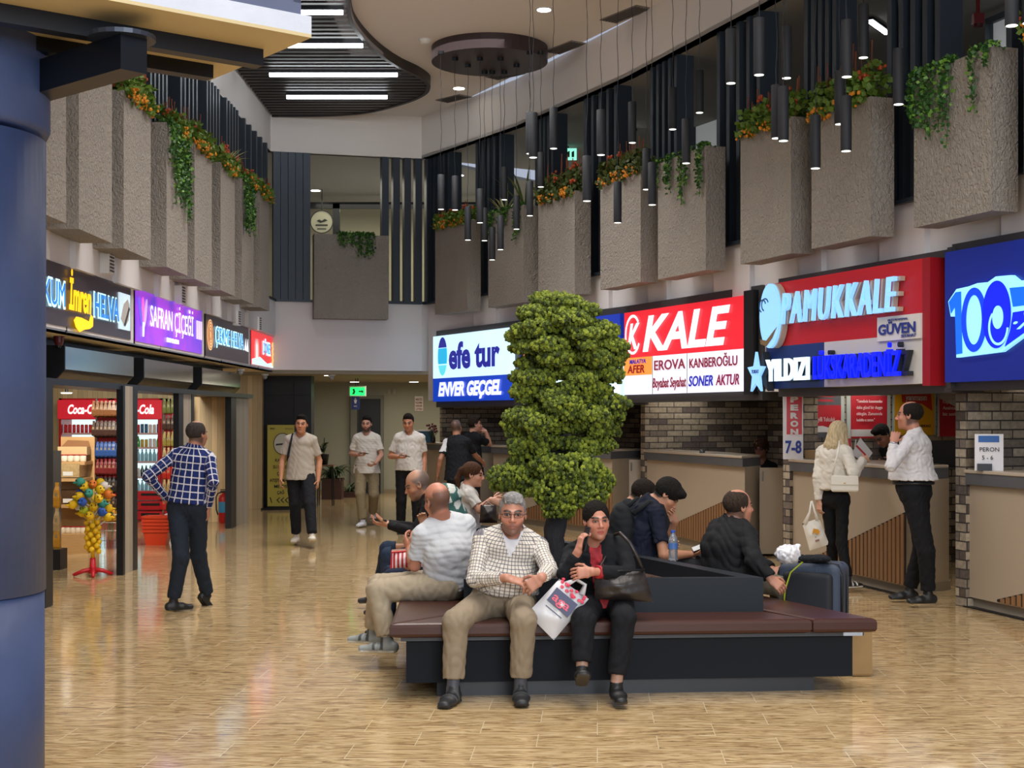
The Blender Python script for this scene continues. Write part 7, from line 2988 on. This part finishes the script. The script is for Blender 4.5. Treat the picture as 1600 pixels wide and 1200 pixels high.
# --- bald man in black looking at his phone
D_ = person('grey bald man in a black pullover bending over his phone on the bench, facing left', 1.80, (694, 860, 12.0), (671, 775, 12.0), (652, 757, 11.97), (-.92, -.12, -.38), -88, -88,
            dict(e=(652, 826, 12.2), w=(604, 818, 12.15), h=(-.95, -.1, .1), p=(.1, -.3, .9)), dict(e=(650, 832, 11.75), w=(606, 820, 11.9), h=(-.95, .1, .1), p=(.1, .3, .9)),
            dict(k=(606, 858, 12.25), a=(592, 925, 12.4), f=(-.95, .1, -.05)), dict(k=(608, 868, 11.8), a=(604, 944, 11.8), f=(-.98, 0, 0)),
            '#16171a', '#27344a', hair='buzz', hairc='#5f5853', skin='#ad7759', res=.0068, bow=.04, fat=1.15, belly=.03, stubble=.5, brow='#3a3330', sleeve='long', shoes=('#222326', '#2f3033'), hem=-.08, headpaint=lambda bl, r, f, u, L, sm: bl(sm(-(u - .055 - .3 * np.maximum(0, -f - .0)), .03) * sm(-(f + .05), .04), '#b98a70', .9))
phone(D_, 'L', 'phone held by the bald man in black', .085)
# --- person in the head scarf
E_ = person('seated person in a green and white patterned headscarf, mostly hidden behind the white T-shirt', 1.62, (716, 880, 10.7), (706, 806, 10.7), (695, 783, 10.66), (-.93, -.1, -.2), -85, -85,
            dict(e=(690, 845, 10.85), w=(664, 826, 10.9), h=(-.2, 0, .9)), dict(e=(690, 850, 10.5), w=(655, 872, 10.45)),
            dict(k=(612, 896, 10.9), a=(607, 962, 10.95), f=(-1, 0, 0)), dict(k=(610, 903, 10.55), a=(606, 975, 10.55), f=(-1, 0, 0)),
            '#1a2233', '#1b2338', hair='none', res=.009, bow=.03, fat=1.1, sleeve='long')
gsc = Grid(E_['H'] - .24, E_['H'] + .2, .008)
hl = E_['hl']
gsc.ell(hl(0, -.014, .03), (.094, .115, .105), E_['B'], 0)
gsc.cone(hl(0, -.02, -.02), E_['N'] + E_['T'] * .0, (.088, .088), (.14, .12), E_['cr'], .03)
gsc.ell(hl(0, .13, -.03), (.055, .08, .07), E_['B'], .01, 's')
gsc.wrinkle(.006, 40, 2)
Pt, Q = gsc.mesh()
cc = np.where((np.sin(Pt[:, 0] * 55 + Pt[:, 2] * 20) * np.sin(Pt[:, 2] * 48 - Pt[:, 1] * 30) > .1)[:, None], hx('#c9cdc6'), hx('#2f5a55'))
np_mesh('headscarf', Pt, Q, [mat('scarf', attr='Col', rough=.8)], E_['root'], cc)
# --- girl with the ponytail
G_ = person('young woman with a brown ponytail and white T-shirt at the far bench end', 1.66, (734, 835, 13.45), (729, 762, 13.45), (739, 741, 13.42), (.97, -.1, -.12), 78, 80,
            dict(e=(750, 797, 13.25), w=(767, 781, 13.2), h=(.9, -.1, -.3)), dict(e=(748, 798, 'f'), w=(770, 785, 'f')),
            dict(k=(800, 832, 'n'), a=(802, 895, 13.2)), dict(k=(800, 830, 'f'), a=(802, 890, 13.7)),
            '#c6c4c0', '#27303c', hair='ponytail', hairc='#4c3223', skin='#cf9c84', res=.0075, bow=.02, lips='#b0605a', fat=.92)
# --- young man with the backpack
K = person('young man with a backpack and navy polo sitting bent over his phone', 1.76, (1000, 878, 10.62), (1014, 785, 10.62), (1041, 773, 10.6), (.72, -.05, -.68), 72, 80,
           dict(e=(1037, 868, 10.35), w=(1080, 866, 10.42), h=(.9, 0, .35), p=(.1, -.3, .9), c=.3), dict(e=(1050, 852, 10.95), w=(1055, 815, 10.8), h=(-.5, -.2, .75), c=.9),
           dict(k=(1084, 882, 10.45), a=(1085, 960, 10.5), f=(1, .2, 0)), dict(k=(1085, 876, 10.9), a=(1085, 950, 10.95), f=(1, .2, 0)),
           '#161b2b', '#2b2d31', hair='mop', hairc='#1b1815', skin='#b98467', res=.0062, bow=.04, hu=(.75, 0, .65), collar=True)
phone(K, 'R', 'phone in the outstretched hand of the young man with the backpack', .09)
# --- the young man behind him
Kb = person('young man in a dark grey T-shirt behind the one with the backpack, head bowed', 1.74, (968, 868, 11.35), (984, 790, 11.35), (1003, 774, 11.35), (.75, .1, -.6), 70, 80,
            dict(e=(1000, 850, 11.1), w=(1035, 850, 11.2)), dict(e=(1000, 850, 11.6), w=(1035, 850, 11.6)),
            dict(k=(1050, 872, 11.2), a=(1052, 945, 11.2)), dict(k=(1050, 868, 11.6), a=(1052, 940, 11.6)),
            '#24272b', '#2b2d31', hair='mop', hairc='#241d19', skin='#bf8e72', res=.0075, bow=.04, hu=(.7, 0, .7))
# --- man in the black jacket
Lm = person('balding man in a black jacket sitting on the right bench side beside the suitcase', 1.74, (1142, 893, 9.85), (1143, 818, 9.85), (1154, 791, 9.85), (.92, .38, 0), 62, 75,
            dict(e=(1178, 876, 9.5), w=(1203, 903, 9.45), h=(.7, -.2, -.6)), dict(e=(1170, 870, 10.15), w=(1206, 890, 10.0)),
            dict(k=(1226, 918, 9.75), a=(1232, 985, 9.8), f=(1, .2, 0)), dict(k=(1215, 912, 10.2), a=(1222, 975, 10.25), f=(1, .2, 0)),
            '#1a1b1d', '#6f6a5c', hair='thin', hairc='#3a2f27', skin='#b9826a', res=.0062, bow=.03, fat=1.22, sleeve='long', coat=.014, collar=True, skirt=1, hem=-.04, tfold=.009, neckhole=.075, cuff=.95)
# --- man walking away in blue plaid
W_ = person('man in a navy and white checked shirt walking away with a hand on his hip', 1.68, (293, 790, 12.3), (302, 703, 12.3), (308, 678, 12.32), (.5, .85, 0), 8, 5,
            dict(e=(333, 752, 12.15), w=(325, 793, 12.3), h=(0, .2, -1), p=(-1, 0, 0)), dict(e=(231, 744, 12.2), w=(262, 781, 12.42), h=(.8, .3, -.5), p=(.2, .9, .2)),
            dict(k=(310, 868, 12.45), a=(324, 930, 12.62 + .0), f=(.35, .55, -.75)), dict(k=(283, 870, 12.15), a=(271, 938, 12.2), f=(.8, .55, 0)),
            '#1e2d5e', '#1f2733', hair='thin', hairc='#3a3431', skin='#a9745c', res=.0065, fat=1.0, shoes=('#17181a', '#17181a'), sleeve='long', hem=.03, seam=0, leg_w=1.08,
            top_mat=plaid('wide_check', '#1c2a60', '#d3d2da', .062, .16), collar=True)
# --- man in the beige T-shirt
X1 = person('young man in a beige T-shirt walking towards us with a strap over one shoulder', 1.74, (470, 736, 18.5), (470, 680, 18.5), (471, 663, 18.45), (0, -1, 0), 180, 180,
            dict(e=(441, 719, 18.5), w=(439, 748, 18.4), p=(1, 0, 0)), dict(e=(499, 720, 18.55), w=(497, 750, 18.45), p=(-1, 0, 0)),
            dict(k=(461, 787, 18.45), a=(463, 836, 18.55), f=(-.1, -1, 0)), dict(k=(484, 788, 18.25), a=(488, 836, 18.1), f=(.1, -.95, .2)),
            '#a79f93', '#17191e', hair='short', hairc='#17120f', skin='#b5805f', res=.0075, shoes=('#cfcabb', '#cfcabb'), leg_w=1.15, hem=-.11)
m_ = MB()
J = X1
m_.tube([J['N'] + J['cr'] * .09 - J['T'] * .02 - J['cf'] * .08, J['N'] + J['cr'] * .10 + J['T'] * .015 + J['cf'] * .03, J['N'] + J['cr'] * .115 - J['T'] * .1 + J['cf'] * .125, J['N'] + J['cr'] * .15 - J['T'] * .26 + J['cf'] * .10, J['N'] + J['cr'] * .17 - J['T'] * .33], .016, 6)
r = thing('backpack', 'dark backpack hanging from one shoulder of the man in beige', 'bag', obj_loc(X1, (0, 0, 0)))
m_.build('strap', cloth('#1e1f24'), r)
m_ = MB()
m_.smooth = True
m_.blob(J['N'] + J['cr'] * .05 - J['T'] * .26 - J['cf'] * .20, (.15, .08, .2), 14, 10)
m_.build('pack', cloth('#1e1f24'), r)
# --- man in the white T-shirt with khaki trousers
X2 = person('bearded man in a white T-shirt and khaki trousers walking with a phone', 1.71, (573, 726, 21.7), (573, 678, 21.7), (573, 662, 21.65), (-.1, -1, -.1), 182, 180,
            dict(e=(549, 709, 21.75), w=(560, 711, 21.5), h=(.7, -.5, 0), p=(0, .2, 1)), dict(e=(596, 711, 21.65), w=(587, 724, 21.45), h=(-.6, -.5, -.3), p=(-.3, .2, .8)),
            dict(k=(563, 771, 21.5), a=(567, 813, 21.5), f=(-.35, -.9, 0)), dict(k=(584, 772, 21.6), a=(582, 806, 21.95), f=(.1, -1, -.2)),
            '#c8c4bd', '#857960', hair='short', hairc='#1c1613', skin='#b88a76', res=.008, stubble=.9, shoes=('#cfd3dc', '#cfd3dc'), leg_w=1.2, hem=-.13)
phone(X2, 'R', 'phone held by the bearded man in khaki trousers')
X3 = person('man in a white polo shirt and black trousers looking at his phone', 1.77, (639, 729, 20.3), (640, 677, 20.3), (638, 660, 20.25), (-.1, -1, -.25), 184, 180,
            dict(e=(610, 713, 20.35), w=(622, 714, 20.1), h=(.8, -.4, -.1), p=(0, .2, 1)), dict(e=(663, 713, 20.35), w=(662, 738, 20.25), p=(-1, 0, 0)),
            dict(k=(627, 782, 20.25), a=(626, 828, 20.3), f=(0, -1, 0)), dict(k=(651, 782, 20.2), a=(652, 828, 20.2), f=(.1, -1, 0)),
            '#c4c1bc', '#121317', hair='short', hairc='#1a1512', skin='#b0795d', res=.0078, fat=1.08, collar=True, hem=-.05, leg_w=1.1)
phone(X3, 'R', 'phone held by the man in the white polo shirt')
# --- two men by the farthest counter
X4 = person('man in a black jersey with white shoulders seen from behind by the farthest counter', 1.70, (716, 737, 20.8), (714, 684, 20.8), (713, 668, 20.85), (.3, .95, -.1), 22, 15,
            dict(e=(745, 715, 21.0), w=(754, 722, 21.2)), dict(e=(688, 718, 20.7), w=(684, 741, 20.75), p=(1, 0, 0)),
            dict(k=(722, 788, 20.85), a=(722, 830, 20.9)), dict(k=(707, 788, 20.75), a=(706, 832, 20.8)),
            '#1a1d23', '#202329', hair='buzz', hairc='#443a36', skin='#a5735a', res=.008, fat=1.08, seam=0, tmat2=cloth('#d5d6da'),
            tpaint=lambda r, f, u: ((r < -.13) & (u > -.20) & (u < .0)) | ((u > -.25) & (u < -.22) & (r < -.2)), hem=-.12)
X5 = person('man in a black T-shirt leaning on the farthest counter with a hand at his mouth', 1.76, (738, 730, 22.1), (738, 678, 22.1), (742, 663, 22.1), (.93, .3, 0), 55, 50,
            dict(e=(765, 694, 22.2), w=(759, 674, 22.15), h=(-.6, 0, .3), c=.8), dict(e=(728, 708, 22.4), w=(735, 725, 22.5)),
            dict(k=(742, 782, 22.0), a=(742, 822, 22.1)), dict(k=(735, 780, 22.3), a=(735, 820, 22.3)),
            '#15171b', '#17181c', hair='short', hairc='#2a201b', skin='#b98873', res=.008, hem=-.12)
# --- blonde woman
Y1 = person('blonde woman in a cropped cream denim jacket and black leggings standing at the counter', 1.66, (1305, 779, 13.7), (1303, 698, 13.7), (1311, 676, 13.72), (.78, .6, 0), 50, 50,
            dict(e=(1334, 739, 13.45), w=(1349, 718, 13.62), h=(.6, .6, .1), p=(-.3, .5, -.2)), dict(e=(1279, 745, 13.75), w=(1280, 783, 13.75), h=(0, 0, -1), p=(.8, .5, 0)),
            dict(k=(1315, 848, 13.62), a=(1325, 905, 13.55), f=(.85, .5, 0)), dict(k=(1299, 846, 13.82), a=(1303, 900, 13.95), f=(.75, .6, 0)),
            '#d2ccc0', '#101114', hair='long', hairc='#c3b08c', skin='#cc9c84', res=.0065, fat=.86, sleeve='long', hem=.10, coat=.016, collar=True, shoes=('#1c1c1e', '#d9d7d2', '#dcdad5'), leg_w=.84, seam=0)
# --- man in the white shirt
Z1 = person('man in a white shirt and black trousers standing with a hand on his chin', 1.83, (1430, 768, 12.6), (1430, 680, 12.6), (1421, 649, 12.62), (-.88, .45, 0), -55, -62,
            dict(e=(1448, 722, 12.85), w=(1410, 735, 12.75), h=(-1, 0, 0)), dict(e=(1392, 728, 12.35), w=(1396, 692, 12.45), h=(.28, .25, .9), p=(.3, .8, .2), c=.9),
            dict(k=(1440, 858, 12.75), a=(1421, 920, 12.85), f=(-.95, -.1, 0)), dict(k=(1447, 862, 12.45), a=(1450, 926, 12.5), f=(-.98, -.15, 0)),
            '#cfcccd', '#121317', hair='thin', hairc='#1f1a18', skin='#b88069', res=.0062, fat=1.1, belly=.05, sleeve='long', hem=.10, collar=True, shoes=('#17181a', '#17181a'), leg_w=1.08, cuff=.9, tfold=.006)
m_ = MB()
m_.smooth = True
a_ = Z1['P'] + Z1['T'] * .075 * Z1['s']
pts = [a_ + (Z1['cr'] * math.cos(t) * .180 + Z1['cf'] * (math.sin(t) * .150 + (.035 if math.sin(t) > 0 else 0))) for t in np.linspace(0, 6.2832, 25)]
m_.tube(pts, .017, 6)
m_.build('belt', M_DARK, Z1['root'])
J = Z1['J']
r = thing('wrist_watch', 'silver wristwatch of the man in the white shirt', 'watch', obj_loc(Z1, J['wL'] - nrm(J['wL'] - J['eL']) * .012))
ax_ = nrm(J['wL'] - J['eL'])
m_ = MB()
m_.smooth = True
s1 = nrm(np.cross(ax_, (0, 1, 0)))
s2 = np.cross(ax_, s1)
m_.tube([s1 * math.cos(t) * .032 + s2 * math.sin(t) * .030 for t in np.linspace(0, 6.2832, 19)], .007, 6).build('strap', mat('watch_steel', '#b9bcc4', rough=.25, metal=.9), r)
m_ = MB()
m_.blob(-s2 * .03, .015, 10, 6).build('case', mat('watch_face', '#d5d8e0', rough=.2), r)
# --- clerks
Z2 = person('dark-haired clerk bending forward behind the counter', 1.72, (1425, 770, 16.1), (1398, 700, 15.7), (1378, 680, 15.5), (-.62, -.35, -.70), -125, -120,
            dict(e=(1390, 722, 15.8), w=(1372, 725, 15.5)), dict(e=(1420, 725, 15.4), w=(1395, 725, 15.3)),
            dict(k=(1430, 820, 16.1), a=(1430, 875, 16.2)), dict(k=(1415, 820, 16.1), a=(1415, 875, 16.2)),
            '#17181c', '#17181c', hair='short', hairc='#14110f', skin='#9a6a55', res=.0078, hu=(-.6, -.3, .6), sleeve='long')
Z3 = person('curly-haired clerk sitting low behind the middle counter', 1.66, (1190, 800, 18.6), (1190, 722, 18.6), (1189, 701, 18.55), (-.5, -.85, -.1), 200, 200,
            dict(e=(1170, 765, 18.5), w=(1175, 760, 18.2)), dict(e=(1212, 765, 18.5), w=(1205, 760, 18.2)),
            dict(k=(1180, 800, 18.2), a=(1180, 850, 18.2)), dict(k=(1200, 800, 18.2), a=(1200, 850, 18.2)),
            '#26282d', '#26282d', hair='curly', hairc='#4b3020', skin='#a87660', res=.0085)
glasses(Z3, color='#2a2020')
# ================================================================ belongings
def pillow(c, th, n=12, crumple=0, seed=0):
    """Soft four-cornered bag: c = bottom-left, bottom-right, top-right, top-left."""
    rn = random.Random(seed)
    c = [Vector(p) for p in c]
    nr = (c[1] - c[0]).cross(c[3] - c[0]).normalized()
    mb = MB()
    mb.smooth = True
    vs, fs = [], []
    for sg in (1, -1):
        for i in range(n + 1):
            for j in range(n + 1):
                u, v = i / n, j / n
                p = c[0].lerp(c[1], u).lerp(c[3].lerp(c[2], u), v)
                b = (math.sin(math.pi * u) ** .5) * (math.sin(math.pi * min(v * 1.0, 1)) ** .6)
                q = crumple * (math.sin(u * 13 + v * 9 + seed) + math.sin(v * 17 - u * 5)) * .5
                vs.append(p + nr * sg * (th * b + (q * b)))
    m = (n + 1) ** 2
    for i in range(n):
        for j in range(n):
            a = i * (n + 1) + j
            fs.append((a, a + n + 1, a + n + 2, a + 1))
            fs.append((m + a, m + a + 1, m + a + n + 2, m + a + n + 1))
    mb.add(vs, fs)
    return mb


# white carrier bag between the two on the bench
c = at(873, 948, 8.36)
r = thing('carrier_bag', 'white plastic carrier bag with a navy and pink logo between the seated man and woman', 'bag', c)
r.rotation_euler = (math.radians(-12), math.radians(40), 0)
pillow([(-.12, 0, -.15), (.10, 0, -.17), (.11, 0, .15), (-.10, 0, .13)], .045, 14, .012, 2).build('body', mat('bag_white', '#d3d4d8', rough=.35), r)
MB().box((-.085, -.050, -.02), (.075, -.046, .075)).build('logo_panel', mat('logo_navy', '#1f2350', rough=.4), r)
text('logo', 'aga', -.07, .003, .05, mat('logo_pink', '#d8405c', rough=.4), r, wid=.12, y=-.053, bold=.015)
MB().box((-.07, -.048, -.05), (.05, -.046, -.045)).build('small_print', mat('logo_navy', '#1f2350'), r)
m_ = MB()
rr = random.Random(5)
for k in range(16):
    m_.blob((rr.uniform(-.09, .09), -.038 - .01 * rr.random(), rr.uniform(.09, .14)), (.012, .004, .010), 7, 4, jit=.3)
m_.build('flower_print', mat('logo_pink', '#d8405c'), r)
m_ = MB()
m_.smooth = True
for y in (-.02, .02):
    m_.tube([(-.05, y, .13), (-.02, y, .19), (.04, y, .20), (.06, y, .14)], .010, 6, rr=[.02, .009, .009, .02])
m_.build('handle', mat('bag_white', '#d3d4d8'), r)

# black shoulder bag of the woman
M_BAGL = mat('dark_leather', '#2a2524', rough=.35, bump=.15, bscale=30)
c = at(972, 920, 8.42)
r = thing('shoulder_bag', 'dark leather shoulder bag beside the woman on the phone', 'bag', c)
k_ = 8.42 / F
pillow([((-42) * k_, 0, -16 * k_), (50 * k_, .03, -22 * k_), (36 * k_, .05, 28 * k_), (-44 * k_, .0, 24 * k_)], .065, 14, .008, 4).build('body', M_BAGL, r)
m_ = MB()
m_.smooth = True
m_.tube([(-44 * k_, -.02, 24 * k_), (-20 * k_, -.03, 28 * k_), (36 * k_, .02, 29 * k_)], .007, 6)
m_.build('zip', M_DARK, r)
m_ = MB()
m_.smooth = True
m_.tube([(34 * k_, .03, 26 * k_), (24 * k_, .02, 50 * k_), (12 * k_, .0, 72 * k_), (-2 * k_, .06, 86 * k_), (-8 * k_, .20, 80 * k_)], .011, 8)
m_.tube([(-40 * k_, .03, 22 * k_), (-14 * k_, .20, 60 * k_)], .009, 6)
m_.build('strap', M_BAGL, r)

# backpack of the young man
I = K
r = thing('backpack', 'black backpack on the back of the young man in the navy polo', 'bag', obj_loc(I, (0, 0, 0)))
g = Grid(I['N'] - .62, I['N'] + .4, .009)
c = I['N'] - I['T'] * .27 - I['cf'] * .20
g.ell(c, (.15, .10, .23), np.array([I['cr'], I['cf'], I['T']]), 0)
g.ell(c - I['cf'] * .06 - I['T'] * .08, (.11, .07, .12), np.array([I['cr'], I['cf'], I['T']]), .02)
g.wrinkle(.006, 40, 4)
Pt, Q = g.mesh()
np_mesh('pack', Pt, Q, [cloth('#1f2124')], r)
for q, sg in (('R', 1), ('L', -1)):
    a_ = I['sh'][q] - I['cr'] * sg * .05
    m_ = MB()
    m_.smooth = True
    m_.tube([a_ - I['cf'] * .16 - I['T'] * .03, a_ - I['cf'] * .05 + I['T'] * .075, a_ + I['cf'] * .06 + I['T'] * .055, a_ + I['cf'] * .125 - I['T'] * .06, a_ + I['cf'] * .10 - I['T'] * .2, a_ - I['T'] * .3 + I['cr'] * sg * .03], .020, 8)
    m_.build('strap', cloth('#1f2124'), r)

# water bottle on the planter rim
r = thing('water_bottle', 'clear water bottle with a blue cap standing on the planter rim', 'bottle', (1.13, 9.97, .665))
m_ = MB()
m_.smooth = True
pr = [(.028, 0), (.033, .006)] + [(.033 - .0022 * (k % 2), .012 + k * .012) for k in range(11)] + [(.031, .152), (.018, .182), (.014, .186), (.014, .196)]
m_.lathe(pr, 22)
m_.build('body', mat('pet_plastic', '#cfdbe6', rough=.08, trans=.75), r)
MB().lathe([(.0345, .085), (.0345, .125)], 22).build('label', mat('label_blue2', '#4a6fae', rough=.4), r)
m_ = MB()
m_.lathe([(.016, .196), (.016, .214)], 16).build('cap', mat('cap_blue', '#2d58b4', rough=.3), r)

# suitcase, bags on it
r = thing('suitcase', 'dark blue-grey fabric suitcase standing behind the right end of the bench', 'suitcase', (2.08, 9.78, 0), math.radians(-28))
g = Grid(np.array((-.3, -.25, .02)), np.array((.3, .25, .75)), .008)


def rbox(hx_, hy_, hz_, cz, rd):
    def fn(X, Y, Z):
        a, b, c_ = np.abs(X) - hx_ + rd, np.abs(Y) - hy_ + rd, np.abs(Z - cz) - hz_ + rd
        return np.sqrt(np.maximum(a, 0) ** 2 + np.maximum(b, 0) ** 2 + np.maximum(c_, 0) ** 2) + np.minimum(np.maximum(np.maximum(a, b), c_), 0) - rd
    return fn


g.put(rbox(.215, .145, .31, .37, .055), (0, 0, .37), .5, 0)
Pt, Q = g.mesh()
np_mesh('shell', Pt, Q, [mat('case_fabric', '#3b4658', rough=.7, bump=.2, bscale=60)], r)
g = Grid(np.array((-.3, -.3, .02)), np.array((.3, .25, .75)), .008)
g.put(rbox(.17, .04, .15, .47, .035), (0, 0, .5), .5, 0)
Pt, Q = g.mesh()
Pt[:, 1] -= .15
np_mesh('front_pocket', Pt, Q, [mat('case_pocket', '#1d2027', rough=.7)], r)
m_ = MB()
m_.smooth = True
for y, ww in ((-.10, .012), (.02, .008)):
    m_.tube([(-.218, y, .08), (-.218, y, .6), (-.19, y, .67), (-.1, y, .684), (.1, y, .684), (.19, y, .67), (.218, y, .6), (.218, y, .08)], ww, 6)
m_.build('piping', M_DARK, r)
m_ = MB()
m_.tube([(-.08, 0, .68), (-.07, 0, .71), (.07, 0, .71), (.08, 0, .68)], .012, 6)
m_.build('handle', M_DARK, r)
for sx in (-.17, .17):
    for sy in (-.1, .1):
        MB().lathe([(.03, -.012), (.03, .012)], 14, M=Matrix.Translation((sx, sy, .03)) @ Matrix.Rotation(math.pi / 2, 4, 'X')).build('wheel', M_DARK, r)
m_ = MB()
m_.smooth = True
m_.tube([(-.02, -.20, .695), (-.1, -.22, .62), (-.14, -.215, .5), (-.15, -.21, .38)], .006, 6)
m_.build('yellow_cord', mat('cord_lime', '#b9c62e', rough=.5), r)
p = at(1231, 881, 9.6)
r = thing('plastic_bag', 'small crumpled white plastic bag lying on the suitcase', 'bag', (p.x, p.y, .68))
g = Grid(np.array((-.14, -.12, -.02)), np.array((.16, .12, .2)), .007)
g.ell((0, 0, .065), (.085, .07, .065), None, 0)
g.cone((.03, 0, .09), (.07, 0, .12), .03, .012, None, .02)
g.wrinkle(.010, 90, 3)
g.cut((0, 0, .004), (0, 0, -1))
Pt, Q = g.mesh()
np_mesh('body', Pt, Q, [mat('bag_white', '#d3d4d8')], r)
p = at(1268, 880, 9.6)
r = thing('black_scarf', 'crumpled black cloth tied on top of the suitcase', 'cloth', (p.x, p.y, .69))
g = Grid(np.array((-.16, -.14, -.02)), np.array((.16, .14, .12)), .007)
rn = np.random.RandomState(4)
for _ in range(9):
    v = rn.uniform(-1, 1, 3) * (.08, .05, .0)
    g.ell(v + (0, 0, .03), (.045, .02, .02), None, .01)
g.wrinkle(.006, 120, 3)
Pt, Q = g.mesh()
np_mesh('cloth', Pt, Q, [cloth('#191b20')], r)
# cardboard parcel behind the bench end
r = thing('cardboard_parcel', 'brown cardboard parcel with rounded bulge behind the right end of the bench', 'box', (2.19, 9.15, 0), 0)
MB().bprism([(0, 0), (.13, 0), (.13, .3), (0, .3)], 0, .31, .02).build('carton', mat('kraft', '#94784f', rough=.8, vary=.2), r)
MB().box((-.002, .1, .02), (.132, .14, .312)).build('tape', mat('tape2', '#cdb489', rough=.4), r)

# red checked bag on the lap
r = thing('lap_bag', 'red and white checked bag on the lap behind the white T-shirt', 'bag', at(637, 874, 10.25))
k_ = 10.25 / F
mm = stripes_material('red_check', '#c9263a', '#e8dede', .03, sharp=.5)
pillow([(-26 * k_, 0, -14 * k_), (24 * k_, .03, -12 * k_), (26 * k_, .05, 13 * k_), (-24 * k_, .02, 11 * k_)], .04, 10, .004, 1).build('body', mm, r)
m_ = MB()
m_.tube([(-26 * k_, 0, -14 * k_), (-25 * k_, 0, 11 * k_), (26 * k_, .05, 14 * k_)], .008, 6).build('binding', M_RED, r)
# black handbag on the girl's lap
r = thing('handbag', 'black handbag on the lap of the young woman with the ponytail', 'bag', at(762, 802, 13.15))
k_ = 13.15 / F
pillow([(-13 * k_, 0, -15 * k_), (15 * k_, 0, -15 * k_), (13 * k_, 0, 13 * k_), (-11 * k_, 0, 13 * k_)], .06, 10, .01, 3).build('body', M_BAGL, r)
m_ = MB()
m_.tube([(-8 * k_, -.02, 12 * k_), (-2 * k_, -.02, 19 * k_), (8 * k_, -.02, 12 * k_)], .007, 6).build('handle', mat('chrome', '#c9c9c9'), r)

# blonde woman's things
r = thing('shoulder_bag', 'small white flap shoulder bag of the blonde woman', 'bag', at(1320, 756, 13.38), -.25)
M_WL = mat('white_leather', '#d8d3c6', rough=.4)
MB().bprism([(-.125, -.04), (.125, -.04), (.125, .03), (-.125, .03)], -.075, .075, .02).build('body', M_WL, r)
MB().bprism([(-.122, -.05), (.122, -.05), (.122, -.038), (-.122, -.038)], -.01, .078, .006).build('flap', M_WL, r)
m_ = MB()
m_.blob((0, -.054, .01), (.012, .004, .006), 8, 5).build('clasp', mat('gold', '#b59a5a', rough=.3, metal=1), r)
m_ = MB()
m_.smooth = True
m_.tube([(-.115, -.01, .07), (-.09, -.03, .19), (-.06, -.02, .30), (-.05, .10, .40)], .010, 6).build('strap', M_WL, r)
r = thing('carrier_bag', 'white plastic bag with an orange print hanging from the hand of the blonde woman', 'bag', at(1272, 833, 13.6))
r.rotation_euler = (0, math.radians(-18), 0)
k_ = 13.6 / F
pillow([(-15 * k_, 0, -24 * k_), (17 * k_, 0, -24 * k_), (15 * k_, 0, 20 * k_), (-13 * k_, 0, 20 * k_)], .035, 12, .01, 6).build('body', mat('bag_white2', '#d6d0c4', rough=.4), r)
shape('print', [(-.03, .0), (.0, .05), (.04, .03), (.05, .0), (.02, -.02), (0, .01)], mat('print_orange', '#c98a1e'), r, y=-.05)
MB().box((-.02, -.048, -.08), (.02, -.046, -.06)).box((-.01, -.048, -.04), (.0, -.046, -.03)).build('print_text', mat('print_dark', '#8b6b5a'), r)
m_ = MB()
m_.smooth = True
m_.tube([(-.06, 0, .11), (.02, 0, .2), (.07, 0, .30)], .014, 6, rr=[.025, .012, .008])
m_.tube([(.07, 0, .11), (.07, 0, .2), (.075, 0, .30)], .014, 6, rr=[.025, .012, .008])
m_.build('handle', mat('bag_white2', '#d6d0c4'), r)

# ================================================================ small pieces belong to the part they sit on
RULES = (('clasp', 'flap'), ('handle', 'panel'), ('small_print', 'body'), ('flower_print', 'body'),
         ('logo', 'logo_panel'), ('lettering', 'sheet'), ('lettering', 'board'), ('pictogram', 'board'), ('eye', 'head'), ('hand', 'face'), ('blue_label', 'board'),
         ('card_holder', 'board'), ('price_card', 'box'), ('tape', 'carton'), ('pull_ring', 'housing'), ('beacon', 'body'), ('case', 'strap'), ('dome', 'base'), ('lens', 'shade'),
         ('print', 'body'), ('print_text', 'print'), ('end_plate', 'housing'), ('piping', 'front_pocket'), ('rim', 'tub'), ('red_panel', 'board'), ('arrow', 'sheet'), ('emblem', 'sheet'))
for root_ in [o for o in COL.objects if o.parent is None and o.get('category')]:
    kids = {}
    for c in root_.children:
        kids.setdefault(c.name.split('.')[0], []).append(c)
    for a_, b_ in RULES:
        if a_ in kids and len(kids.get(b_, [])) == 1 and kids[b_][0].parent == root_:
            for c in kids[a_]:
                if c.type == 'MESH' and not c.children:
                    c.parent = kids[b_][0]
